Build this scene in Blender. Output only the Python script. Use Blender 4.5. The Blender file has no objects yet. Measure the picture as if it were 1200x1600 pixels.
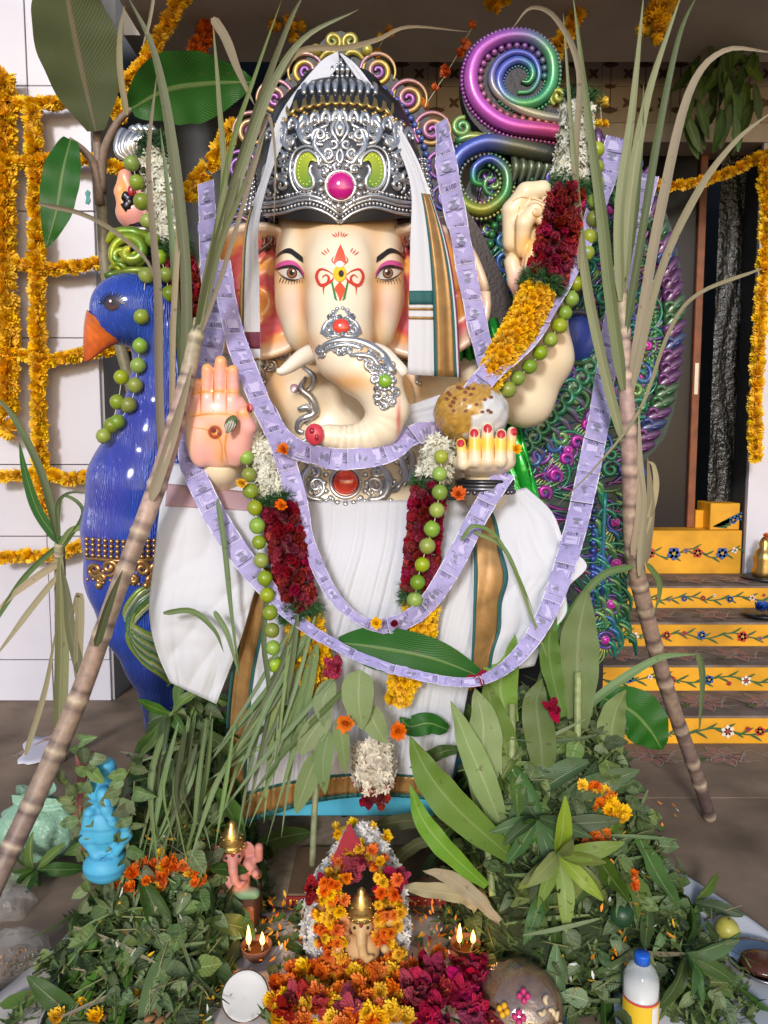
import bpy, math, random
import numpy as np
from mathutils import Matrix, Vector, Euler
random.seed(7); RNG = np.random.default_rng(7)
pi = math.pi; sin = math.sin; cos = math.cos; R = math.radians
SC = bpy.context.scene; COL = SC.collection
# ---------------------------------------------------------------- camera, sky, sun, exposure
FPX = 1186.0; PITCH = R(5.5); EYE = 1.45
cam = bpy.data.cameras.new('camera'); camo = bpy.data.objects.new('camera', cam); COL.objects.link(camo)
cam.sensor_fit = 'VERTICAL'; cam.sensor_height = 36.0; cam.sensor_width = 27.0
cam.lens = FPX / 1600 * 36.0; cam.clip_start = .02; cam.clip_end = 300
camo.location = (0, 0, EYE); camo.rotation_euler = (pi / 2 - PITCH, 0, 0)
SC.camera = camo
SUN_EL, SUN_AZ = R(21), R(-11)          # azimuth: from behind the camera, to its left
w = bpy.data.worlds.new('World'); SC.world = w; w.use_nodes = True
nt = w.node_tree; sky = nt.nodes.new('ShaderNodeTexSky'); sky.sky_type = 'NISHITA'; sky.sun_disc = False
sky.sun_elevation = SUN_EL; sky.sun_rotation = pi + SUN_AZ
bg = nt.nodes['Background']; bg.inputs['Strength'].default_value = 0.15
nt.links.new(sky.outputs[0], bg.inputs[0])
sun = bpy.data.lights.new('sun', 'SUN'); sun.energy = 2.4; sun.angle = R(9); sun.color = (1.0, .975, .955)
suno = bpy.data.objects.new('sun', sun); COL.objects.link(suno)
sd = Vector((sin(SUN_AZ) * cos(SUN_EL), -cos(SUN_AZ) * cos(SUN_EL), sin(SUN_EL)))
suno.rotation_euler = sd.to_track_quat('Z', 'Y').to_euler(); suno.location = sd * 8
SC.view_settings.view_transform = 'Standard'; SC.view_settings.look = 'None'
SC.view_settings.gamma = 1; SC.view_settings.exposure = 0.0
SC.cycles.max_bounces = 6; SC.cycles.transparent_max_bounces = 12; SC.cycles.caustics_reflective = False; SC.cycles.caustics_refractive = False

# ---------------------------------------------------------------- helpers
CP, SP = cos(PITCH), sin(PITCH)
def P(px, py, Y):
    "photo pixel at world depth Y -> world point"
    u = (px - 600) / FPX; v = (800 - py) / FPX
    t = Y / (CP + v * SP)
    return np.array([u * t, Y, EYE + t * (v * CP - SP)])
def PZ(px, py, z=0.0):
    "photo pixel on the horizontal plane z"
    u = (px - 600) / FPX; v = (800 - py) / FPX
    t = (z - EYE) / (v * CP - SP)
    return np.array([u * t, t * (CP + v * SP), z])
def PX(Y): return Y / FPX
def L3(pts, Y=None): return np.array([P(*p) if Y is None else P(p[0], p[1], Y) for p in pts])
def lerp(a, b, t): return a + (b - a) * t
def smooth(a, b, x): t = np.clip((x - a) / (b - a), 0, 1); return t * t * (3 - 2 * t)
def nrm(v): v = np.asarray(v, float); return v / (np.linalg.norm(v, axis=-1, keepdims=True) + 1e-12)
def crom(pts, n, closed=False):
    "Catmull-Rom through pts (k-dim), n samples"
    p = np.asarray(pts, float); k = len(p)
    ext = np.vstack([p[-1:], p, p[:2]]) if closed else np.vstack([2 * p[:1] - p[1:2], p, 2 * p[-1:] - p[-2:-1]])
    seg = k if closed else k - 1
    t = np.linspace(0, seg, n, endpoint=not closed); i = np.minimum(t.astype(int), seg - 1); f = (t - i)[:, None]
    a, b, c, d = ext[i], ext[i + 1], ext[i + 2], ext[i + 3]
    return .5 * (2 * b + (c - a) * f + (2 * a - 5 * b + 4 * c - d) * f ** 2 + (3 * b - a - 3 * c + d) * f ** 3)
def resample(path, n):
    p = np.asarray(path, float); s = np.r_[0, np.cumsum(np.linalg.norm(np.diff(p[:, :3], axis=0), axis=1))]
    t = np.linspace(0, s[-1], n); return np.stack([np.interp(t, s, p[:, k]) for k in range(p.shape[1])], 1)
def plen(p): return float(np.linalg.norm(np.diff(np.asarray(p)[:, :3], axis=0), axis=1).sum())

class MB:
    "mesh builder: verts, faces, per-vertex colours, per-face material index, uv"
    def __init__(s): s.v = []; s.f = []; s.c = []; s.m = []; s.u = []; s.n = 0
    def add(s, v, f, col=(1, 1, 1), mi=0, uv=None):
        v = np.asarray(v, float).reshape(-1, 3); k = len(v)
        s.v.append(v); o = s.n
        s.f += [tuple(int(i) + o for i in q) for q in f]; s.m += [mi] * len(f)
        c = np.asarray(col, float); s.c.append(np.broadcast_to(c, (k, 3)) if c.ndim == 1 else c)
        s.u.append(np.zeros((k, 2)) if uv is None else np.asarray(uv, float)); s.n += k
        return s
    def box(s, lo, hi, col=(1, 1, 1), mi=0, bev=0.0):
        x0, y0, z0 = lo; x1, y1, z1 = hi
        if bev <= 0:
            v = [(x0, y0, z0), (x1, y0, z0), (x1, y1, z0), (x0, y1, z0), (x0, y0, z1), (x1, y0, z1), (x1, y1, z1), (x0, y1, z1)]
            return s.add(v, [(0, 3, 2, 1), (4, 5, 6, 7), (0, 1, 5, 4), (1, 2, 6, 5), (2, 3, 7, 6), (3, 0, 4, 7)], col, mi)
        b = bev; v = []; c = []
        for sx in (0, 1):
            for sy in (0, 1):
                for sz in (0, 1):
                    X = (x0, x1)[sx]; Yv = (y0, y1)[sy]; Z = (z0, z1)[sz]
                    ix = X + b * (1 - 2 * sx); iy = Yv + b * (1 - 2 * sy); iz = Z + b * (1 - 2 * sz)
                    v += [(X, iy, iz), (ix, Yv, iz), (ix, iy, Z)]
        I = lambda a, b_, c_, k: ((a * 2 + b_) * 2 + c_) * 3 + k
        f = []
        for a in (0, 1):
            q = [I(a, 0, 0, 0), I(a, 1, 0, 0), I(a, 1, 1, 0), I(a, 0, 1, 0)]; f.append(q if a else q[::-1])
            q = [I(0, a, 0, 1), I(1, a, 0, 1), I(1, a, 1, 1), I(0, a, 1, 1)]; f.append(q[::-1] if a else q)
            q = [I(0, 0, a, 2), I(1, 0, a, 2), I(1, 1, a, 2), I(0, 1, a, 2)]; f.append(q if a else q[::-1])
            for b_ in (0, 1):
                f.append([I(a, b_, 0, 0), I(a, b_, 1, 0), I(a, b_, 1, 1), I(a, b_, 0, 1)])
                f.append([I(a, 0, b_, 0), I(a, 1, b_, 0), I(a, 1, b_, 2), I(a, 0, b_, 2)])
                f.append([I(0, a, b_, 1), I(1, a, b_, 1), I(1, a, b_, 2), I(0, a, b_, 2)])
                for c_ in (0, 1): f.append([I(a, b_, c_, 0), I(a, b_, c_, 1), I(a, b_, c_, 2)])
        return s.add(v, f, col, mi)
    def tube(s, path, rad, n=8, col=(1, 1, 1), mi=0, cap=True, squash=None, up=None):
        p = np.asarray(path, float)[:, :3]; k = len(p)
        r = np.broadcast_to(np.asarray(rad, float), (k,)); t = nrm(np.gradient(p, axis=0))
        u = np.array(up if up is not None else (0, 0, 1), float)
        if abs(np.dot(u, t[0])) > .95: u = np.array((0, 1, 0.))
        N = []
        for i in range(k):
            u = u - t[i] * np.dot(u, t[i]); u = u / (np.linalg.norm(u) + 1e-12); N.append(u)
        N = np.array(N); B = np.cross(t, N); a = np.linspace(0, 2 * pi, n, endpoint=False)
        sq = 1 if squash is None else squash
        v = p[:, None] + r[:, None, None] * (N[:, None] * np.cos(a)[None, :, None] * sq + B[:, None] * np.sin(a)[None, :, None])
        f = [(i * n + j, i * n + (j + 1) % n, (i + 1) * n + (j + 1) % n, (i + 1) * n + j) for i in range(k - 1) for j in range(n)]
        uv = np.stack(np.meshgrid(np.linspace(0, 1, k), np.linspace(0, 1, n), indexing='ij'), -1).reshape(-1, 2)
        c = np.asarray(col, float)
        if c.ndim == 2: c = np.repeat(c, n, axis=0)
        if cap: f += [tuple(range(n))[::-1], tuple((k - 1) * n + j for j in range(n))]
        return s.add(v.reshape(-1, 3), f, c, mi, uv)
    def sphere(s, c, r, n=8, m=6, col=(1, 1, 1), mi=0, rot=None):
        r = np.broadcast_to(np.asarray(r, float), (3,))
        v = [(0, 0, 1)]; f = []
        for i in range(1, m):
            for j in range(n):
                a = pi * i / m; b = 2 * pi * j / n; v.append((sin(a) * cos(b), sin(a) * sin(b), cos(a)))
        v.append((0, 0, -1)); e = len(v) - 1
        for j in range(n):
            f.append((0, 1 + j, 1 + (j + 1) % n)); f.append((e, e - n + (j + 1) % n, e - n + j))
        for i in range(m - 2):
            for j in range(n): f.append((1 + i * n + j, 1 + (i + 1) * n + j, 1 + (i + 1) * n + (j + 1) % n, 1 + i * n + (j + 1) % n))
        v = np.array(v) * r
        if rot is not None: v = v @ np.asarray(rot).T
        return s.add(v + np.asarray(c), f, col, mi)
    def lathe(s, prof, c=(0, 0, 0), n=24, col=(1, 1, 1), mi=0, squash=(1, 1)):
        "prof: list of (r, z)"
        p = np.array(prof, float); k = len(p); a = np.linspace(0, 2 * pi, n, endpoint=False)
        v = np.stack([p[:, :1] * np.cos(a) * squash[0], p[:, :1] * np.sin(a) * squash[1], np.repeat(p[:, 1:2], n, 1)], -1).reshape(-1, 3) + np.asarray(c)
        f = [(i * n + j, i * n + (j + 1) % n, (i + 1) * n + (j + 1) % n, (i + 1) * n + j) for i in range(k - 1) for j in range(n)]
        cc = np.asarray(col, float)
        if cc.ndim == 2: cc = np.repeat(cc, n, axis=0)
        return s.add(v, f, cc, mi)
    def grid(s, pts, col=(1, 1, 1), mi=0, uv=None):
        "pts: (a,b,3) array"
        a, b, _ = pts.shape
        f = [(i * b + j, i * b + j + 1, (i + 1) * b + j + 1, (i + 1) * b + j) for i in range(a - 1) for j in range(b - 1)]
        if uv is None: uv = np.stack(np.meshgrid(np.linspace(0, 1, a), np.linspace(0, 1, b), indexing='ij'), -1)
        c = np.asarray(col, float)
        if c.ndim == 3: c = c.reshape(-1, 3)
        return s.add(pts.reshape(-1, 3), f, c, mi, np.asarray(uv).reshape(-1, 2))
    def slab(s, poly, d, col=(1, 1, 1), mi=0):
        "closed polygon (k,3) extruded by vector d"
        p = np.asarray(poly, float); k = len(p); v = np.vstack([p, p + np.asarray(d)])
        f = [tuple(range(k)), tuple(range(2 * k - 1, k - 1, -1))] + [(i, i + k, (i + 1) % k + k, (i + 1) % k) for i in range(k)]
        return s.add(v, f, col, mi)
    def mesh(s, name, mats, smooth=True):
        me = bpy.data.meshes.new(name); v = np.vstack(s.v)
        me.from_pydata(v.tolist(), [], s.f)
        c = np.hstack([np.vstack(s.c), np.ones((s.n, 1))]).astype(np.float32)
        at = me.color_attributes.new('Col', 'FLOAT_COLOR', 'POINT'); at.data.foreach_set('color', c.ravel())
        U = np.vstack(s.u); uvl = me.uv_layers.new(name='UVMap'); li = np.zeros(len(me.loops), np.int32); me.loops.foreach_get('vertex_index', li)
        uvl.data.foreach_set('uv', U[li].astype(np.float32).ravel())
        for m in (mats if isinstance(mats, (list, tuple)) else [mats]): me.materials.append(m)
        if max(s.m, default=0) > 0: me.polygons.foreach_set('material_index', np.array(s.m, np.int32))
        if smooth: me.polygons.foreach_set('use_smooth', np.ones(len(me.polygons), bool))
        me.update(); return me
    def build(s, name, mats, parent=None, smooth=True, **kw): return link(name, s.mesh(name, mats, smooth), parent, **kw)

def link(name, me, parent=None, mw=None, label=None, cat=None, group=None, kind=None):
    o = bpy.data.objects.new(name, me); COL.objects.link(o)
    if mw is not None: o.matrix_world = mw if isinstance(mw, Matrix) else Matrix(mw)
    if parent is not None:
        b = o.matrix_basis.copy(); o.parent = parent
        o.matrix_parent_inverse = WM[parent.name].inverted() if parent.name in WM else Matrix.Identity(4)
        o.matrix_basis = b
    if mw is not None: WM[o.name] = o.matrix_basis.copy()
    return tag(o, label, cat, group, kind)
WM = {}
def tag(o, label=None, cat=None, group=None, kind=None):
    if label: o['label'] = label
    if cat: o['category'] = cat
    if group: o['group'] = group
    if kind: o['kind'] = kind
    return o
def thing(name, label, cat, loc=(0, 0, 0), group=None):
    o = bpy.data.objects.new(name, None); COL.objects.link(o); o.location = Vector([float(x) for x in loc]); o.empty_display_size = .05
    WM[o.name] = Matrix.Translation(o.location)
    return tag(o, label, cat, group)
def xform(loc, z=None, x=None, scale=1.0, roll=None):
    "matrix with local Z along z and local X near x"
    z = nrm(z if z is not None else (0, 0, 1)); x = np.asarray(x if x is not None else ((1, 0, 0) if abs(z[0]) < .9 else (0, 1, 0)), float)
    y = nrm(np.cross(z, x)); x = np.cross(y, z)
    if roll: x, y = x * cos(roll) + y * sin(roll), y * cos(roll) - x * sin(roll)
    s = np.broadcast_to(np.asarray(scale, float), (3,)); M = np.eye(4); M[:3, 0] = x * s[0]; M[:3, 1] = y * s[1]; M[:3, 2] = z * s[2]; M[:3, 3] = loc
    return Matrix(M.tolist())
def tv(M, v): M = np.array(M); return np.asarray(v) @ M[:3, :3].T + M[:3, 3]

# signed-distance sculpting -> mesh (surface nets)
def sdf_mesh(f, lo, hi, h, relax=2):
    lo = np.array(lo, float); hi = np.array(hi, float); n = np.ceil((hi - lo) / h).astype(int) + 1
    ax = [lo[i] + h * np.arange(n[i]) for i in range(3)]
    G = np.stack(np.meshgrid(*ax, indexing='ij'), -1); D = f(G)
    ins = D < 0
    corners = [(i, j, k) for i in (0, 1) for j in (0, 1) for k in (0, 1)]
    sl = lambda A, c: A[c[0]:A.shape[0] - 1 + c[0], c[1]:A.shape[1] - 1 + c[1], c[2]:A.shape[2] - 1 + c[2]]
    cnt = sum(sl(ins, c).astype(np.int8) for c in corners); act = (cnt > 0) & (cnt < 8)
    idx = -np.ones(act.shape, int); cells = np.argwhere(act); idx[act] = np.arange(len(cells))
    acc = np.zeros((len(cells), 3)); num = np.zeros(len(cells))
    for a in range(8):
        for b in range(a + 1, 8):
            ca, cb = np.array(corners[a]), np.array(corners[b])
            if abs(ca - cb).sum() != 1: continue
            da = D[tuple((cells + ca).T)]; db = D[tuple((cells + cb).T)]; m = (da < 0) != (db < 0)
            t = np.where(m, da / np.where(m, da - db, 1), 0)
            acc += np.where(m[:, None], ca + (cb - ca) * t[:, None], 0); num += m
    V = lo + h * (cells + acc / num[:, None]); F = []
    for axn in range(3):
        o1, o2 = [(1, 2), (2, 0), (0, 1)][axn]
        s0 = [slice(None)] * 3; s1 = [slice(None)] * 3; s0[axn] = slice(0, -1); s1[axn] = slice(1, None)
        e = ins[tuple(s0)] != ins[tuple(s1)]; E = np.argwhere(e)
        E = E[(E[:, o1] > 0) & (E[:, o2] > 0) & (E[:, o1] < n[o1] - 1) & (E[:, o2] < n[o2] - 1)]
        d1 = np.zeros(3, int); d1[o1] = 1; d2 = np.zeros(3, int); d2[o2] = 1
        q = np.stack([idx[tuple((E - d1 - d2).T)], idx[tuple((E - d2).T)], idx[tuple(E.T)], idx[tuple((E - d1).T)]], 1)
        fl = ins[tuple(E.T)]; q[~fl] = q[~fl][:, ::-1]; F.append(q)
    F = np.vstack(F)
    lab = np.arange(len(V))
    for _ in range(400):
        m = lab[F].min(1); new = lab.copy(); np.minimum.at(new, F.ravel(), np.repeat(m, 4)); new = new[new]
        if (new == lab).all(): break
        lab = new
    u_, ct = np.unique(lab, return_counts=True)
    if len(u_) > 1:
        kp = lab == u_[ct.argmax()]; ix = np.cumsum(kp) - 1; F = ix[F[kp[F[:, 0]]]]; V = V[kp]
    for _ in range(relax):
        S = np.zeros_like(V); C = np.zeros(len(V))
        for a in range(4):
            np.add.at(S, F[:, a], V[F[:, (a + 1) % 4]] + V[F[:, a - 1]]); np.add.at(C, F[:, a], 2)
        V = V * .5 + .5 * S / np.maximum(C, 1)[:, None]
    return V, F.tolist()
def smin(a, b, k): h = np.clip(.5 + .5 * (b - a) / k, 0, 1); return b + (a - b) * h - k * h * (1 - h)
def d_ell(G, c, r, rot=None):
    q = G - np.asarray(c)
    if rot is not None: q = q @ np.asarray(rot)
    r = np.asarray(r, float); k0 = np.linalg.norm(q / r, axis=-1); k1 = np.linalg.norm(q / (r * r), axis=-1)
    return k0 * (k0 - 1) / np.maximum(k1, 1e-9)
def d_cap(G, a, b, ra, rb):
    a = np.asarray(a, float); b = np.asarray(b, float); ab = b - a; t = np.clip(((G - a) @ ab) / (ab @ ab), 0, 1)
    return np.linalg.norm(G - a - t[..., None] * ab, axis=-1) - (ra + (rb - ra) * t)
def d_chain(G, pts, rad, k=.01):
    d = None
    for i in range(len(pts) - 1):
        e = d_cap(G, pts[i], pts[i + 1], rad[i], rad[i + 1]); d = e if d is None else smin(d, e, k)
    return d
def rotz(a): return np.array([[cos(a), -sin(a), 0], [sin(a), cos(a), 0], [0, 0, 1]])
def rotx(a): return np.array([[1, 0, 0], [0, cos(a), -sin(a)], [0, sin(a), cos(a)]])
def roty(a): return np.array([[cos(a), 0, sin(a)], [0, 1, 0], [-sin(a), 0, cos(a)]])

# ---------------------------------------------------------------- materials
def mat(name, col=(.8, .8, .8), rough=.5, metal=0, var=0., vscale=8., bump=0., bscale=60., coat=0., sss=0., trans=0., alpha=1., emit=None, spec=.5,
        vcol=False, orand=0., tint=None, sheen=0., bdist=.002, ior=None, aniso=None):
    m = bpy.data.materials.new(name); m.use_nodes = True; t = m.node_tree; N = t.nodes; L = t.links
    b = N['Principled BSDF']; I = b.inputs
    I['Roughness'].default_value = rough; I['Metallic'].default_value = metal; I['Specular IOR Level'].default_value = spec
    I['Coat Weight'].default_value = coat; I['Coat Roughness'].default_value = .12
    if sss: I['Subsurface Weight'].default_value = sss; I['Subsurface Radius'].default_value = (.02, .012, .008); I['Subsurface Scale'].default_value = .5
    if trans: I['Transmission Weight'].default_value = trans
    if ior: I['IOR'].default_value = ior
    if sheen: I['Sheen Weight'].default_value = sheen
    I['Alpha'].default_value = alpha
    if emit: I['Emission Color'].default_value = (*emit[0], 1); I['Emission Strength'].default_value = emit[1]
    tc = N.new('ShaderNodeTexCoord'); src = None
    if vcol:
        a = N.new('ShaderNodeVertexColor'); a.layer_name = 'Col'; src = a.outputs[0]
    else:
        a = N.new('ShaderNodeRGB'); a.outputs[0].default_value = (*col, 1); src = a.outputs[0]
    if var:
        n = N.new('ShaderNodeTexNoise'); n.inputs['Scale'].default_value = vscale; n.inputs['Detail'].default_value = 5
        L.new(tc.outputs['Object'], n.inputs['Vector'])
        mr = N.new('ShaderNodeMapRange'); mr.inputs[1].default_value = .3; mr.inputs[2].default_value = .7; mr.inputs[3].default_value = 1 - var; mr.inputs[4].default_value = 1 + var
        L.new(n.outputs[0], mr.inputs[0]); mx = N.new('ShaderNodeMix'); mx.data_type = 'RGBA'; mx.blend_type = 'MULTIPLY'; mx.inputs[0].default_value = 1
        L.new(src, mx.inputs[6]); L.new(mr.outputs[0], mx.inputs[7]); src = mx.outputs[2]
    if orand:
        oi = N.new('ShaderNodeObjectInfo'); hs = N.new('ShaderNodeHueSaturation'); L.new(src, hs.inputs['Color'])
        for k, (lo, hi), mul in (('Hue', (.5 - .045 * orand, .5 + .045 * orand), 7.13), ('Saturation', (1 - .25 * orand, 1 + .12 * orand), 13.7), ('Value', (1 - .5 * orand, 1 + .4 * orand), 1.0)):
            ml = N.new('ShaderNodeMath'); ml.operation = 'MULTIPLY'; ml.inputs[1].default_value = mul; fr = N.new('ShaderNodeMath'); fr.operation = 'FRACT'
            r2 = N.new('ShaderNodeMapRange'); r2.inputs[3].default_value = lo; r2.inputs[4].default_value = hi
            L.new(oi.outputs['Random'], ml.inputs[0]); L.new(ml.outputs[0], fr.inputs[0]); L.new(fr.outputs[0], r2.inputs[0]); L.new(r2.outputs[0], hs.inputs[k])
        src = hs.outputs[0]
    L.new(src, I['Base Color'])
    if bump:
        n2 = N.new('ShaderNodeTexNoise'); n2.inputs['Scale'].default_value = bscale; n2.inputs['Detail'].default_value = 4
        L.new(tc.outputs['Object'], n2.inputs['Vector']); bp = N.new('ShaderNodeBump'); bp.inputs['Strength'].default_value = bump; bp.inputs['Distance'].default_value = bdist
        L.new(n2.outputs[0], bp.inputs['Height']); L.new(bp.outputs[0], I['Normal'])
    m['src'] = 1
    return m
def leafmat(name, col, col2, rough=.42, orand=1.0, veins=26, vs=.25, mid=(.35, .42, .16), wet=0., transl=.22):
    "leaf with midrib and side veins in its own uv (u along, v across)"
    m = bpy.data.materials.new(name); m.use_nodes = True; t = m.node_tree; N = t.nodes; L = t.links; b = N['Principled BSDF']
    uv = N.new('ShaderNodeUVMap'); sp = N.new('ShaderNodeSeparateXYZ'); L.new(uv.outputs[0], sp.inputs[0])
    def math_(op, a, b_=None):
        q = N.new('ShaderNodeMath'); q.operation = op
        for i, x in enumerate((a, b_)):
            if x is None: continue
            if isinstance(x, (int, float)): q.inputs[i].default_value = x
            else: L.new(x, q.inputs[i])
        return q.outputs[0]
    d = math_('ABSOLUTE', math_('SUBTRACT', sp.outputs[1], .5))
    vein = math_('SINE', math_('MULTIPLY', math_('ADD', sp.outputs[0], math_('MULTIPLY', d, -.55)), veins * 6.28))
    vein = math_('MULTIPLY', math_('ADD', vein, 1), .5)
    midr = N.new('ShaderNodeMapRange'); midr.inputs[1].default_value = .018; midr.inputs[2].default_value = .045; midr.inputs[3].default_value = 1; midr.inputs[4].default_value = 0
    L.new(d, midr.inputs[0])
    nz = N.new('ShaderNodeTexNoise'); nz.inputs['Scale'].default_value = 3.; nz.inputs['Detail'].default_value = 5; tc = N.new('ShaderNodeTexCoord'); L.new(tc.outputs['Object'], nz.inputs['Vector'])
    a = N.new('ShaderNodeMix'); a.data_type = 'RGBA'; a.inputs[6].default_value = (*col, 1); a.inputs[7].default_value = (*col2, 1)
    f = math_('ADD', math_('MULTIPLY', vein, vs), math_('MULTIPLY', nz.outputs[0], 1 - vs)); L.new(f, a.inputs[0])
    a2 = N.new('ShaderNodeMix'); a2.data_type = 'RGBA'; L.new(a.outputs[2], a2.inputs[6]); a2.inputs[7].default_value = (*mid, 1); L.new(math_('MULTIPLY', midr.outputs[0], .5), a2.inputs[0])
    src = a2.outputs[2]
    n3 = N.new('ShaderNodeTexNoise'); n3.inputs['Scale'].default_value = 38; n3.inputs['Detail'].default_value = 3; L.new(tc.outputs['Object'], n3.inputs['Vector']); sp_ = N.new('ShaderNodeMapRange'); sp_.inputs[1].default_value = .66; sp_.inputs[2].default_value = .74; L.new(n3.outputs[0], sp_.inputs[0])
    a3 = N.new('ShaderNodeMix'); a3.data_type = 'RGBA'; L.new(src, a3.inputs[6]); a3.inputs[7].default_value = (.13, .085, .03, 1); L.new(math_('MULTIPLY', sp_.outputs[0], .7), a3.inputs[0]); src = a3.outputs[2]
    oi = N.new('ShaderNodeObjectInfo'); hs = N.new('ShaderNodeHueSaturation'); L.new(src, hs.inputs['Color'])
    for k, lo, hi, mul in (('Hue', .5 - .03 * orand, .5 + .02 * orand, 7.13), ('Saturation', 1 - .38 * orand, 1 + .02 * orand, 13.7), ('Value', 1 - .5 * orand, 1 + .35 * orand, 1.0)):
        r2 = N.new('ShaderNodeMapRange'); r2.inputs[3].default_value = lo; r2.inputs[4].default_value = hi
        L.new(math_('FRACT', math_('MULTIPLY', oi.outputs['Random'], mul)), r2.inputs[0]); L.new(r2.outputs[0], hs.inputs[k])
    L.new(hs.outputs[0], b.inputs['Base Color']); b.inputs['Roughness'].default_value = rough; b.inputs['Specular IOR Level'].default_value = .3
    bp = N.new('ShaderNodeBump'); bp.inputs['Strength'].default_value = .35; bp.inputs['Distance'].default_value = .002
    L.new(math_('ADD', vein, math_('MULTIPLY', midr.outputs[0], -1.5)), bp.inputs['Height']); L.new(bp.outputs[0], b.inputs['Normal'])
    tr = N.new('ShaderNodeBsdfTranslucent'); L.new(hs.outputs[0], tr.inputs[0]); ms = N.new('ShaderNodeMixShader'); ms.inputs[0].default_value = transl
    L.new(b.outputs[0], ms.inputs[1]); L.new(tr.outputs[0], ms.inputs[2]); L.new(ms.outputs[0], N['Material Output'].inputs[0])
    return m
def bake(me_name, name, mats, smooth=True): pass
# ================================================================ SETTING
m_ground = mat('cement_floor', (.205, .145, .10), .8, var=.45, vscale=3.2, bump=.35, bscale=90)
m_sand = mat('sand', (.34, .26, .18), .95, var=.25, vscale=30, bump=.9, bscale=400)
m_white_tile = mat('white_tile', (.58, .565, .64), .3, var=.07, vscale=2.5)
m_grout = mat('grout', (.18, .15, .14), .9)
m_pillar = mat('pillar_side', (.34, .33, .34), .6, var=.1, vscale=4, bump=.2)
m_dark = mat('dark_wall', (.035, .038, .045), .6, var=.2)
m_ceil = mat('ceiling_plaster', (.55, .51, .47), .85, var=.15, vscale=2, bump=.2)
m_yellow = mat('yellow_paint', (.66, .31, .010), .55, var=.28, vscale=4, bump=.25, bscale=40)
m_tread = mat('step_cement', (.155, .115, .095), .75, var=.45, vscale=7, bump=.4, bscale=80)
m_frieze = mat('frieze_tile', (.42, .37, .33), .4, var=.1, vscale=5)
m_friezed = mat('frieze_motif', (.10, .055, .04), .5)
m_glass = mat('door_glass', (.012, .013, .017), .07, spec=.8)
m_wood = mat('door_wood', (.19, .055, .02), .45, var=.3, vscale=14)
m_steel = mat('hinge_steel', (.5, .5, .5), .35, metal=1)
paint = {k: mat('paint_' + k, c, .5, var=.1, vscale=30) for k, c in dict(blue=(.03, .09, .30), red=(.42, .035, .025), white=(.75, .62, .52), green=(.035, .10, .03), pink=(.30, .14, .125), chalk=(.38, .34, .31), teal=(.02, .25, .22), gold=(.45, .3, .05)).items()}

# ground
mb = MB(); n = 41; gx = np.linspace(-30, 30, n); g = np.stack(np.meshgrid(gx, gx + 20, indexing='ij'), -1)
mb.grid(np.concatenate([g, np.zeros((n, n, 1))], -1)[:, ::-1]); mb.build('ground', m_ground, kind='structure')
# sand spread under the platform
mb = MB(); a = np.linspace(0, 2 * pi, 40, endpoint=False); rr = 1 + .08 * np.sin(3 * a + 1) + .05 * np.sin(7 * a)
ring = lambda s, z: np.stack([-.15 + .75 * s * rr * np.cos(a), 2.75 + .5 * s * rr * np.sin(a), np.full(40, z)], 1)
v = np.vstack([ring(s, z) for s, z in ((1, .004), (.9, .02), (.6, .03), (.3, .032), (.02, .03))])
mb.add(v, [(i * 40 + j, i * 40 + (j + 1) % 40, (i + 1) * 40 + (j + 1) % 40, (i + 1) * 40 + j) for i in range(4) for j in range(40)])
mb.build('sand_bed', m_sand, label='spread of brown sand under the statue platform', cat='sand', kind='stuff')

# white tiled wall at the left, grey flank towards the dark recess
WY = 4.1; WX = P(153, 500, WY)[0]; WZ = 4.3
wl = MB().box((-4.2, WY + .02, 0), (WX - .006, WY + .40, WZ), mi=0).build('wall_left', m_grout, smooth=False, kind='structure')
rows = [0] + [P(60, y, WY)[2] for y in (1031, 838, 726, 528, 330, 134)] + [WZ]
colx = [-4.2, -3.3, P(50, 300, WY)[0] - .9, P(50, 300, WY)[0], WX]
for i in range(len(rows) - 1):
    for j in range(len(colx) - 1):
        e = .0025
        MB().box((colx[j] + e, WY - .002 + .003 * ((i * 3 + j) % 2), rows[i] + e), (colx[j + 1] - e, WY + .024, rows[i + 1] - e), bev=.002).build('tile', m_white_tile, wl, smooth=False)
MB().box((WX - .003, WY + .022, 0), (WX + .012, WY + .40, WZ)).build('flank', m_pillar, wl, smooth=False)
# plaster mark on the wall
q = MB(); c = P(137, 309, WY - .008); s = PX(WY)
q.add([c + np.array([x * s, 0, z * s]) for x, z in ((-4, -8), (1, -9), (4, -3), (2, 3), (4, 9), (0, 12), (-4, 7), (-2, 1))], [(0, 1, 2, 3, 4, 5, 6, 7)])
q.build('paint_smear', paint['teal'], wl, smooth=False)

# steps with yellow risers
SY, SD, SH = 3.5, .35, .14; SX0, SX1 = .30, 3.2
steps = MB()
for i in range(4):
    steps.box((SX0 + .002 * i, SY + SD * i, 0 if i == 0 else SH * i - .01), (SX1, SY + SD * 4 + .6, SH * (i + 1)))
steps = steps.build('steps', m_tread, smooth=False, kind='structure')
for i in range(4):
    MB().box((SX0 - .003, SY + SD * i - .006, SH * i + .004), (SX1 - .05, SY + SD * i + .004, SH * (i + 1) - .012), bev=.003).build('riser_panel', m_yellow, steps, smooth=False)
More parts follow.
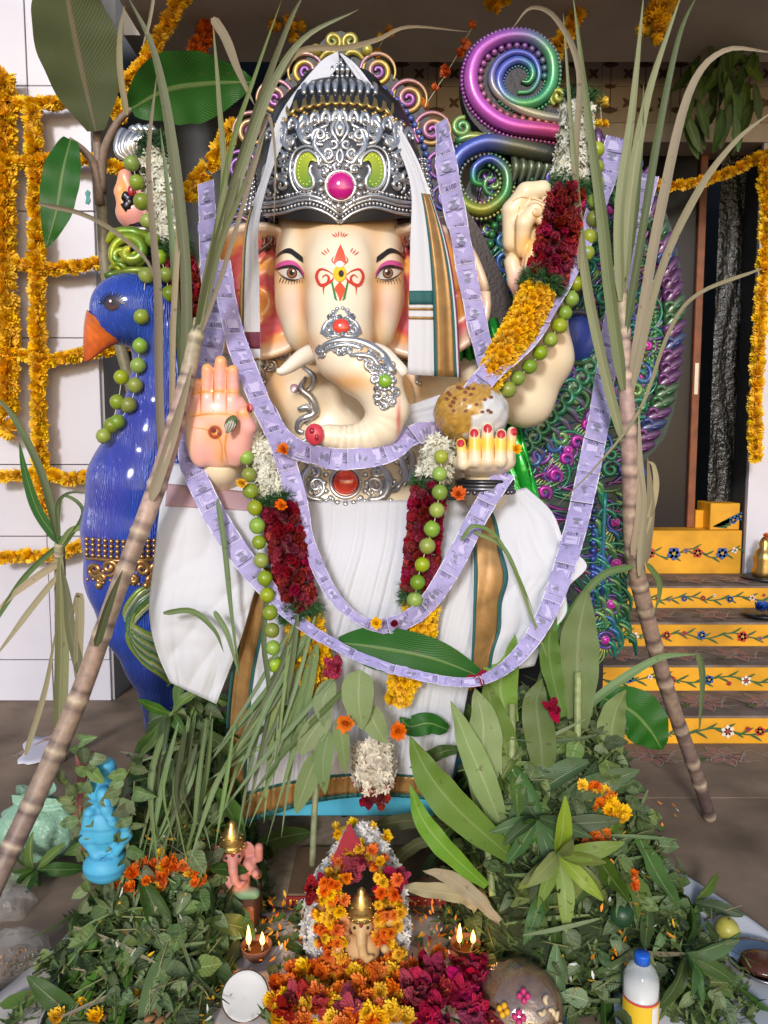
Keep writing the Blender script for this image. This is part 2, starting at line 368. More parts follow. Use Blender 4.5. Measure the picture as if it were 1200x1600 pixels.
# painted vines
def ribbon2(mb, pts, wid, n=24, mi=0, taper=True):
    p = crom(pts, n); t = nrm(np.gradient(p, axis=0)); nn = np.stack([-t[:, 1], t[:, 0]], 1)
    s = np.linspace(0, 1, n); w_ = wid * (np.sin(pi * np.clip(s, .03, .97)) ** .6 if taper else np.ones(n)) / 2
    g = np.stack([p - nn * w_[:, None], p + nn * w_[:, None]], 1)
    return g
def emit2(mb, g, to3, mi): mb.grid(np.stack([to3(q) for q in g.reshape(-1, 2)]).reshape(g.shape[0], g.shape[1], 3), mi=mi)
def petal2(mb, c, ang, ln, wd, to3, mi, n=7):
    s = np.linspace(0, 1, n); w_ = wd * np.sin(pi * s ** .8) ** .8 / 2; d = np.array([cos(ang), sin(ang)]); e = np.array([-d[1], d[0]])
    g = np.stack([c + d * (s[:, None] * ln) - e * w_[:, None], c + d * (s[:, None] * ln) + e * w_[:, None]], 1); emit2(mb, g, to3, mi)
def flower2(mb, c, r, k, to3, mi, mc, ph=0.):
    for a in range(k): petal2(mb, c, ph + 2 * pi * a / k, r, r * 1.0 if k < 6 else r * .7, to3, mi)
    to4 = lambda q: to3(q) + np.array([0, -.0015, .0]) if to3.flat else to3(q) + np.array([0, 0, .0015])
    for a in range(3): petal2(mb, c, ph + a * 2.1, r * .32, r * .3, to4, mc, 5)
PL = ['green', 'blue', 'red', 'white', 'pink', 'chalk', 'gold']; PM = [paint[k] for k in PL]
rnd = random.Random(3)
def vine(y, z, x0, x1, amp, fl, parent, r=.028):
    mb = MB(); to3 = lambda q: np.array([q[0], y, q[1]]); to3.flat = True
    def lay(k): f = lambda q: np.array([q[0], y - .0012 * k, q[1]]); f.flat = True; return f
    fq = rnd.uniform(17, 25); ph = rnd.random() * 6; L = x1 - x0; m = max(8, int(L / .05)); xs = np.linspace(x0, x1, m)
    emit2(mb, ribbon2(mb, np.stack([xs, z + amp * np.sin(xs * fq + ph)], 1), .008, m * 4, taper=False), to3, 0)
    for k, x in enumerate(np.arange(x0 + .02, x1, .043)):
        zz = z + amp * sin(x * fq + ph); up = 1 if k % 2 else -1
        emit2(mb, ribbon2(mb, [(x, zz), (x + .03, zz + up * .012), (x + .06, zz + up * (.026 + .008 * rnd.random()))], .012, 8), lay(1), 0)
    for k, x in enumerate(np.arange(x0 + .09 * rnd.random(), x1, fl)):
        x += rnd.uniform(-.02, .02)
        kind = [1, 2, 1, 3, 2][(k + int(ph)) % 5]
        flower2(mb, np.array([x, z + rnd.uniform(-.006, .006)]), r * rnd.uniform(.8, 1.1), 5 if kind != 3 else 6, lay(2), kind, 6 if kind != 3 else 2, rnd.random() * 2)
        if k % 2: flower2(mb, np.array([x + fl / 2, z + .02 * sin(x * 40)]), r * .5, 4, lay(3), [3, 4, 2][k % 3], 1, .4)
    mb.build('painted_vine', PM, parent, smooth=False)
for i in range(4): vine(SY + SD * i - .0085, SH * (i + .47), SX0 + .3, SX1 - .1, .012 if i in (3,) else .016, [.19, .21, .2, .14][i], steps, [.032, .03, .032, .022][i])
# chalk drawings on the treads and floor
def chalk(y0, z, x0, x1, wid, parent, name='chalk_drawing'):
    mb = MB(); 
    def lay(k): f = lambda q: np.array([q[0], q[1], z + .001 * k]); f.flat = False; return f
    to3 = lay(0)
    for k, x in enumerate(np.arange(x0, x1, .33)):
        c = np.array([x + rnd.uniform(-.03, .03), y0 + wid * .5])
        for a in range(7): petal2(mb, c, a * 2 * pi / 7 + .2, wid * .42, wid * .17, lay(1), 4)
        for a in range(7):
            an = a * 2 * pi / 7 + .2; d = np.array([cos(an), sin(an)]); e = np.array([-d[1], d[0]])
            emit2(mb, ribbon2(mb, [c, c + d * wid * .25 + e * wid * .11, c + d * wid * .46], .004, 8, taper=False), lay(2), 5)
            emit2(mb, ribbon2(mb, [c, c + d * wid * .25 - e * wid * .11, c + d * wid * .46], .004, 8, taper=False), lay(3), 5)
        sp = [(x + .1 + .02 * t * cos(t * 1.3), y0 + wid * .5 + .02 * t * sin(t * 1.3) * .7) for t in np.linspace(.3, 4.2, 9)]
        emit2(mb, ribbon2(mb, sp, .0045, 24, taper=False), lay(1), 5)
        emit2(mb, ribbon2(mb, [(x + .05, y0 + wid * .2), (x + .15, y0 + wid * .75), (x + .24, y0 + wid * .3), (x + .33, y0 + wid * .6)], .0045, 20, taper=False), lay(4), 5)
        petal2(mb, np.array([x + .19, y0 + wid * .25]), .5, .07, .03, lay(5), 0)
    mb.build(name, PM, parent, smooth=False)
for i in range(4): chalk(SY + SD * i + .03, SH * (i + 1) + .004, SX0 + .3, SX1 - .3, SD - .06, steps)
fl = MB().box((SX0, 2.95, .001), (SX1, SY - .002, .004)).build('floor_strip', m_ground, smooth=False, kind='structure')
chalk(3.22, .008, .55, 2.4, .24, fl)

# wall of the house with its doorway (dark), sill, door
BY = SY + SD * 4 + .12           # 5.02
bz = SH * 4
back = MB(); DX0, DX1 = P(985, 600, BY)[0] - .1, P(1166, 600, BY)[0]
ztop = P(1000, 232, BY)[2]
back.box((-4.5, BY + .25, 0), (DX0, BY + .55, 4.4)).box((DX0, BY + 1.6, 0), (4.5, BY + 1.7, 4.4)).box((DX0 - .1, BY + .5, 0), (DX0 - .002, BY + 1.6, 4.4)).box((DX1, BY - .05, bz), (4.5, BY + .5, 4.4)).box((DX0, BY + .25, ztop), (DX1, BY + .55, 4.4))
back = back.build('house_wall', m_dark, smooth=False, kind='structure')
MB().box((DX1 + .004, BY - .085, bz - .02), (DX1 + .5, BY - .051, ztop + .3)).build('door_pillar', m_white_tile, back, smooth=False)
# yellow sill
zs = P(1080, 829, BY - .06)[2]
MB().box((DX0 - .5, BY - .06, bz + .001), (DX1 - .01, BY + .24, zs), bev=.004).build('sill', m_yellow, back, smooth=False)
vine(BY - .064, (bz + zs) / 2 - .005, P(1000, 860, BY)[0], P(1155, 860, BY)[0], .03, .16, back, .045)
zs2 = P(1130, 786, BY)[2]
MB().box((P(1108, 800, BY)[0], BY - .02, zs + .001), (DX1 - .012, BY + .2, zs2), bev=.004).build('sill_block', m_yellow, back, smooth=False)
mb = MB(); to3 = lambda q: np.array([q[0], BY - .0235, q[1]]); to3.flat = True
A = P(1112, 822, BY); B = P(1175, 792, BY)
for k in range(7):
    t = k / 6; emit2(mb, ribbon2(mb, [(A[0], A[2]), (lerp(A[0], B[0], .3 + .5 * t * .6), lerp(A[2], B[2], .2 + .4 * t) - .03 * (1 - t)), (lerp(A[0], B[0], .35 + .65 * t), lerp(A[2], B[2], .3 + .7 * t) - .05 * (1 - t))], .016, 10), to3, 0)
for t, c in ((.5, 1), (.68, 1), (.85, 2), (.97, 2)): flower2(mb, np.array([lerp(A[0], B[0], t), lerp(A[2], B[2], t) - .02]), .03, 5, lambda q: None, c, 6) if 0 else None
f2 = lambda q: np.array([q[0], BY - .0245, q[1]]); f2.flat = True
for t, c in ((.5, 1), (.68, 1), (.85, 2), (.97, 2)): flower2(mb, np.array([lerp(A[0], B[0], t), lerp(A[2], B[2], t) - .02]), .03, 5, f2, c, 6)
mb.build('painted_spray', PM, back, smooth=False)
# door jamb, glass leaves
xj = P(1082, 600, BY + .1)[0]
MB().box((xj, BY + .1, zs), (xj + .05, BY + .16, ztop), bev=.004).build('door_post', m_wood, back, smooth=False)
MB().box((xj + .052, BY + .09, zs), (xj + .13, BY + .15, zs + .12), bev=.004).build('door_block', m_yellow, back, smooth=False)
MB().box((xj + .01, BY + .092, P(1085, 615, BY)[2]), (xj + .035, BY + .099, P(1085, 565, BY)[2])).build('hinge', m_steel, back, smooth=False)
MB().box((DX0, BY + .13, zs), (xj - .002, BY + .145, ztop)).build('door_pane', mat('pale_door_glass', (.012, .012, .017), .25, spec=.25), back, smooth=False)
# wrinkled black plastic sheet on the right door leaf
nx, nz = 26, 50; X = np.linspace(xj + .14, DX1 - .004, nx); Z = np.linspace(zs + .02, ztop, nz)
g = np.zeros((nz, nx, 3)); g[..., 0] = X[None]; g[..., 2] = Z[:, None]
g[..., 1] = BY + .12 + .004 * np.sin(X[None] * 60 + 3 * np.sin(Z[:, None] * 4)) + .006 * RNG.random((nz, nx))
MB().grid(g).build('plastic_sheet', mat('black_plastic', (.010, .011, .012), .22, bump=.8, bscale=30, bdist=.02), back)
# frieze of printed tiles over the door, white strip, beam, ceiling
FY = BY - .1
z0, z1, z2, z3 = P(900, 222, FY)[2], P(900, 192, FY)[2], P(900, 78, FY)[2], P(900, 62, FY - .25)[2]
fx0, fx1 = P(560, 100, FY)[0], 4.5
MB().box((fx0, FY, z0), (fx1, FY + .3, z1 - .002)).build('lintel_strip', mat('lintel_white', (.46, .42, .40), .6, var=.2), back, smooth=False)
fz = MB().box((fx0, FY + .006, z1), (fx1, FY + .34, z2 + .4)).build('frieze', m_grout, back, smooth=False)
tw = (z2 - z1) / 2
for r in range(2):
    for k in range(int((fx1 - fx0) / tw)):
        MB().box((fx0 + k * tw + .002, FY, z1 + r * tw + .002), (fx0 + (k + 1) * tw - .002, FY + .008, z1 + (r + 1) * tw - .002)).build('frieze_tile', m_frieze, fz, smooth=False)
mb = MB(); to3 = lambda q: np.array([q[0], FY - .0015, q[1]]); to3.flat = True
for k in range(int((fx1 - fx0) / tw * 2)):
    x = fx0 + (k + .5) * tw / 2
    if k % 2 == 0:      # hanging lamp
        for pts, wd in (([(x, z1 + 2 * tw - .02), (x, z1 + tw * .62), (x, z1 + .05)], .006),):
            emit2(mb, ribbon2(mb, pts, wd, 10, taper=False), to3, 0)
        for zz, ww in ((z1 + 1.6 * tw, .05), (z1 + 1.0 * tw, .04), (z1 + .35 * tw, .055)):
            petal2(mb, np.array([x - ww, zz]), 0, 2 * ww, ww * .7, to3, 0)
            emit2(mb, ribbon2(mb, [(x - ww, zz + .02), (x, zz - .005), (x + ww, zz + .02)], .008, 8), lambda q: np.array([q[0], FY - .003, q[1]]), 0)
    else:               # scroll cross
        for zz in (z1 + .55 * tw, z1 + 1.35 * tw):
            for a in range(4):
                an = a * pi / 2; d = np.array([cos(an), sin(an)]); e = np.array([-d[1], d[0]]); c = np.array([x, zz])
                petal2(mb, c, an + pi / 4, .042, .022, lambda q, a=a: np.array([q[0], FY - .0015 - .0004 * a, q[1]]), 0)
mb.build('frieze_motifs', m_friezed, fz, smooth=False)
MB().box((WX + .014, FY - .30, z3), (4.5, FY + .004, z3 + .6)).build('beam', m_ceil, kind='structure', smooth=False)
MB().box((WX + .2, 3.05, 3.62), (4.6, FY - .302, 3.78)).build('ceiling', m_ceil, kind='structure', smooth=False)
# tube light fitting under the ceiling
ft = thing('tube_light', 'unlit white tube light fitting under the porch ceiling', 'lamp', P(1050, 4, 4.5))
c = P(1050, 2, 4.5)
MB().box(c + (-.34, -.03, .01), c + (.34, .03, .05), bev=.006).build('housing', mat('fitting_white', (.8, .8, .8), .4), ft, smooth=False)
MB().tube([c + (-.33, 0, -.008), c + (.33, 0, -.008)], .014, 12).build('tube', mat('tube_glass', (.85, .85, .85), .2), ft)
# ================================================================ STATUE
from mathutils.bvhtree import BVHTree
CAMP = Vector((0, 0, EYE))
m_skin = mat('painted_skin', vcol=True, rough=.38, coat=.12, var=.03, vscale=12)
m_paintv = mat('gloss_paint', vcol=True, rough=.3, coat=.3)
m_silver = mat('silver_paint', vcol=True, rough=.3, metal=.85)
m_irid = mat('iridescent_paint', vcol=True, rough=.36, metal=.3, coat=.25, bump=.3, bscale=150)
m_slab = mat('dark_relief', vcol=True, rough=.5, bump=.3, bscale=90, bdist=.006)
m_blackp = mat('black_paint', (.012, .012, .014), .4)
m_red_jewel = mat('red_jewel', (.75, .06, .03), .12, coat=1)
m_magenta = mat('magenta_jewel', (.55, .005, .22), .12, coat=1)
m_green_j = mat('green_jewel', (.22, .42, .03), .15, coat=1)
SIL = np.array((.62, .62, .64)); GOLD = np.array((.55, .38, .13)); DKS = np.array((.05, .05, .055))
ST = thing('deity_statue', 'tall painted elephant-headed deity statue seated beside a blue peacock', 'statue', P(530, 1280, 2.55))
def bvh_of(V, F): return BVHTree.FromPolygons([tuple(v) for v in V], F)
def hit(b, px, py, off=0.0, Y=2.5):
    d = Vector(P(px, py, 2.5)) - CAMP; d.normalize(); h = b.ray_cast(CAMP, d)
    if h[0] is None: return P(px, py, Y) - np.array([0, off, 0]), np.array([0, -1, 0.])
    n = np.array(h[1]); 
    if n @ np.array(d) > 0: n = -n
    return np.array(h[0]) + n * off, n
class Decal:
    "flat painted marks laid on a sculpted surface"
    def __init__(s, b, Y=2.5): s.b = b; s.Y = Y; s.mb = MB()
    def fill(s, top, bot, off, col, nu=14, nv=4):
        a = crom(top, nu); c = crom(bot, nu); g = np.array([[hit(s.b, *lerp(a[i], c[i], j / (nv - 1)), off, s.Y)[0] for j in range(nv)] for i in range(nu)])
        s.mb.grid(g, col); return s
    def disc(s, c, rx, ry, off, col, n=16):
        v = [hit(s.b, c[0], c[1], off, s.Y)[0]]; f = []
        for k in (.5, 1):
            for i in range(n): v.append(hit(s.b, c[0] + k * rx * cos(2 * pi * i / n), c[1] + k * ry * sin(2 * pi * i / n), off, s.Y)[0])
        for i in range(n):
            f.append((0, 1 + i, 1 + (i + 1) % n)); f.append((1 + i, 1 + n + i, 1 + n + (i + 1) % n, 1 + (i + 1) % n))
        s.mb.add(v, f, col); return s
    def line(s, pts, w, off, col, n=14, taper=True):
        p = crom(pts, n); t = nrm(np.gradient(p, axis=0)); e = np.stack([-t[:, 1], t[:, 0]], 1); q = np.linspace(0, 1, n)
        ww = w / 2 * (np.sin(pi * np.clip(q, .08, .92)) if taper else np.ones(n))
        g = np.array([[hit(s.b, *(p[i] + e[i] * ww[i] * k), off, s.Y)[0] for k in (-1, 0, 1)] for i in range(n)]); s.mb.grid(g, col); return s
class Relief:
    "raised tubes and beads on a surface"
    def __init__(s, b, Y=2.5, n=6): s.b = b; s.Y = Y; s.n = n; s.mb = MB()
    def tube(s, pts, w, col=SIL, n=None, lift=.3, cr=True):
        n = n or max(6, 3 * len(pts)); p = crom(pts, n) if cr else np.asarray(pts, float); n = len(p)
        w = np.interp(np.linspace(0, 1, n), np.linspace(0, 1, len(np.atleast_1d(w))), np.atleast_1d(w)) if np.ndim(w) else np.full(n, w)
        q = []; r = []
        for i in range(n):
            h, nn = hit(s.b, p[i][0], p[i][1], 0, s.Y); k = w[i] * PX(h[1]); q.append(h + nn * k * lift); r.append(k)
        c = np.asarray(col, float)
        if c.ndim == 2: c = np.stack([np.interp(np.linspace(0, 1, n), np.linspace(0, 1, len(c)), c[:, j]) for j in range(3)], 1)
        s.mb.tube(q, r, s.n, c); return s
    def beads(s, pts, r, gap=1.0, col=SIL, nn=6, mm=5, cr=True):
        p = resample(crom(pts, 40), 200) if cr else np.asarray(pts, float); L = plen(np.c_[p, np.zeros(len(p))])
        k = max(2, int(L / (2 * r * gap))); p = resample(np.c_[p, np.zeros(len(p))], k)
        c = np.asarray(col, float)
        for i, (x, y, _) in enumerate(p):
            h, nv = hit(s.b, x, y, 0, s.Y); rr = r * PX(h[1])
            s.mb.sphere(h + nv * rr * .35, rr, nn, mm, c if c.ndim == 1 else np.array([np.interp(i / max(1, k - 1), np.linspace(0, 1, len(c)), c[:, j]) for j in range(3)]))
        return s
    def bead(s, x, y, r, col=SIL, nn=8, mm=6, fl=1.0):
        h, nv = hit(s.b, x, y, 0, s.Y); rr = r * PX(h[1]); s.mb.sphere(h + nv * rr * .2, (rr, rr * fl, rr), nn, mm, col); return s
def spir(c, r0, r1, turns, a0=0., cw=1, n=20, sq=1.0):
    t = np.linspace(0, 1, n); r = r0 + (r1 - r0) * t ** .8; a = a0 + cw * 2 * pi * turns * t
    return np.stack([c[0] + r * np.cos(a), c[1] + r * np.sin(a) * sq], 1)
def mir(pts, cx=531): p = np.array(pts, float); p[:, 0] = 2 * cx - p[:, 0]; return p
def cmix(a, b, t): t = np.asarray(t)[..., None]; return np.asarray(a) * (1 - t) + np.asarray(b) * t
def gpx(V):
    "project world points to photo pixels (for laying out paint on the sculpture)"
    d = V - np.array([0, 0, EYE]); zf = d[:, 1] * CP - d[:, 2] * SP; up = d[:, 1] * SP + d[:, 2] * CP
    return 600 + FPX * d[:, 0] / zf, 800 - FPX * up / zf
def ga(x, y, cx, cy, sx, sy): return np.exp(-((x - cx) / sx) ** 2 - ((y - cy) / sy) ** 2)
def pxs(pts): "px,py,Y,r(px) -> points, radii"; return [P(a, b, c) for a, b, c, r in pts], [r * PX(c) for a, b, c, r in pts]

# ---- head with trunk
trunk, trr = pxs([(531, 365, 2.44, 50), (531, 425, 2.395, 54), (531, 480, 2.345, 50), (532, 525, 2.29, 46), (536, 556, 2.235, 42), (562, 578, 2.20, 38), (592, 603, 2.19, 35), (606, 640, 2.19, 31), (597, 668, 2.19, 28), (572, 684, 2.19, 24), (542, 687, 2.19, 21), (516, 682, 2.185, 17), (497, 679, 2.175, 14)])
def f_head(G):
    u = PX(2.5); d = d_ell(G, P(530, 388, 2.55), (100 * u, 82 * u, 105 * u))
    d = smin(d, d_ell(G, P(530, 330, 2.58), (95 * u, 80 * u, 80 * u)), .04)
    for s in (-1, 1):
        d = smin(d, d_ell(G, P(530 + s * 53, 440, 2.475), (47 * u, 50 * u, 86 * u), roty(-s * .12)), .04)
        d = smin(d, d_ell(G, P(530 + s * 47, 498, 2.435), (38 * u, 42 * u, 52 * u), roty(-s * .3)), .03)
    t = d_chain(G, trunk[:5], trr[:5], .03); d = smin(d, t, .034)
    return smin(d, d_chain(G, trunk[4:], trr[4:], .02), .01)
lo = P(420, 705, 2.08); V, F = sdf_mesh(f_head, (lo[0] - .03, 2.08, lo[2] - .01), (P(650, 400, 2.6)[0], 2.72, P(530, 290, 2.6)[2]), .0062, 2)
x, y = gpx(V); base = np.broadcast_to((.86, .75, .58), V.shape).copy()
tp = np.vstack([crom(trunk, 120)]); dd = np.linalg.norm(V[:, None, ::1] - tp[None, ::2], axis=2); near = dd.argmin(1) / 60.
rings = smooth(.56, .66, near) * smooth(.97, .9, near)
nV = np.zeros_like(V)
Fa = np.array(F); nf = np.cross(V[Fa[:, 2]] - V[Fa[:, 0]], V[Fa[:, 3]] - V[Fa[:, 1]])
for a in range(4): np.add.at(nV, Fa[:, a], nf)
nV = nrm(nV); arc = crom(trunk, 121); al = np.r_[0, np.cumsum(np.linalg.norm(np.diff(arc, axis=0), axis=1))]
sarc = np.interp(near, np.linspace(0, 1, 121), al)
wv = np.abs(np.sin(sarc * 135)) ** .5
V = V - nV * (rings * (1 - wv) * .0035)[:, None]
def paintc(base, w_, col): return base * (1 - w_[:, None]) + np.array(col) * w_[:, None]
OR = (.78, .36, .06)
base = paintc(base, .8 * np.clip(ga(x, y, 531, 338, 110, 22) + 0 * x, 0, 1), OR)
for s in (-1, 1):
    cx = 531 + s * 56
    base = paintc(base, .35 * ga(x, y, cx, 372, 16, 40), OR); base = paintc(base, .75 * ga(x, y, cx + s * 2, 470, 10, 60), OR)
    base = paintc(base, .6 * ga(x, y, 531 + s * 46, 545, 22, 30), OR); base = paintc(base, .5 * ga(x, y, 531 + s * 70, 438, 30, 14), OR)
    base = paintc(base, .40 * ga(x, y, 531 + s * 72, 475, 20, 26), (.85, .38, .34)); base = paintc(base, .5 * ga(x, y, 531 + s * 96, 420, 8, 90), OR)
base = paintc(base, .75 * ga(x, y, 540, 598, 60, 16), OR); base = paintc(base, .55 * ga(x, y, 610, 560, 26, 26), OR)
base = paintc(base, .5 * rings * (1 - wv), (.45, .26, .10))
base = paintc(base, .8 * ga(x, y, 623, 655, 3.5, 30) * (V[:, 1] < 2.2), (.62, .05, .05))
base = paintc(base, np.clip(smooth(503, 497, x) * smooth(660, 668, y) * (y < 702), 0, 1), (.62, .05, .07))
me = MB().add(V, F, base); HEAD = me.build('head', m_skin, ST); HB = bvh_of(V, F)
# mouth tip pads of the trunk
t = MB(); c, _ = hit(HB, 492, 679, 0); u = PX(2.17)
t.sphere(c + (0, -.008, 0), (15 * u, 9 * u, 17 * u), 12, 8, (.60, .045, .07)).sphere(c + (-3 * u, -.018, 5 * u), (5 * u, 5 * u, 6 * u), 8, 6, (.30, .01, .03)).sphere(c + (4 * u, -.018, -4 * u), (4 * u, 5 * u, 6 * u), 8, 6, (.30, .01, .03))
t.build('trunk_tip', m_paintv, HEAD)
# forehead mark
D = Decal(HB); RED = (.62, .05, .03)
D.fill([(521, 411), (526, 395), (532, 382)], [(541, 411), (538, 396), (532, 382)], .0022, (.75, .09, .04), 10, 4)
D.fill([(522, 452), (528, 462), (531, 472)], [(540, 452), (536, 462), (531, 472)], .0022, (.75, .09, .03), 10, 4).fill([(531, 440), (526, 446), (522, 452)], [(531, 440), (536, 446), (540, 452)], .0022, (.75, .09, .03), 8, 4)
for s in (-1, 1):
    q = lambda pts: [(531 + s * a, b) for a, b in pts]
    D.line(q([(10, 430), (18, 424), (30, 421), (36, 432), (30, 446), (19, 443), (17, 434), (22, 430), (27, 434)]), 5, .0024, RED, 24)
    D.line(q([(9, 433), (13, 440), (24, 447), (25, 460)]), 3.6, .0026, RED, 14).line(q([(5, 415), (12, 408), (9, 400)]), 2, .0024, RED, 8)
    for k in range(6): D.line(q([(4 + k * 1.3, 470 - k * 5), (9 + k * .9, 464 - k * 5)]), 3.2, .0024, (.04, .22, .05), 5)
    for k in range(3): D.line(q([(16 + 3 * k, 395 + 2 * k), (20 + 4.5 * k, 388 + 3 * k)]), 1.8, .0024, RED, 5); D.line(q([(2 + 2 * k, 371), (2 + 5 * k, 365 - 3 + 2 * k)]), 1.8, .0024, RED, 5)
D.disc((531, 428), 10, 13, .004, (.85, .52, .02)).disc((533, 429), 4, 5.5, .0055, (.05, .03, .02)).disc((531, 414), 6, 5, .0052, (.9, .88, .8))
D.mb.build('forehead_mark', m_paintv, HEAD)
# eyes
for s in (-1, 1):
    D = Decal(HB); X = lambda a: 531 + s * a
    q = lambda pts: [(X(a), b) for a, b in pts]
    D.fill(q([(55, 433), (63, 422), (75, 418), (87, 420), (95, 424)]), q([(55, 433), (64, 436), (76, 436), (87, 431), (95, 424)]), .0022, (.66, .58, .52))
    D.disc((X(74), 427), 8.4, 8.6, .0034, (.08, .03, .01)).disc((X(74), 427), 6.8, 7, .0042, (.26, .10, .03)).disc((X(74), 426.5), 3.8, 4, .005, (.01, .008, .008)).disc((X(71), 424), 1.8, 1.9, .0058, (.95, .95, .95))
    D.line(q([(53, 435), (62, 421.5), (75, 417), (88, 418.5), (99, 422)]), 4.5, .0062, (.03, .012, .012), 18)
    D.line(q([(55, 434), (65, 437.5), (77, 437.5), (88, 432), (96, 424)]), 2.2, .0062, (.04, .015, .012), 16)
    D.fill(q([(55, 426), (64, 413), (76, 407), (90, 409), (101, 417)]), q([(55, 433), (63, 421), (75, 416.5), (89, 418), (100, 422)]), .0026, (.62, .09, .30), 16, 3)
    D.fill(q([(57, 402), (66, 395), (78, 388), (91, 393), (102, 404)]), q([(56, 411), (66, 405), (78, 396.5), (90, 397), (101, 405)]), .0024, (.02, .016, .015), 16, 3)
    for k in range(9): D.line(q([(58 + k * 4, 437.5 - k * .6 + 3 * sin(k / 8 * pi)), (57.5 + k * 4.6, 442 + 3 * sin(k / 8 * pi))]), 1.1, .003, (.08, .04, .03), 4)
    D.mb.build('eye', m_paintv, HEAD)
# hair at the temples
for s in (-1, 1):
    mb = MB()
    for k in range(10):
        a = P(530 + s * (94 + 4 * (k % 3)), 330 + 7 * (k // 2), 2.50 + .012 * (k % 4)); pts = [a + np.array([s * .012 * sin(j * 1.1 + k) + s * .004 * j * (k % 3), -.004 * (k % 2), -.014 * j]) for j in range(7)]
        mb.tube(crom(pts, 14), np.linspace(.011, .006, 14), 5, (.12, .045, .03))
    mb.build('hair', m_paintv, HEAD)
# tusks
for s, pts in ((-1, [(487, 552, 2.33, 15), (470, 560, 2.31, 13), (452, 573, 2.29, 10), (440, 580, 2.28, 7), (432, 580, 2.275, 4)]), (1, [(582, 548, 2.33, 14), (600, 556, 2.32, 14), (616, 570, 2.31, 12), (627, 581, 2.30, 11), (631, 587, 2.30, 8)])):
    p, r = pxs(pts); k = np.array(r); q = crom(np.c_[np.array(p), k], 16); MB().tube(q[:, :3], q[:, 3], 12, (.80, .74, .64)).build('tusk', m_skin, HEAD)
# ears
for s in (-1, 1):
    nu, nv = 40, 14; g = np.zeros((nu, nv, 3)); cc = np.zeros((nu, nv, 3))
    for i in range(nu):
        a = 2 * pi * i / (nu - 1)
        for j in range(nv):
            r = j / (nv - 1); ox = 95 * r * cos(a) * (1 + .08 * sin(3 * a)); oy = 108 * r * sin(a) * (1 + .06 * cos(2 * a))
            dy = .05 * (1 - r ** 2) * .9 - .03 * smooth(.85, 1, r) + .012 * sin(9 * r + 2 * a)
            g[i, j] = P(530 + s * (132 + ox), 455 + oy, 2.50 + dy)
            sw = .5 + .5 * sin(11 * r + 2.2 * a); c = cmix((.80, .12, .14), (.88, .38, .08), smooth(.35, .75, sw)); c = cmix(c, (.85, .30, .36), .5 * smooth(.2, .0, sw)); cc[i, j] = cmix(c, (.82, .62, .46), smooth(.78, .95, r))
    mb = MB().grid(g if s < 0 else g[:, ::-1], cc if s < 0 else cc[:, ::-1]); o = mb.build('ear', m_paintv, ST); md = o.modifiers.new('s', 'SOLIDIFY'); md.thickness = .02; md.offset = -1 if s > 0 else -1

# ---- crown
CY = 2.56; prof = [(348, 116), (336, 121), (310, 127), (285, 127), (250, 121), (215, 112), (190, 102), (176, 96), (172, 90), (160, 82), (152, 70), (148, 62), (138, 64), (128, 56), (120, 42), (116, 30), (108, 28), (102, 22), (96, 21), (90, 13), (84, 3)]
rings_ = []; nseg = 56; yb = prof[0][0]
for py, r in prof:
    c = P(531, py, CY); u = PX(CY); 
    rings_.append([c + np.array([r * u * cos(a), r * u * .95 * sin(a), 0]) for a in np.linspace(0, 2 * pi, nseg, endpoint=False)])
V = np.array(rings_); k = len(prof)
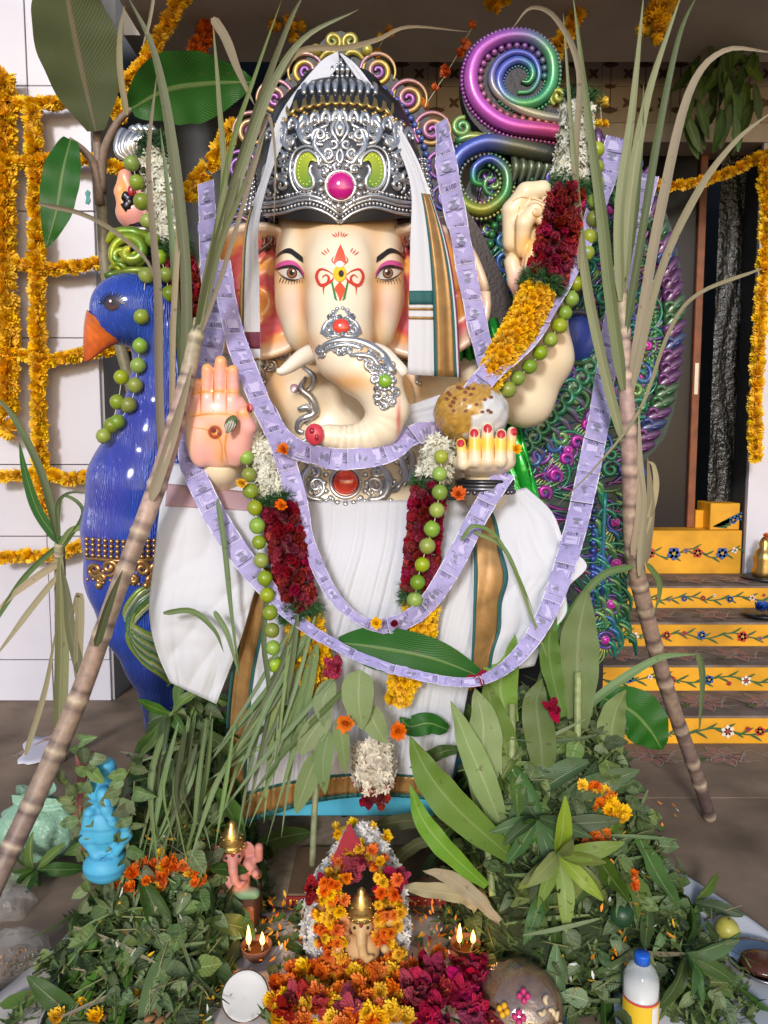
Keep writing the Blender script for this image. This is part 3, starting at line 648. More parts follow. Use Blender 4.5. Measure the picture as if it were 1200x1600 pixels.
# rim follows a shallow V in front
for i in range(5):
    fr = np.clip((CY - V[i, :, 1]) / .24, -.3, 1); dip = np.clip(1 - np.abs(V[i, :, 0] - P(531, 340, 2.4)[0]) / .2, 0, 1); V[i, :, 2] -= (.058 * fr + .022 * dip * (fr > 0) - .01) * (1, .8, .5, .25, .1)[i]
F = [(i * nseg + j, i * nseg + (j + 1) % nseg, (i + 1) * nseg + (j + 1) % nseg, (i + 1) * nseg + j) for i in range(k - 1) for j in range(nseg)]
CV = V.reshape(-1, 3); CROWN = MB().add(CV, F, DKS * 1.5).build('crown', m_silver, ST); CB = bvh_of(CV, F)
Rf = Relief(CB, 2.35)
def both(fn): fn(lambda p: np.array(p, float)); fn(lambda p: mir(p))
LS = [(.30, .30, .32), (.62, .62, .64), (.66, .66, .68)]
def half(m):
    T = lambda p, w_, c=SIL: Rf.tube(m(p), w_, c)
    for off, w_ in ((0, 3.2), (6, 2.2), (18, 2.6)): T([(408, 318 + off), (440, 315 + off), (478, 306 + off), (508, 314 + off), (531, 330 + off)], w_)
    Rf.beads(m([(410, 330), (440, 327), (478, 318), (508, 326), (531, 342)]), 2.6, 1.05); Rf.beads(m([(412, 311), (440, 308), (478, 299), (500, 304), (514, 312)]), 2.6, 1.05)
    # paisley outline
    pa = [(499, 262), (496, 246), (482, 236), (468, 243), (461, 262), (463, 283), (475, 296), (489, 293), (490, 280), (484, 268), (488, 258)]
    T(pa, [3, 3.4, 3.4, 3]); T([(502, 258), (498, 238), (480, 229), (462, 237), (454, 258), (457, 286), (470, 303), (490, 301)], [1.5, 2.6, 2.6, 1.5])
    Rf.beads(m([(489, 250), (480, 243), (471, 249), (467, 264), (469, 281), (478, 289), (484, 284)]), 2.0, 1.3, (.72, .75, .2))
    # scrolls
    for c, r0, r1, tn, a0, cw, w_ in (((500, 213), 15, 3, 1.3, 1.2, 1, 4.2), ((512, 240), 11, 2, 1.2, 2.5, -1, 3.4), ((478, 208), 13, 2, 1.3, 4.5, 1, 3.6), ((452, 220), 14, 2, 1.3, 4.2, -1, 3.6), ((437, 245), 16, 2, 1.5, 1.0, 1, 3.6), ((425, 275), 15, 2, 1.5, 4.0, -1, 3.6), ((441, 290), 13, 2, 1.4, 2.0, 1, 3.2), ((447, 265), 9, 2, 1.3, 5, 1, 2.6), ((508, 265), 9, 2, 1.2, 3.4, 1, 3), ((420, 303), 9, 2, 1.2, 0, 1, 2.6), ((436, 214), 10, 2, 1.2, 0, 1, 3), ((521, 226), 9, 2, 1.1, 2.8, -1, 3.2)):
        T(spir(c, r0, r1, tn, a0, cw), [w_ * .6, w_, w_, w_ * .9, w_ * 1.1])
    T([(524, 250), (512, 256), (505, 246), (492, 228), (498, 205), (512, 196), (508, 188)], [2, 4, 5, 5, 4, 3, 2]); T([(486, 226), (476, 222), (468, 204), (476, 190), (470, 182)], [3, 5, 5, 4, 2]); T([(455, 236), (446, 226), (446, 206), (436, 200)], [3, 4, 4, 2]); T([(425, 255), (416, 262), (412, 290), (416, 306)], [2, 4, 4, 2])
    T([(531, 178), (520, 196), (520, 208), (531, 225)], [1, 3, 3, 1])
    for c in ((462, 232), (450, 305), (494, 240), (484, 312), (512, 285), (456, 250)): Rf.bead(*m([c])[0], 3)
    # lotus tips along upper edge
    for a in range(7):
        xx = 526 - a * 17; yy = 182 + a * a * .75; Rf.tube(m([(xx - 6, yy + 10), (xx - 5, yy), (xx + 1, yy - 7), (xx + 6, yy), (xx + 6, yy + 10)]), [3, 4, 4, 4, 3]); Rf.bead(*m([(xx, yy + 4)])[0], 4)
    for a in range(6):
        xx = 524 - a * 16; Rf.beads(m([(xx, 172 + a * a * .6), (xx - 12, 174 + (a + 1) ** 2 * .6)]), 3.2, 1.1, GOLD)
        xx = 525 - a * 14; Rf.tube(m([(xx - 6, 150 + a * a * .5), (xx - 5, 160 + a * a * .6), (xx, 164 + a * a * .6), (xx + 5, 160 + a * a * .5), (xx + 6, 150 + a * a * .4)]), [2, 3.4, 3.6, 3.4, 2], GOLD)
    for a in range(5):
        xx = 527 - a * 12; Rf.tube(m([(xx, 124 + a * 1.5), (xx - 3, 133 + a), (xx - 3, 146 + a * .6)]), [2, 5, 3])
    for a in range(3): xx = 528 - a * 8; Rf.tube(m([(xx, 118), (xx - 1, 110), (xx, 104)]), [2, 4, 2]); Rf.tube(m([(xx + 1, 100), (xx + 1, 92)]), [3, 1.6])
both(half)
def fillers(m):
    r9 = random.Random(31)
    for k in range(75):
        y0 = r9.uniform(192, 300); x0 = r9.uniform(531 - 118 + abs(y0 - 290) * .12, 520); r0 = r9.uniform(4, 8)
        if (abs(x0 - 532) < 40 and y0 > 255) or (455 < x0 < 503 and 228 < y0 < 304): continue
        Rf.tube(m(spir((x0, y0), r0, 1.5, 1.2, r9.random() * 6, r9.choice((1, -1)), 10)), [1.2, 2.2, 2.2], SIL * r9.uniform(.5, .9), lift=.0)
both(fillers)
# bead rosette round the jewel
for a in range(15): Rf.bead(532 + 31 * cos(2 * pi * a / 15), 291 + 32 * sin(2 * pi * a / 15), 5.0)
Rf.tube(spir((532, 291), 23, 23, 1, 0, 1, 30), 3.4); Rf.tube([(531, 186), (537, 200), (531, 214), (525, 200), (531, 186)], 3); Rf.bead(531, 201, 7, fl=.6); Rf.tube([(531, 232), (536, 244), (531, 256), (526, 244), (531, 232)], 2.6)
for yy in (119, 102): Rf.beads([(512 if yy > 110 else 518, yy), (531, yy + 2), (550 if yy > 110 else 544, yy)], 3, 1.0)
Rf.mb.build('filigree', m_silver, CROWN)
for s in (-1, 1):
    D = Decal(CB); q = lambda pts: [(531 + s * (531 - a), b) for a, b in pts]
    D.fill(q([(496, 252), (482, 239), (466, 250), (463, 275), (474, 293), (488, 290)]), q([(495, 254), (486, 252), (482, 262), (484, 272), (487, 281), (488, 289)]), .004, np.repeat(np.linspace((.50, .55, .02), (.06, .22, .02), 16)[:, None], 4, 1), 16, 4)
    D.mb.build('paisley', m_paintv, CROWN)
h, nv = hit(CB, 532, 291); mb = MB().sphere(h, (20 * PX(2.4), 11 * PX(2.4), 20 * PX(2.4)), 24, 14); mb.build('jewel', m_magenta, CROWN)
# side tassels of the crown
for s in (-1, 1):
    mb = MB(); 
    for k in range(11):
        c = P(531 + s * (133 - 2 * (5 - k) * .4), 250 + k * 8, 2.5); r = (5 + k * .55) * PX(2.5)
        for a in range(7): mb.sphere(c + np.array([r * cos(a * .9), r * sin(a * .9), 0]), .45 * r, 5, 4, SIL)
    c = P(531 + s * 134, 345, 2.5); mb.lathe([(.01, .03), (.016, .02), (.022, 0), (.026, -.03), (.02, -.032)], c, 14, SIL * .8); mb.build('crown_tassel', m_silver, CROWN)

# trunk ornaments
Rf = Relief(HB, 2.2)
for s in (-1, 1):
    q = lambda pts: [(533 + s * a, b) for a, b in pts]
    Rf.tube(q([(2, 524), (18, 526), (27, 518), (22, 505), (14, 500), (12, 492), (4, 482)]), [2, 4, 4, 3, 3, 2]); Rf.tube(spir((533 + s * 20, 514), 8, 2, 1.1, 0, s), 3)
    Rf.beads(q([(0, 528), (16, 530), (30, 520)]), 2.6); Rf.tube(q([(6, 498), (10, 505), (17, 512)]), 2.4)
for a in range(9): Rf.bead(533 + 13 * cos(a * .7), 491 + 9 * sin(a * .7), 3.2)
r9 = random.Random(13)
for k in range(26): Rf.tube(spir((533 + r9.uniform(-24, 24), r9.uniform(494, 530)), r9.uniform(4, 7), 1.5, 1.2, r9.random() * 6, r9.choice((1, -1)), 10), [1.4, 2.6, 2.2], SIL * r9.uniform(.4, .9), lift=.1)
Rf.mb.build('brow_ornament', m_silver, HEAD)
h, nv = hit(HB, 533, 512); MB().sphere(h, (12 * u, 7 * u, 12 * u), 18, 10).build('red_jewel', m_red_jewel, HEAD)
Rf = Relief(HB, 2.2)
Rf.tube([(497, 548), (512, 538), (532, 533), (556, 535), (580, 545), (600, 562), (612, 585)], [2, 5, 6, 7, 8, 8, 6])
Rf.tube([(502, 554), (520, 543), (545, 540), (566, 546)], [2, 4, 5, 3]); Rf.tube([(547, 556), (562, 556), (580, 560), (592, 574)], [3, 5, 6, 4])
for k in range(7): t = k / 6; a = np.array([506 + 62 * t, 548 - 18 * sin(pi * t * .8)]); Rf.tube([a, a + (-5, 8), a + (-9, 12)], [3, 3, 1])
for c, r0, tn, a0, cw in (((578, 570), 11, 1.3, 0, 1), ((597, 556), 9, 1.2, 3, -1), ((612, 572), 8, 1.2, 1, 1), ((585, 592), 10, 1.2, 4, 1), ((616, 612), 8, 1.2, 2, -1), ((590, 618), 9, 1.2, 5, 1), ((612, 628), 7, 1.2, 1, 1), ((600, 634), 6, 1.1, 3, -1)): Rf.tube(spir(c, r0, 2, tn, a0, cw), [2, 3.4, 3.2, 3])
for a in range(12): Rf.bead(601 + 13 * cos(a * pi / 6), 596 + 13 * sin(a * pi / 6), 4.2)
r9 = random.Random(12); cpath = crom([(505, 545), (535, 540), (565, 545), (590, 560), (602, 585), (606, 612), (604, 632)], 60)
for k in range(60):
    a = cpath[r9.randrange(60)] + np.array((r9.uniform(-17, 17), r9.uniform(-8, 12))); Rf.tube(spir(a, r9.uniform(4, 8), 1.5, 1.2, r9.random() * 6, r9.choice((1, -1)), 10), [1.4, 2.8, 2.4], SIL * r9.uniform(.45, .95), lift=.1)
Rf.mb.build('trunk_ornament', m_silver, HEAD)
h, nv = hit(HB, 601, 596, .004); MB().sphere(h, (9 * u, 6 * u, 9 * u), 16, 10).build('green_jewel', m_green_j, HEAD)

# ---- torso with arms
def f_body(G):
    u = PX(2.6); d = d_ell(G, P(530, 700, 2.66), (140 * u, 100 * u, 150 * u)); d = smin(d, d_ell(G, P(530, 560, 2.68), (125 * u, 75 * u, 70 * u)), .05)
    for s in (-1, 1):
        d = smin(d, d_ell(G, P(530 + s * 62, 622, 2.52), (54 * u, 42 * u, 52 * u)), .02); d = smin(d, d_cap(G, P(530 + s * 120, 560, 2.66), P(530 + s * 170, 640, 2.62), .10, .085), .05)
    d = smin(d, d_ell(G, P(530, 800, 2.58), (170 * u, 110 * u, 120 * u)), .06)
    d = smin(d, d_chain(G, [P(360, 650, 2.62), P(345, 780, 2.45), P(345, 730, 2.26)], [.085, .075, .06], .04), .03)
    d = smin(d, d_chain(G, [P(700, 650, 2.62), P(760, 800, 2.45), P(757, 745, 2.26)], [.085, .075, .06], .04), .03)
    return d
lo = P(290, 920, 2.4); hi = P(830, 480, 2.6); V, F = sdf_mesh(f_body, (lo[0] - .03, 2.14, lo[2]), (hi[0] + .03, 2.95, hi[2]), .012, 2)
x, y = gpx(V); b = np.broadcast_to((.80, .66, .47), V.shape).copy(); b = paintc(b, .6 * ga(x, y, 430, 600, 18, 60) + .6 * ga(x, y, 632, 600, 18, 60), OR); b = paintc(b, .5 * ga(x, y, 530, 560, 90, 18), OR)
TORSO = MB().add(V, F, b).build('torso', m_skin, ST); TB = bvh_of(V, F)
mb = Decal(TB); mb.disc((460, 607), 7, 7, .003, (.20, .02, .03)); mb.mb.build('nipple', m_paintv, TORSO)
# necklace collar, shoulder pieces, thread
Rf = Relief(TB, 2.35)
for s in (-1, 1):
    q = lambda pts: [(540 + s * a, b) for a, b in pts]
    Rf.tube(q([(34, 782), (60, 776), (66, 748), (54, 730), (66, 716), (84, 720), (92, 745), (80, 764)]), [4, 7, 8, 6, 6, 7, 6, 3]); Rf.tube(q([(88, 700), (100, 712), (102, 735), (90, 760)]), [3, 7, 7, 3])
    for c, r0, a0 in (((86, 712), 16, 1), ((46, 760), 17, 2), ((48, 738), 11, 4), ((72, 758), 12, 0), ((96, 740), 11, 3), ((30, 725), 9, 2), ((60, 700), 13, 5)): Rf.tube(spir((540 + s * c[0], c[1]), r0, 2, 1.5, a0, s), [3, 5, 4.5, 4])
    for k in range(5): Rf.tube(q([(40 + 7 * k, 748 + 3 * k), (38 + 6 * k, 762 + 2 * k), (34 + 6 * k, 774)]), [2, 3, 1])
    Rf.tube(q([(10, 690), (40, 694), (75, 700), (100, 690)]), 6); Rf.beads(q([(20, 780), (40, 784), (70, 782)]), 4)
    Rc, Rf = Rf, Relief(TB, 2.35)
    for c, r0 in (((116, 545), 17), ((96, 540), 15), ((128, 565), 15), ((110, 570), 10), ((86, 552), 10)): Rf.tube(spir((533 + s * c[0], c[1]), r0, 2, 1.5, s + c[0], s), [3, 4.5, 4, 4])
    Rf.tube([(533 + s * 136, 560), (533 + s * 124, 580), (533 + s * 118, 596), (533 + s * 126, 600)], [7, 5, 3, 4]); [Rf.tube(spir((533 + s * rnd.uniform(84, 138), rnd.uniform(532, 578)), rnd.uniform(5, 9), 2, 1.2, rnd.random() * 6, 1, 10), [1.5, 3, 3], SIL * rnd.uniform(.3, .8)) for k_ in range(16)]; Rf.mb.build('shoulder_ornament', m_silver, TORSO); Rf = Rc
Rc, Rf = Rf, Relief(TB, 2.35)
Rf.tube([(478, 590), (470, 608), (486, 622), (492, 645), (470, 655), (466, 672), (476, 676)], [3, 6, 7, 7, 6, 5, 4]); Rf.tube([(474, 575), (490, 590), (486, 606), (478, 612)], [4, 5, 4, 3]); Rf.tube([(466, 640), (480, 636), (486, 650), (478, 662)], [4, 6, 5, 3]); Rf.mb.build('chest_ornament', m_silver, TORSO); Rf = Rc
for a in range(16): Rf.bead(540 + 33 * cos(a * pi / 8), 755 + 33 * sin(a * pi / 8), 5.2)
Rf.tube(spir((540, 755), 23, 23, 1, 0, 1, 30), 3.5)
Rf.mb.build('collar', m_silver, TORSO)
h, nv = hit(TB, 540, 755, .004); MB().sphere(h, (20 * PX(2.35), 11 * PX(2.35), 20 * PX(2.35)), 24, 14).build('collar_jewel', m_red_jewel, TORSO)

# ---- raised palm (front left hand)
def hand_mesh(f, lo, hi, h, paintf): V, F = sdf_mesh(f, lo, hi, h, 2); x, y = gpx(V); return V, F, paintf(V, x, y)
HY = 2.2; uh = PX(HY)
fing = [((306, 598), (304, 650), 8.5), ((324, 577), (322, 640), 10), ((345, 565), (343, 640), 10.2), ((364, 579), (364, 640), 9.6)]
def f_palm(G):
    d = d_ell(G, P(341, 672, HY + .012), (54 * uh, 22 * uh, 60 * uh)); d = smin(d, d_ell(G, P(338, 645, HY + .01), (48 * uh, 18 * uh, 40 * uh)), .03)
    for (a, b_), (c, e), r in fing: d = smin(d, d_chain(G, [P(a, b_, HY - .012), P(lerp(a, c, .4), lerp(b_, e, .4), HY - .004), P(c, e, HY)], [r * uh * .92, r * uh, r * uh * 1.12], .004), .005)
    d = smin(d, d_chain(G, [P(380, 645, HY - .05), P(386, 668, HY - .035), P(372, 700, HY - .008)], [10 * uh, 13 * uh, 20 * uh], .012), .012)
    d = smin(d, d_ell(G, P(366, 695, HY - .008), (24 * uh, 16 * uh, 34 * uh)), .015); d = smin(d, d_ell(G, P(312, 690, HY - .002), (20 * uh, 16 * uh, 40 * uh)), .015)
    return d
def pc(V, x, y):
    b = np.broadcast_to((.86, .42, .38), V.shape).copy(); O = (.88, .42, .08)
    for yy in (612, 647): b = paintc(b, .7 * np.exp(-((y - yy) / 5) ** 2), O)
    for (a, b_), (c, e), r in fing: b = paintc(b, .8 * ga(x, y, a, b_ - 8, 14, 12), O)
    for xx in (314, 334, 354): b = paintc(b, .55 * ga(x, y, xx, 610, 2.5, 45), O)
    b = paintc(b, .7 * ga(x, y, 340, 676, 26, 20), O); b = paintc(b, .7 * ga(x, y, 345, 715, 10, 22), O); b = paintc(b, .6 * ga(x, y, 295, 670, 8, 60), (.88, .62, .30)); b = paintc(b, .45 * ga(x, y, 340, 735, 60, 12), (.82, .66, .46)); b = paintc(b, .5 * ga(x, y, 385, 640, 9, 9), O); return b
lo = P(278, 742, 2.1); hi = P(405, 545, 2.3); V, F, c = hand_mesh(f_palm, (lo[0] - .02, 2.08, lo[2] - .02), (hi[0] + .02, 2.33, hi[2] + .02), .0042, pc)
PALM = MB().add(V, F, c).build('raised_hand', m_skin, ST); PB = bvh_of(V, F)
D = Decal(PB, HY); D.disc((390, 638), 5, 8, .002, (.5, .02, .02)); D.mb.build('fingernail', m_paintv, PALM); D = Decal(PB, HY)
for k in range(7): a = spir((336, 675), 12, 5, .8, k, 1, 8); D.line(a, 1.6, .002 + .0003 * k, (.4, .06, .02), 12)
for yy in (613, 648): D.line([(297, yy + 4), (320, yy - 1), (345, yy - 2), (372, yy + 2)], 3.2, .0016, (.70, .24, .03), 14)
for xx, y0_ in ((315, 598), (334.5, 578), (354.5, 578)): D.line([(xx, y0_), (xx - 1, 620), (xx - 1, 648)], 2.4, .0014, (.62, .18, .04), 12)
D.line([(300, 668), (325, 672), (345, 690), (347, 722)], 3, .0016, (.74, .30, .05), 14); D.line([(372, 660), (356, 676), (352, 700), (356, 722)], 3, .0016, (.74, .28, .05), 14)
D.disc((334, 672), 4, 4, .0045, (.18, .02, .02)); D.disc((343, 677), 3, 2.5, .0045, (.25, .03, .02)); D.mb.build('palm_drawing', m_paintv, PALM)

# ---- front right hand, fingers up
fg = [((720, 692), (724, 725), 8.5), ((741, 676), (742, 720), 9.6), ((762, 669), (762, 720), 10), ((783, 678), (781, 720), 9.5), ((800, 674), (796, 712), 8.5)]
def f_fist(G):
    d = d_ell(G, P(756, 722, 2.20), (50 * uh, 32 * uh, 20 * uh)); d = smin(d, d_ell(G, P(756, 728, 2.24), (44 * uh, 34 * uh, 18 * uh)), .02)
    for k, ((a, b_), (c, e), r) in enumerate(fg): d = smin(d, d_chain(G, [P(a, b_, 2.165 + (.03 if k == 4 else 0)), P(c, e, 2.15 + (.03 if k == 4 else 0)), P(c, e + 4, 2.2)], [r * uh * .9, r * uh * 1.1, r * uh * 1.2], .006), .006)
    return d
def pf(V, x, y):
    b = np.broadcast_to((.80, .66, .47), V.shape).copy(); b = paintc(b, .9 * smooth(712, 698, y) * smooth(675, 690, y), (.88, .58, .03))
    for xx in (731, 752, 772): b = paintc(b, .7 * ga(x, y, xx, 705, 2.5, 22), (.75, .38, .05))
    b = paintc(b, .6 * ga(x, y, 803, 675, 14, 14), (.86, .42, .36)); return b
lo = P(695, 752, 2.1); hi = P(820, 655, 2.3); V, F, c = hand_mesh(f_fist, (lo[0] - .02, 2.08, lo[2] - .02), (hi[0] + .02, 2.34, hi[2] + .02), .0042, pf)
FIST = MB().add(V, F, c).build('cupped_hand', m_skin, ST); FB = bvh_of(V, F); D = Decal(FB, 2.15)
for xx in (731, 752, 772.5): D.line([(xx, 690), (xx, 705), (xx + .5, 722)], 2.2, .0014, (.50, .22, .04), 10)
D.mb.build('finger_crease', m_paintv, FIST)
for k, ((a, b_), _, r) in enumerate(fg): D = Decal(FB, 2.15); D.disc((a + (3 if k == 4 else 0), b_ + 1), r * .62, r * .68, .002, (.55, .02, .03), 14); D.mb.build('fingernail', mat('nail_red', (.5, .02, .03), .25) if k == 0 else bpy.data.materials['nail_red'], FIST)
mb = MB(); c = P(757, 752, 2.24)
for k in range(3): mb.tube([c + np.array([44 * uh * cos(a), 36 * uh * sin(a), -.01 * k]) for a in np.linspace(0, 2 * pi, 28)], .008, 6, DKS * (1 + k))
for a in np.linspace(0, 2 * pi, 26)[:-1]: mb.sphere(c + np.array([46 * uh * cos(a), 38 * uh * sin(a), -.03]), .008, 6, 5, (.15, .15, .17))
mb.build('bracelet', m_silver, FIST)

# ---- rear right arm and hand
def f_rarm(G):
    u = PX(2.5); d = d_chain(G, [P(700, 590, 2.72), P(822, 625, 2.55), P(852, 560, 2.52), P(850, 470, 2.56), P(838, 430, 2.6)], [.09, 40 * u, 40 * u, 34 * u, 26 * u], .04)
    return d
lo = P(690, 680, 2.5); hi = P(905, 410, 2.6); V, F = sdf_mesh(f_rarm, (lo[0], 2.4, lo[2]), (hi[0], 2.85, hi[2]), .010, 3); x, y = gpx(V)
b = np.broadcast_to((.80, .68, .50), V.shape).copy(); b = paintc(b, .5 * ga(x, y, 868, 500, 20, 60), OR); MB().add(V, F, b).build('rear_arm', m_skin, ST)
def f_rhand(G):
    u = PX(2.5); d = d_ell(G, P(822, 375, 2.5), (36 * u, 24 * u, 50 * u)); 
    d = smin(d, d_chain(G, [P(800, 380, 2.47), P(800, 330, 2.46), P(822, 302, 2.45), P(848, 296, 2.45)], [14 * u, 15 * u, 15 * u, 13 * u], .01), .006)
    d = smin(d, d_chain(G, [P(815, 390, 2.445), P(818, 350, 2.43), P(838, 325, 2.43), P(852, 335, 2.43)], [11 * u, 12 * u, 12 * u, 10 * u], .01), .005)
    d = smin(d, d_chain(G, [P(850, 300, 2.46), P(858, 320, 2.45), P(845, 345, 2.43)], [10 * u, 9 * u, 8 * u], .01), .004)
    d = smin(d, d_chain(G, [P(832, 390, 2.44), P(826, 420, 2.43), P(815, 450, 2.43)], [13 * u, 11 * u, 12 * u], .01), .005)
    return smin(d, d_chain(G, [P(800, 410, 2.47), P(806, 440, 2.46), P(812, 458, 2.45)], [12 * u, 12 * u, 10 * u], .01), .005)
def ph(V, x, y): b = np.broadcast_to((.82, .68, .46), V.shape).copy(); b = paintc(b, .85 * ga(x, y, 826, 385, 22, 22), (.86, .42, .05)); b = paintc(b, .8 * ga(x, y, 812, 445, 18, 26), (.86, .38, .36)); return paintc(b, .5 * ga(x, y, 838, 345, 5, 20), OR)
lo = P(775, 478, 2.4); hi = P(875, 280, 2.5); V, F, c = hand_mesh(f_rhand, (lo[0] - .01, 2.36, lo[2]), (hi[0], 2.62, hi[2] + .01), .005, ph); RH = MB().add(V, F, c).build('rear_hand', m_skin, ST); D = Decal(bvh_of(V, F), 2.42)
D.line(spir((838, 330), 15, 3, 1.3, 3.6, 1, 14), 2.2, .0014, (.55, .30, .10), 26); D.line([(812, 322), (806, 350), (806, 385), (812, 410)], 2.4, .0014, (.62, .32, .08), 14); D.line([(822, 396), (818, 420), (814, 455)], 2.4, .0014, (.62, .22, .12), 10); D.line([(800, 315), (815, 308), (835, 312), (850, 318)], 2, .0014, (.58, .34, .12), 10); D.mb.build('finger_crease', m_paintv, RH)
# ---- rear left hand with silver blade
def f_lhand(G):
    u = PX(2.58); d = d_ell(G, P(212, 332, 2.58), (30 * u, 24 * u, 26 * u)); d = smin(d, d_chain(G, [P(198, 335, 2.56), P(188, 300, 2.55), P(196, 276, 2.55), P(204, 300, 2.54)], [12 * u, 9 * u, 10 * u, 8 * u], .008), .006)
    d = smin(d, d_chain(G, [P(222, 300, 2.55), P(236, 320, 2.55), P(240, 345, 2.56)], [10 * u, 10 * u, 12 * u], .01), .006); return smin(d, d_cap(G, P(222, 345, 2.6), P(262, 372, 2.66), .05, .06), .02)
lo = P(165, 420, 2.58); hi = P(300, 255, 2.58); V, F = sdf_mesh(f_lhand, (lo[0], 2.45, lo[2]), (hi[0], 2.76, hi[2]), .006, 2); x, y = gpx(V)
b = np.broadcast_to((.86, .36, .34), V.shape).copy(); b = paintc(b, .85 * ga(x, y, 190, 300, 12, 34), (.86, .42, .06)); LH = MB().add(V, F, b).build('rear_hand', m_skin, ST)
mb = MB().sphere(P(205, 298, 2.525), (.012, .008, .018), 10, 8, (.45, .02, .03)); mb.build('fingernail', m_paintv, LH)
mb = MB().tube([P(194 + 10 * sin(k * .35), 305 + k * 2.4, 2.54) for k in range(10)], np.array([8, 10, 8, 10, 8, 10, 8, 10, 8, 9]) * PX(2.5), 10, (.05, .05, .06)); mb.build('spring_ring', m_silver, LH)
mb = MB()
for k in range(9):
    t = k / 8; mb.tube(crom([P(218, 256, 2.58), P(lerp(184, 215, t), lerp(240, 222, t), 2.56 + .01 * t), P(lerp(190, 236, t), lerp(204, 214, t), 2.58), P(lerp(205, 240, t), lerp(215, 240, t), 2.59)], 14), np.interp(np.linspace(0, 1, 14), [0, .5, 1], [.006, .012, .005]), 6, SIL * (1 - .5 * (k % 2)))
for k in range(4): mb.tube(crom([P(222 + 5 * k, 250, 2.6), P(212 + 8 * k, 212, 2.59), P(206 + 9 * k, 200 - 3 * (k % 2), 2.58), P(215 + 9 * k, 206, 2.58)], 12), .011, 7, SIL)
mb.build('silver_blade', m_silver, LH)
mb = MB()
for k in range(3): mb.tube([P(222 + 32 * cos(a), 362 + k * 9 + 4 * sin(a), 2.58 + .05 * sin(a)) for a in np.linspace(0, 2 * pi, 20)], .008, 6, SIL * .8)
for a in np.linspace(.1, pi - .1, 8): mb.sphere(P(222 - 32 * cos(a), 371 , 2.53), .014, 8, 6, SIL)
mb.tube([P(222, 350, 2.6), P(226, 400, 2.6)], 26 * PX(2.58), 14, (.03, .03, .04)); mb.build('bangle', m_silver, LH)

# ---- peacock
pk, pkr = pxs([(236, 486, 2.46, 46), (256, 540, 2.47, 44), (258, 610, 2.47, 50), (245, 680, 2.47, 66), (225, 755, 2.47, 82), (214, 830, 2.47, 80), (212, 900, 2.47, 74), (222, 965, 2.48, 62), (245, 1030, 2.5, 48), (262, 1085, 2.52, 40), (266, 1170, 2.55, 36), (268, 1300, 2.56, 42)])
def f_pea(G):
    u = PX(2.45); d = d_chain(G, pk, pkr, .03); d = smin(d, d_ell(G, P(204, 482, 2.42), (60 * u, 44 * u, 52 * u)), .03)
    return smin(d, d_ell(G, P(180, 505, 2.41), (34 * u, 28 * u, 30 * u)), .03)
lo = P(120, 1330, 2.5); hi = P(330, 420, 2.5); V, F = sdf_mesh(f_pea, (lo[0], 2.2, lo[2]), (hi[0], 2.75, hi[2]), .0085, 2); x, y = gpx(V)
Fa = np.array(F); nV = np.zeros_like(V); nf = np.cross(V[Fa[:, 2]] - V[Fa[:, 0]], V[Fa[:, 3]] - V[Fa[:, 1]])
for a in range(4): np.add.at(nV, Fa[:, a], nf)
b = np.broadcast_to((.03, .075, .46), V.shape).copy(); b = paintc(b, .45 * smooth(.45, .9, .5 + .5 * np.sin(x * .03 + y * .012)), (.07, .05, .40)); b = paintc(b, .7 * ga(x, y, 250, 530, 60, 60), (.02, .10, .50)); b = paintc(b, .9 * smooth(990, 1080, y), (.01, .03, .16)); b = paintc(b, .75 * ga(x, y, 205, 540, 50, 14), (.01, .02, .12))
m_pea = mat('peacock_paint', vcol=True, rough=.27, coat=.4)
t = m_pea.node_tree; N = t.nodes; wv_ = N.new('ShaderNodeTexWave'); wv_.inputs['Scale'].default_value = 34; wv_.inputs['Distortion'].default_value = 17; wv_.inputs['Detail'].default_value = 3; wv_.inputs['Detail Scale'].default_value = .55
mp = N.new('ShaderNodeMapping'); mp.inputs['Scale'].default_value = (1.6, 1.2, .42); tcc = N.new('ShaderNodeTexCoord'); t.links.new(tcc.outputs['Object'], mp.inputs[0]); t.links.new(mp.outputs[0], wv_.inputs[0])
bp = N.new('ShaderNodeBump'); bp.inputs['Strength'].default_value = .6; bp.inputs['Distance'].default_value = .007; t.links.new(wv_.outputs['Fac'], bp.inputs['Height']); t.links.new(bp.outputs[0], N['Principled BSDF'].inputs['Normal'])
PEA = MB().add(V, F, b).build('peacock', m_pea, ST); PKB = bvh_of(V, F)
# beak
nb = 16; mb = MB(); A = P(172, 508, 2.40); T = P(133, 566, 2.385)
ringb = []
for k in range(nb):
    t_ = k / (nb - 1); c = A * (1 - t_) + T * t_ + np.array([0, 0, .018 * sin(pi * t_)]); r = 40 * PX(2.4) * (1 - t_) ** .8 + .002
    dd_ = nrm(T - A); sd_ = nrm(np.cross(dd_, (0, 1, 0)))
    ringb.append([c + sd_ * r * cos(a) + np.array([0, 1, 0]) * r * .62 * sin(a) for a in np.linspace(0, 2 * pi, 18, endpoint=False)])
cb = np.repeat(np.linspace((.55, .12, .01), (.50, .09, .02), nb), 18, 0); cb[::5] *= 1.2
mb.add(np.array(ringb).reshape(-1, 3), [(i * 18 + j, i * 18 + (j + 1) % 18, (i + 1) * 18 + (j + 1) % 18, (i + 1) * 18 + j) for i in range(nb - 1) for j in range(18)] + [tuple((nb - 1) * 18 + j for j in range(18))], cb); mb.build('beak', mat('beak_paint', vcol=True, rough=.3, coat=.4, var=.35, vscale=18), PEA)
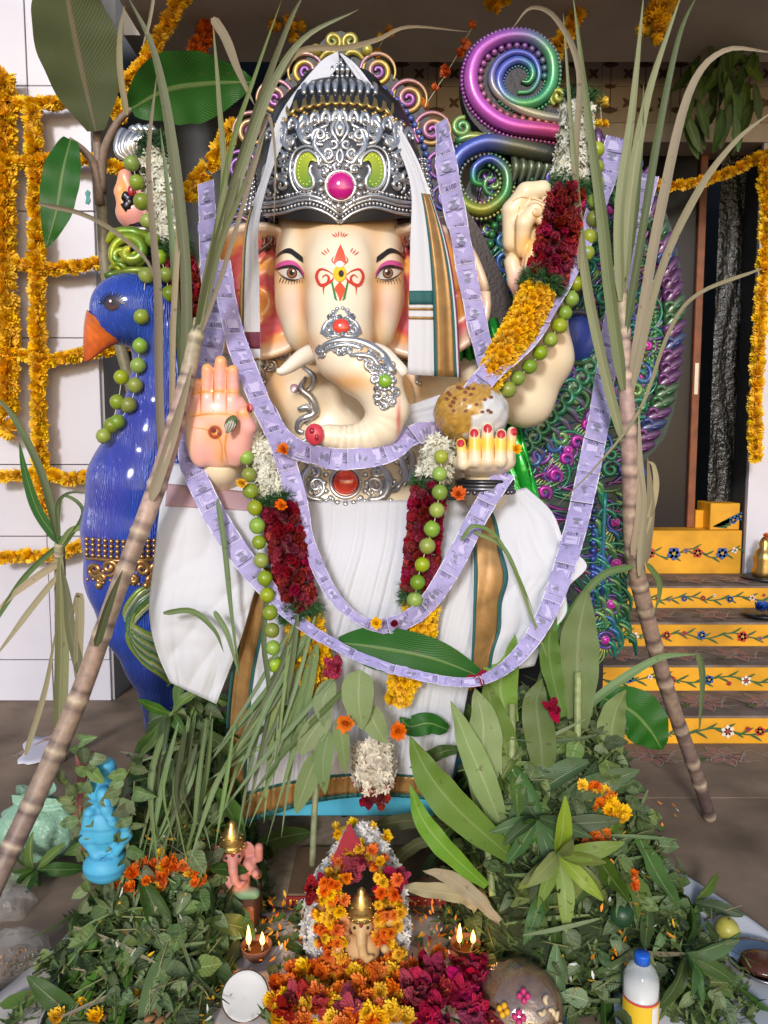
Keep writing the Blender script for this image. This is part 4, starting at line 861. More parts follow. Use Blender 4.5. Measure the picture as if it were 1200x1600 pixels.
D = Decal(PKB, 2.35); D.disc((175, 474), 13, 12, .002, (.02, .02, .06)); D.line([(158, 476), (172, 463), (190, 472), (200, 480)], 3, .0026, (.01, .01, .02)); D.disc((176, 475), 9, 9, .004, (.06, .012, .02)); D.disc((178, 473), 4.5, 5, .005, (.005, .005, .008)); D.disc((174, 471), 1.8, 2, .006, (.9, .9, .9))
for k in range(14): a = -pi + pi * k / 13; D.line([(176 + 12 * cos(a), 474 + 11 * sin(a)), (176 + 21 * cos(a), 474 + 18 * sin(a))], 2.2, .003, (.01, .01, .03), 4)
D.mb.build('eye', m_paintv, PEA)
# crest of gilt curls
Rf = Relief(bvh_of(*sdf_mesh(lambda G: d_ell(G, P(210, 405, 2.47), (.10, .05, .075)), P(150, 460, 2.4) - (0, .05, 0), P(275, 350, 2.4) + (0, .2, 0), .012, 1)), 2.44, 8)
YG = [(.45, .50, .02), (.10, .22, .02), (.55, .52, .03)]
for c, r0, tn, a0, cw, w_ in (((205, 395), 34, 1.4, 2.0, 1, 9), ((190, 402), 14, 1.3, 0, -1, 6), ((216, 405), 13, 1.2, 3, 1, 5)): Rf.tube(spir(c, r0, 4, tn, a0, cw, 26, .9), [w_ * .5, w_, w_, w_ * .7], np.array(YG))
Rf.tube([(165, 432), (195, 424), (230, 424), (262, 440)], [5, 7, 7, 5], np.array([(.08, .16, .02), (.22, .28, .03), (.08, .14, .02)])); Rf.tube([(168, 380), (180, 366), (210, 364), (240, 380), (254, 405)], [4, 8, 9, 8, 5], np.array(YG)); Rf.tube([(172, 420), (186, 412), (196, 420), (184, 428)], [3, 6, 6, 3], np.array(YG)); Rf.tube([(236, 428), (250, 418), (256, 430), (250, 440)], 5, (.55, .26, .05))
Rf.mb.build('crest', m_irid, PEA)
# gold collar band
Rf = Relief(PKB, 2.35, 7); G2 = np.array((.52, .30, .12))
for k, yy in enumerate((842, 850, 858, 866)): Rf.beads([(137, yy), (190, yy + 4), (250, yy + 2)], 4.2, .98, G2 * (1 - .1 * (k % 2)))
Rf.tube([(137, 872), (190, 876), (252, 873)], 3, G2)
for c, r0, a0, cw in (((150, 890), 13, 0, 1), ((172, 886), 14, 2, -1), ((195, 893), 12, 1, 1), ((222, 888), 14, 3, 1), ((243, 890), 13, 1, -1), ((160, 903), 8, 1, 1), ((208, 905), 8, 2, 1), ((236, 905), 8, 0, 1)): Rf.tube(spir(c, r0, 2, 1.5, a0, cw), [3, 4.6, 4, 4], G2)
Rf.beads([(138, 905), (165, 905), (200, 912), (235, 912)], 3.2, 1.2, G2); Rf.bead(156, 914, 7, G2); Rf.bead(228, 914, 6, G2); Rf.mb.build('gold_band', mat('gold_paint', vcol=True, rough=.28, metal=.8), PEA)
# wing of striped strands
Rf = Relief(PKB, 2.4, 6); cols = [(.10, .22, .06), (.30, .36, .06), (.40, .44, .36), (.03, .12, .10)]
for k in range(17):
    t_ = k / 16; Rf.tube([(248 + 8 * t_, 908 + t_ * 20), (lerp(214, 202, t_) + 4 * sin(k), lerp(925, 985, t_)), (lerp(196, 222, t_), lerp(960, 1030, t_)), (lerp(222, 262, t_), lerp(985, 1062, t_)), (262, lerp(996, 1072, t_))], [2, 4.2, 5, 4.2, 2], np.array([cols[k % 4], cols[(k + 1) % 4], cols[k % 4]]), 22)
Rf.mb.build('wing', m_irid, PEA)

# ---- throne back: scalloped arch round the crown
AY = 2.74; base_b = None
def slab_part(name, pts, Y, th, col, parent, n=60):
    p = crom(pts, n, closed=True); V = np.array([P(a, b_, Y) for a, b_ in p]); mb = MB().slab(V[::-1], (0, th, 0), col); o = mb.build(name, m_slab, parent, smooth=False); return o
arch = slab_part('throne_arch', [(372, 420), (366, 330), (372, 250), (395, 185), (432, 140), (475, 95), (530, 48), (585, 92), (632, 135), (672, 185), (695, 250), (702, 330), (695, 420), (530, 470)], AY, .05, (.02, .02, .025), ST)
class Flat(Relief):
    def __init__(s, Y, n=6): s.Y = Y; s.n = n; s.mb = MB(); s.b = BVHTree.FromPolygons([(-9, Y, -9), (9, Y, -9), (9, Y, 9), (-9, Y, 9)], [(0, 1, 2, 3)])
Rf = Flat(AY, 7)
arcp = [(478, 112, 24), (430, 155, 25), (393, 205, 25), (377, 262, 22), (372, 312, 20), (372, 362, 20)]
AC = [((.50, .34, .05), (.22, .08, .30)), ((.45, .28, .08), (.30, .08, .32)), ((.42, .26, .10), (.34, .10, .34)), ((.22, .08, .32), (.36, .14, .36)), ((.06, .08, .36), (.28, .14, .34)), ((.06, .10, .30), (.45, .18, .08))]
for (cx, cy, r), (c1, c2) in zip(arcp, AC):
    for s in (1, -1):
        X = cx if s > 0 else 2 * 534 - cx
        Rs, Rf = Rf, Flat(AY, 7); Rf.tube(spir((X, cy), r, 3, 2.1, (-.6 if s > 0 else pi + .6), s, 34), [r * .10, r * .17, r * .18, r * .15, r * .14], np.array([c1, c1, c2, c2]))
        Rf.tube(spir((X, cy), r * 1.16, r * 1.1, .7, (2.6 if s > 0 else .5), s, 16), [1.5, 3.5, 3], np.array([c1, c2])); Rf.mb.build('arch_scroll', m_irid, arch); Rf = Rs
for s in (1, -1):
    q = lambda pts: [(534 + s * a, b_) for a, b_ in pts]
    Rf.beads(q([(14, 112), (62, 138), (98, 172), (126, 222), (136, 275), (138, 330), (138, 400)]), 5.4, 1.08, np.array([(.10, .12, .36), (.07, .10, .38), (.08, .12, .36), (.05, .09, .30), (.05, .05, .08)]))
    Rf.tube(q([(10, 128), (56, 152), (86, 186), (110, 236), (118, 290), (120, 360)]), 7, (.015, .015, .02))
    Rf.tube(spir((534 + s * 14, 66), 14, 2, 1.6, pi / 2, s), [3, 5, 4, 4], np.array([(.40, .32, .05), (.14, .16, .04)])); Rf.tube(q([(2, 96), (10, 84), (24, 84), (36, 96)]), [3, 5, 5, 3], (.34, .28, .05)); Rf.bead(534 + s * 40, 80, 9, (.40, .34, .06))
Rf.mb.build('scrolls', m_irid, arch)

# ---- big swirl and peacock tail fan on the right
FY2 = 2.80
fan = slab_part('tail_fan', [(720, 330), (790, 210), (880, 190), (958, 222), (1018, 285), (1056, 380), (1068, 480), (1062, 590), (1040, 680), (992, 745), (978, 850), (980, 950), (955, 1015), (905, 1020), (860, 940), (800, 800), (730, 620)], FY2, .06, (.012, .03, .028), ST, 90)
GR = (.03, .20, .08); TE = (.02, .20, .16); PU = (.22, .05, .26); MG = (.50, .02, .34); BL = (.04, .07, .36); LG = (.22, .34, .10)
def feather_eye(cx, cy, r, ang=2.2):
    Rf = Flat(FY2, 7)
    Rf.tube(spir((cx, cy), r * .30, r * .05, 1.6, ang, 1, 14), [r * .12, r * .14, r * .16], np.array([PU, MG, (.62, .08, .42)])); Rf.bead(cx, cy, r * .2, MG)
    Rf.tube(spir((cx, cy), r * .52, r * .52, 1, 0, 1, 18), r * .09, np.array([PU, BL, PU])); n_ = 18
    for k in range(n_):
        a = ang + pi + (k / (n_ - 1) - .5) * 5.0; d_ = np.array([cos(a), sin(a)]); e_ = np.array([-d_[1], d_[0]])
        Rf.tube([np.array((cx, cy)) + d_ * r * .62, np.array((cx, cy)) + d_ * r * .85 + e_ * r * .05, np.array((cx, cy)) + d_ * r * 1.08 + e_ * r * .16], [r * .05, r * .085, r * .04], np.array([LG, GR, TE]), 5)
    Rf.tube(spir((cx, cy), r * 1.18, r * 1.12, .72, ang + .9, 1, 18), [r * .05, r * .12, r * .12, r * .05], np.array([TE, GR, TE]))
    d_ = np.array([cos(ang), sin(ang)]); e_ = np.array([-d_[1], d_[0]])
    for k in range(-2, 3): Rf.tube([np.array((cx, cy)) + d_ * r * .5 + e_ * k * r * .1, np.array((cx, cy)) + d_ * r * 1.1 + e_ * k * r * .2, np.array((cx, cy)) + d_ * r * 1.8 + e_ * k * r * .12], [r * .04, r * .08, r * .03], np.array([(.45, .34, .05), LG, GR]), 6)
    Rf.mb.build('feather_eye', m_irid, fan)
eyes = [(985, 400, 24), (1004, 488, 26), (1011, 541, 26), (997, 592, 26), (888, 704, 26), (862, 740, 24), (962, 816, 25), (963, 880, 27), (955, 944, 27), (946, 1000, 24), (940, 410, 22), (950, 330, 24), (905, 262, 22), (925, 655, 24), (950, 720, 22), (930, 470, 20), (985, 640, 22), (915, 590, 18)]
for cx, cy, r in eyes: feather_eye(cx, cy, r, 2.3 if cy < 780 else 2.05)
Rf = Flat(FY2, 7)
rimp = resample(np.c_[crom([(905, 205), (965, 250), (1010, 310), (1040, 400), (1053, 490), (1046, 580), (1030, 640), (1000, 700)], 60), np.zeros(60)], 30)[:, :2]
for k, (cx, cy) in enumerate(rimp):
    c1, c2 = [(np.array(a_) * .55, np.array(b_) * .55) for a_, b_ in [(PU, (.36, .14, .40)), (GR, (.20, .36, .18)), (BL, (.16, .2, .5))]][[0, 0, 0, 1, 1, 0, 2][k % 7]]
    t_ = rimp[min(k + 1, 29)] - rimp[max(k - 1, 0)]; t_ = t_ / np.linalg.norm(t_); e_ = np.array([-t_[1], t_[0]]); c0 = np.array((cx, cy))
    Rs, Rf = Rf, Flat(FY2, 7); h_, _ = hit(Rf.b, cx, cy); Rf.mb.sphere(h_ - (0, .008, 0), (9 * PX(2.8), .014, 24 * PX(2.8)), 12, 9, np.array(c2) * .45, rot=roty(math.atan2(t_[0], -t_[1]) + .75))
    Rf.tube(spir(c0 + e_ * 8, 11, 3, .9, math.atan2(t_[1], t_[0]), 1, 12), [1.5, 3.6, 3.4, 2], np.array([c1, c2]), lift=2.2); Rf.tube([c0 - t_ * 12 - e_ * 12, c0 - e_ * 4, c0 + t_ * 12 + e_ * 14], [1, 2.6, 1], c1, lift=4); Rf.mb.build('rim_bud', m_irid, fan); Rf = Rs
for off, r, c in ((-30, 3.4, (.12, .3, .1)), (-42, 4.6, (.10, .14, .04))):
    Rf.beads([(905 + off * .5, 205 - off * .8), (965 + off, 250 - off * .5), (1010 + off, 310 - off * .2), (1040 + off, 400), (1053 + off, 490), (1046 + off, 580), (1030 + off, 640), (1000 + off, 700)], r, 1.1, c)
Rf.beads([(928, 760), (926, 850), (924, 930), (915, 985)], 5.5, 1.05, np.array([(.02, .02, .03), BL, (.05, .1, .4)])); Rf.tube([(945, 770), (942, 850), (940, 930)], 4, np.array([TE, BL]))
for k in range(13):
    t_ = k / 12; c = (lerp(945, 795, t_), lerp(545, 730, t_)); Rf.tube(spir(c, 16, 3, 1.35, 3.6, 1), [4, 6, 5.5, 5], np.array([TE, GR, (.3, .42, .28)])); Rf.tube([(c[0] + 10, c[1] - 2), (c[0] + 24, c[1] + 6), (c[0] + 34, c[1] + 22)], [5, 6, 2], np.array([GR, PU]))
for k in range(9): t_ = k / 8; c = (lerp(985, 850, t_), lerp(560, 770, t_)); Rf.tube(spir(c, 12, 2, 1.2, 1.0, -1), [3, 5, 5, 4], np.array([PU, MG, BL]))
Rf.beads([(935, 540), (880, 620), (790, 718)], 3.6, 1.3, (.40, .40, .22)); Rf.beads([(893, 480), (935, 500), (945, 540), (925, 570)], 3.4, 1.1, LG)
for k in range(10): a = .4 + k * .5; Rf.tube(spir((905 + 15 * cos(a), 528 + 15 * sin(a)), 9, 2, 1.1, a, 1, 12), [2, 4, 4, 3], np.array([PU, (.5, .1, .5)]))
h_, _ = hit(Rf.b, 903, 528); Rf.mb.sphere(h_, (38 * PX(2.8), .02, 36 * PX(2.8)), 20, 10, BL); Rf.tube(spir((903, 528), 40, 40, 1, 0, 1, 30), 5, np.array([(.10, .10, .03), GR, PU]))
for k in range(110): x0, y0 = rnd.uniform(720, 1005), rnd.uniform(250, 740); Rf.tube(spir((x0, y0), rnd.uniform(12, 22), 3, 1.3, rnd.random() * 6, rnd.choice((1, -1))), [3, 5, 5, 4], np.array(rnd.choice(([GR, LG], [TE, GR], [PU, BL], [BL, TE]))))
for k in range(40): x0 = 970 + rnd.uniform(-55, 10); y0 = 750 + k * 6.4; Rf.tube([(x0, y0), (x0 + 14, y0 + 8), (x0 + 18, y0 + 30)], [2, 5, 2], np.array(rnd.choice(([GR, TE], [BL, TE], [LG, GR]))))
Rf.mb.build('fan_scrolls', m_irid, fan)
Rf = Flat(FY2, 5); poly = np.array([(735, 330), (790, 220), (880, 200), (950, 235), (1000, 290), (1030, 380), (1038, 480), (1032, 590), (1005, 690), (975, 740), (968, 850), (970, 950), (950, 1005), (905, 1010), (860, 930), (800, 790), (740, 620)])
def inpoly(x, y):
    r = False; j = len(poly) - 1
    for i in range(len(poly)):
        if (poly[i][1] > y) != (poly[j][1] > y) and x < (poly[j][0] - poly[i][0]) * (y - poly[i][1]) / (poly[j][1] - poly[i][1]) + poly[i][0]: r = not r
        j = i
    return r
k = 0
while k < 620:
    x0, y0 = rnd.uniform(730, 1040), rnd.uniform(200, 1010)
    if not inpoly(x0, y0): continue
    k += 1; a = math.atan2(y0 - 820, x0 - 640) + .5 * sin(y0 * .05) + rnd.uniform(-.25, .25); d_ = np.array([cos(a), sin(a)]); e_ = np.array([-d_[1], d_[0]]) * rnd.uniform(-7, 7); c0 = np.array((x0, y0)); L_ = rnd.uniform(14, 30)
    Rf.tube([c0 - d_ * L_, c0 - d_ * L_ * .3 + e_, c0 + d_ * L_ * .5 + e_, c0 + d_ * L_], [1, 3.4, 3.2, .8], np.array(rnd.choice(([TE, GR], [GR, LG], [GR, TE], [PU, BL], [TE, BL], [LG, TE], [PU, MG]))) * rnd.uniform(.3, .8), 6, lift=.1)
o = Rf.mb.build('feather_strands', m_irid, fan); o['kind'] = 'stuff'
# swirl finial
SW = slab_part('swirl_finial', [(905, 232), (850, 232), (780, 222), (735, 185), (720, 130), (735, 80), (780, 50), (830, 50), (868, 85), (872, 130), (858, 165), (905, 180)], FY2 - .05, .07, (.008, .005, .012), ST)
Rf = Flat(FY2 - .05, 10)
bp_ = np.array([(912, 216), (850, 207), (788, 196), (748, 165), (735, 125), (748, 85), (785, 62), (828, 62), (858, 88), (862, 128), (845, 156), (815, 165), (788, 152), (778, 128), (788, 106), (808, 96), (826, 103), (832, 118), (825, 130), (814, 128)])
bw = np.linspace(1, 0, len(bp_)) ** .7 * 9 + 3
bc = np.array([(.45, .05, .08), (.50, .06, .20), (.50, .08, .42), (.52, .10, .50), (.48, .10, .46), (.38, .08, .42), (.28, .08, .38), (.14, .14, .28), (.08, .26, .10), (.06, .30, .12), (.05, .28, .14), (.10, .34, .10), (.12, .20, .30), (.08, .10, .42), (.08, .11, .45), (.08, .12, .44), (.05, .18, .30), (.05, .28, .12), (.03, .18, .06), (.02, .08, .03)])
Rf.tube(bp_, bw, bc, 110, .5)
ib = np.array([(912, 190), (860, 186), (812, 172), (776, 146), (768, 120), (780, 95), (806, 83), (832, 92), (842, 118), (830, 142), (808, 146)]); Rf.tube(ib, np.linspace(8, 3, 60), np.array([(.10, .10, .22), (.36, .34, .22), (.30, .28, .22), (.12, .12, .34), (.07, .09, .40), (.08, .10, .42), (.06, .2, .2), (.08, .3, .1)]), 60, .4)
p = crom(bp_, 300); t_ = nrm(np.gradient(p, axis=0)); e_ = np.stack([-t_[:, 1], t_[:, 0]], 1); ww = np.interp(np.arange(300), np.linspace(0, 299, len(bw)), bw)
sg = 1 if (p[60] + e_[60] * 20)[0] < p[60][0] else -1
Rf.beads((p + sg * e_ * (ww + 3)[:, None])[:190], 3.1, 1.05, np.array([(.45, .08, .10), (.34, .08, .32), (.30, .08, .36), (.2, .1, .3), (.08, .25, .12), (.06, .28, .12)]), cr=False)
Rf.beads((p - sg * e_ * (ww + 4)[:, None])[:140], 5.6, 1.04, np.array([(.42, .12, .05), (.44, .14, .06), (.36, .10, .14), (.32, .12, .20), (.28, .08, .28), (.16, .07, .26), (.06, .16, .18)]), cr=False)
Rf.beads((p - sg * e_ * (ww + 2)[:, None])[140:285], 2.2, 1.1, np.array([(.1, .3, .12), (.1, .14, .4), (.1, .14, .4), (.06, .3, .12)]), cr=False)
# second, feathered swirl below
q2 = np.array([(860, 246), (800, 232), (756, 226), (718, 245), (705, 280), (722, 318), (756, 330), (788, 306), (790, 270), (766, 250), (742, 262), (740, 284), (754, 290)]); Rf.tube(q2, np.linspace(14, 4, 80), np.array([(.05, .05, .04), (.10, .10, .05), (.06, .09, .34), (.05, .08, .40), (.04, .10, .26), (.20, .30, .05), (.32, .30, .04), (.06, .26, .08), (.10, .2, .1), (.04, .07, .30), (.05, .09, .40), (.04, .3, .1), (.04, .2, .05)]), 80, .5)
p = crom(q2, 200); t_ = nrm(np.gradient(p, axis=0)); e_ = np.stack([-t_[:, 1], t_[:, 0]], 1); w2 = np.linspace(14, 4, 200)
for sgn in (1, -1): Rf.beads((p + sgn * e_ * (w2 + 3)[:, None])[30:150], 2.8, 1.2, np.array([(.25, .3, .4), (.2, .3, .3), (.45, .42, .1), (.1, .3, .15)]), cr=False)
for k in range(40):
    t0 = 35 + k * 3; a = p[t0]; e = e_[t0]; Rf.tube([a - e * w2[t0] * .8, a + t_[t0] * 3, a + e * w2[t0] * .9], [1, 1.8, 1], (.10, .16, .12), 5, 1.9)
for k in range(8): Rf.tube([(800 + k * 12, 238), (806 + k * 12, 262), (800 + k * 11, 290)], [3, 8, 3], np.array([(.03, .05, .04), (.10, .12, .06), (.02, .03, .03)]))
Rf.tube(spir((722, 200), 16, 3, 1.5, 5, -1), [4, 5, 5, 4], np.array([LG, GR])); Rf.tube([(712, 222), (740, 215), (790, 226), (850, 232)], [5, 8, 7, 4], np.array([GR, (.30, .28, .05), (.36, .20, .06)])); Rf.tube(spir((872, 152), 14, 3, 1.3, 2, 1), [3, 5, 5], (.30, .32, .05))
Rf.beads([(790, 330), (770, 360), (765, 410), (775, 455)], 6, 1.05, (.04, .22, .06)); Rf.beads([(812, 296), (838, 276), (862, 268)], 4, 1.1, (.05, .2, .1)); Rf.tube(spir((866, 278), 16, 3, 1.3, 1, 1), [4, 6, 5], np.array([BL, PU]))
Rf.mb.build('swirl_bands', m_irid, SW)
# dark robe folds beside the right ear, bright green seat back
slab_part('back_panel', [(690, 330), (730, 330), (770, 400), (800, 480), (800, 620), (720, 640), (660, 560)], AY - .01, .03, (.03, .014, .010), ST, 40)
mb = MB(); g = np.zeros((30, 16, 3))
for i in range(30):
    for j in range(16): t_ = i / 29; g[i, j] = P(lerp(lerp(700, 770, t_), lerp(770, 905, t_), j / 15), lerp(500, 1010, t_), 2.66 + .02 * sin(j * 2.2 + 4 * t_) + .015 * sin(i * 1.3 + j))
o = mb.grid(g).build('seat_back', mat('green_foil', (.02, .42, .04), .25, metal=.3, coat=.5, bump=.5, bscale=40, bdist=.01), ST); md = o.modifiers.new('s', 'SOLIDIFY'); md.thickness = .02
# platform
MB().box((P(740, 1000, 2.9)[0], 2.868, P(580, 1276, 2.42)[2]), (P(940, 1000, 2.9)[0], 2.93, P(850, 900, 2.9)[2])).build('back_support', m_blackp, ST, smooth=False)
pz = P(580, 1276, 2.42)[2]
MB().box((P(330, 1270, 2.5)[0], 2.42, pz), (P(770, 1270, 2.5)[0], 3.05, pz + .11), bev=.006).build('platform', mat('sky_blue_paint', (.07, .42, .62), .5, var=.12, vscale=10, bump=.3), ST, smooth=False)
for xx in (360, 735):
    for yy in (2.5, 2.92): c = P(xx, 1270, 2.5); MB().box((c[0] - .05, yy, .001), (c[0] + .05, yy + .1, pz - .002), bev=.004).build('platform_leg', mat('dark_wood', (.03, .022, .018), .8) if xx == 360 and yy == 2.5 else bpy.data.materials['dark_wood'], ST, smooth=False)
# ================================================================ CLOTH
m_cloth = mat('white_cotton', (.62, .63, .69), .85, bump=.25, bscale=700, bdist=.0006, sheen=.2)
m_goldb = mat('gold_border', (.36, .20, .07), .42, metal=.35, var=.18, vscale=25, bump=.4, bscale=500, bdist=.0008)
m_teal = mat('teal_selvage', (.015, .10, .10), .7); m_maroon = mat('maroon_band', (.16, .03, .06), .8)
def cloth_grid(left, right, nu, nv, fold=.012, nf=7, ph=0., edge=0., seed=1, crum=0.):
    "left/right: lists of (px,py,Y) from top to bottom -> (nu,nv,3) world grid with folds across"
    a = crom(left, nu); b = crom(right, nu); g = np.zeros((nu, nv, 3)); rs = np.random.default_rng(seed); ph2 = rs.random(6) * 6; dr = rs.random((6, 4))
    for i in range(nu):
        t = i / (nu - 1)
        for j in range(nv):
            s = j / (nv - 1); q = lerp(a[i], b[i], s); am = fold * (.35 + .9 * t)
            wp = s * nf * pi + ph + 1.1 * sin(s * 7 + ph2[5]) + .5 * sin(1.7 * t + ph2[0]); w_ = -1.5 * abs(sin(wp)) ** .6 - .6 * abs(sin(1.9 * wp + 1.2 * t + ph2[1])) ** .7 * t + 1.2 + .4 * sin(5 * s + 7 * t + ph2[4]) + .25 * sin(s * nf * 4.3 + 3 * t + ph2[1]) + .35 * sin(s * nf * 9.1 - 2 * t + ph2[2]) + .25 * sin(t * 9 + s * 5 + ph2[3])
            cz = sum(crum * (abs(sin((s * cos(5 * d_[0]) + t * sin(5 * d_[0])) * (4 + 9 * d_[1]) + 6 * d_[2] + .7 * sin(5 * t + 4 * s + 6 * d_[3]))) ** .6 - .6) / (1 + .4 * k_) for k_, d_ in enumerate(dr)) if crum else 0
            g[i, j] = P(q[0], q[1], q[2] + am * w_ * (1 - edge * s) - cz)
    return g
def cloth(name, g, m, parent, th=.003):
    o = MB().grid(g).build(name, m, parent); md = o.modifiers.new('s', 'SOLIDIFY'); md.thickness = th; md.offset = 0; return o
def sub(g, i0, i1, j0, j1, off):
    "strip of a cloth grid lifted towards the viewer (fractional index ranges)"
    nu, nv = g.shape[:2]; ii = np.linspace(i0 * (nu - 1), i1 * (nu - 1), max(2, int(abs(i1 - i0) * nu) + 2)); jj = np.linspace(j0 * (nv - 1), j1 * (nv - 1), max(2, int(abs(j1 - j0) * nv) + 2))
    def at(u, v): i = min(int(u), nu - 2); j = min(int(v), nv - 2); f, h = u - i, v - j; return (g[i, j] * (1 - f) + g[i + 1, j] * f) * (1 - h) + (g[i, j + 1] * (1 - f) + g[i + 1, j + 1] * f) * h
    r = np.array([[at(u, v) for v in jj] for u in ii]); return r - np.array([0, off, 0])
dh = thing('draped_dhoti', 'white cotton cloth with gold border draped over the statue lap', 'cloth', P(540, 1270, 2.3))
g = cloth_grid([(432, 782, 2.34), (425, 850, 2.26), (392, 930, 2.23), (362, 1050, 2.25), (352, 1180, 2.27), (350, 1300, 2.28)], [(775, 782, 2.36), (770, 850, 2.26), (765, 930, 2.22), (735, 1060, 2.24), (715, 1170, 2.28), (700, 1252, 2.30)], 60, 150, .007, 19, 1.0, seed=4)
g[:, :, 2] += (np.sin(np.linspace(0, 1, 150) * pi) * .06)[None] * np.linspace(0, 1, 60)[:, None] ** 3
cloth('front_panel', g, m_cloth, dh)
cloth('gold_hem', sub(g, .915, .985, 0, 1, .004), m_goldb, dh, .002); cloth('teal_edge', sub(g, .985, 1.0, 0, 1, .006), m_teal, dh, .002); cloth('teal_edge', sub(g, .908, .916, 0, 1, .006), m_teal, dh, .002)
lk = cloth_grid([(258, 722, 2.30), (250, 790, 2.22), (240, 880, 2.20), (233, 955, 2.20), (244, 1015, 2.22), (266, 1066, 2.25)], [(398, 742, 2.34), (425, 800, 2.24), (422, 860, 2.21), (398, 925, 2.18), (376, 1000, 2.19), (338, 1100, 2.24)], 60, 64, .004, 2.6, .4, seed=9, crum=.010)
cloth('knee_drape', lk, m_cloth, dh); cloth('gold_band', sub(g, .30, .92, .012, .085, .004), m_goldb, dh, .002); cloth('teal_edge', sub(g, .30, .92, 0, .014, .006), m_teal, dh, .002); cloth('teal_edge', sub(g, .30, .92, .085, .097, .006), m_teal, dh, .002)
cloth('mauve_band', sub(lk, .10, .20, .05, 1, .004), mat('mauve_band', (.42, .27, .30), .8), dh, .002)
rk = cloth_grid([(733, 785, 2.34), (738, 850, 2.24), (738, 930, 2.20), (736, 1000, 2.21), (734, 1060, 2.24)], [(822, 762, 2.36), (862, 800, 2.30), (884, 850, 2.28), (917, 884, 2.27), (886, 920, 2.26), (884, 960, 2.26), (850, 1000, 2.27), (835, 1040, 2.28)], 60, 64, .004, 3.0, 2.2, seed=12, crum=.010)
cloth('knee_drape', rk, m_cloth, dh); cloth('gold_band', sub(rk, .02, 1, .04, .27, .004), m_goldb, dh, .002); cloth('teal_edge', sub(rk, .02, 1, .27, .31, .006), m_teal, dh, .002); cloth('teal_edge', sub(rk, .02, 1, .01, .04, .006), m_teal, dh, .002)
# hidden seat mass under the cloth
def f_legs(G):
    d = d_chain(G, [P(530, 880, 2.6), P(330, 900, 2.44), P(300, 930, 2.42)], [.16, .16, .13], .05); d = smin(d, d_chain(G, [P(530, 880, 2.6), P(780, 890, 2.46), P(830, 900, 2.46)], [.16, .15, .12], .05), .05)
    return smin(d, d_chain(G, [P(540, 960, 2.55), P(540, 1180, 2.58)], [.24, .22], .05), .06)
V, F = sdf_mesh(f_legs, (-.85, 2.2, .30), (.75, 2.9, 1.3), .022, 2); MB().add(V, F, (.3, .3, .32)).build('folded_legs', m_skin, ST)
# stole over the crown
stl = thing('shoulder_stole', 'white stole with green and gold border hung over the crown', 'stole', P(530, 585, 2.3))
gl = cloth_grid([(528, 80, 2.48), (496, 102, 2.43), (436, 182, 2.38), (412, 270, 2.36), (384, 352, 2.36), (376, 440, 2.38), (374, 520, 2.40), (374, 592, 2.42)], [(531, 100, 2.46), (522, 112, 2.42), (462, 188, 2.37), (424, 268, 2.345), (404, 352, 2.35), (405, 440, 2.37), (406, 520, 2.39), (407, 592, 2.41)], 70, 12, .004, 1.5, 0, seed=2)
cloth('left_fall', gl, m_cloth, stl); cloth('maroon_stripe', sub(gl, .855, .905, 0, 1, .003), m_maroon, stl, .002); cloth('gold_line', sub(gl, .935, .942, 0, 1, .003), m_goldb, stl, .002)
cloth('gold_line', sub(gl, .52, .995, -.0, .16, .003), m_goldb, stl, .002); cloth('teal_edge', sub(gl, .52, .995, .16, .22, .003), m_teal, stl, .002)
gr = cloth_grid([(531, 84, 2.48), (548, 108, 2.43), (588, 168, 2.39), (622, 232, 2.38), (642, 296, 2.37), (641, 380, 2.36), (639, 470, 2.37), (637, 585, 2.38)], [(534, 84, 2.47), (562, 108, 2.42), (606, 170, 2.39), (646, 236, 2.39), (672, 300, 2.39), (698, 380, 2.38), (713, 470, 2.38), (720, 590, 2.40)], 70, 26, .006, 1.7, 1.0, seed=5)
cloth('right_fall', gr, m_cloth, stl)
for a, b, m_ in ((.50, .56, m_teal), (.56, .88, m_goldb), (.88, .93, m_teal), (.965, 1.0, m_maroon)): cloth({m_teal: 'teal_edge', m_goldb: 'gold_band', m_maroon: 'maroon_edge'}[m_], sub(gr, .58, 1, a, b, .003), m_, stl, .002)
for a, b, m_ in ((.835, .865, m_teal), (.872, .877, m_goldb), (.89, .895, m_goldb)): cloth('teal_stripe' if m_ is m_teal else 'gold_line', sub(gr, a, b, 0, .5, .004), m_, stl, .002)
# white sash ends around the chest
cloth('sash', cloth_grid([(610, 640, 2.44), (650, 630, 2.36), (690, 616, 2.32), (730, 600, 2.36)], [(610, 676, 2.44), (650, 668, 2.35), (690, 660, 2.31), (730, 650, 2.36)], 20, 16, .006, 2.5, 0, seed=3), m_cloth, stl)

# ================================================================ BANKNOTES
def text_mesh(s, size):
    cu = bpy.data.curves.new('t', 'FONT'); cu.body = s; cu.size = size; cu.align_x = 'CENTER'; cu.align_y = 'CENTER'; cu.resolution_u = 2
    o = bpy.data.objects.new('t', cu); COL.objects.link(o); bpy.context.view_layer.update(); me = bpy.data.meshes.new_from_object(o)
    v = np.array([q.co[:] for q in me.vertices]); f = [tuple(p.vertices) for p in me.polygons]; bpy.data.objects.remove(o); bpy.data.meshes.remove(me); return v, f
T100 = text_mesh('₹100', 1.0)
m_note = mat('lilac_note', (.41, .37, .62), .6, var=.12, vscale=45); t = m_note.node_tree; N = t.nodes
uvn = N.new('ShaderNodeUVMap'); wvn = N.new('ShaderNodeTexWave'); wvn.inputs['Scale'].default_value = 9; wvn.inputs['Distortion'].default_value = 9; wvn.inputs['Detail'].default_value = 3; t.links.new(uvn.outputs[0], wvn.inputs[0])
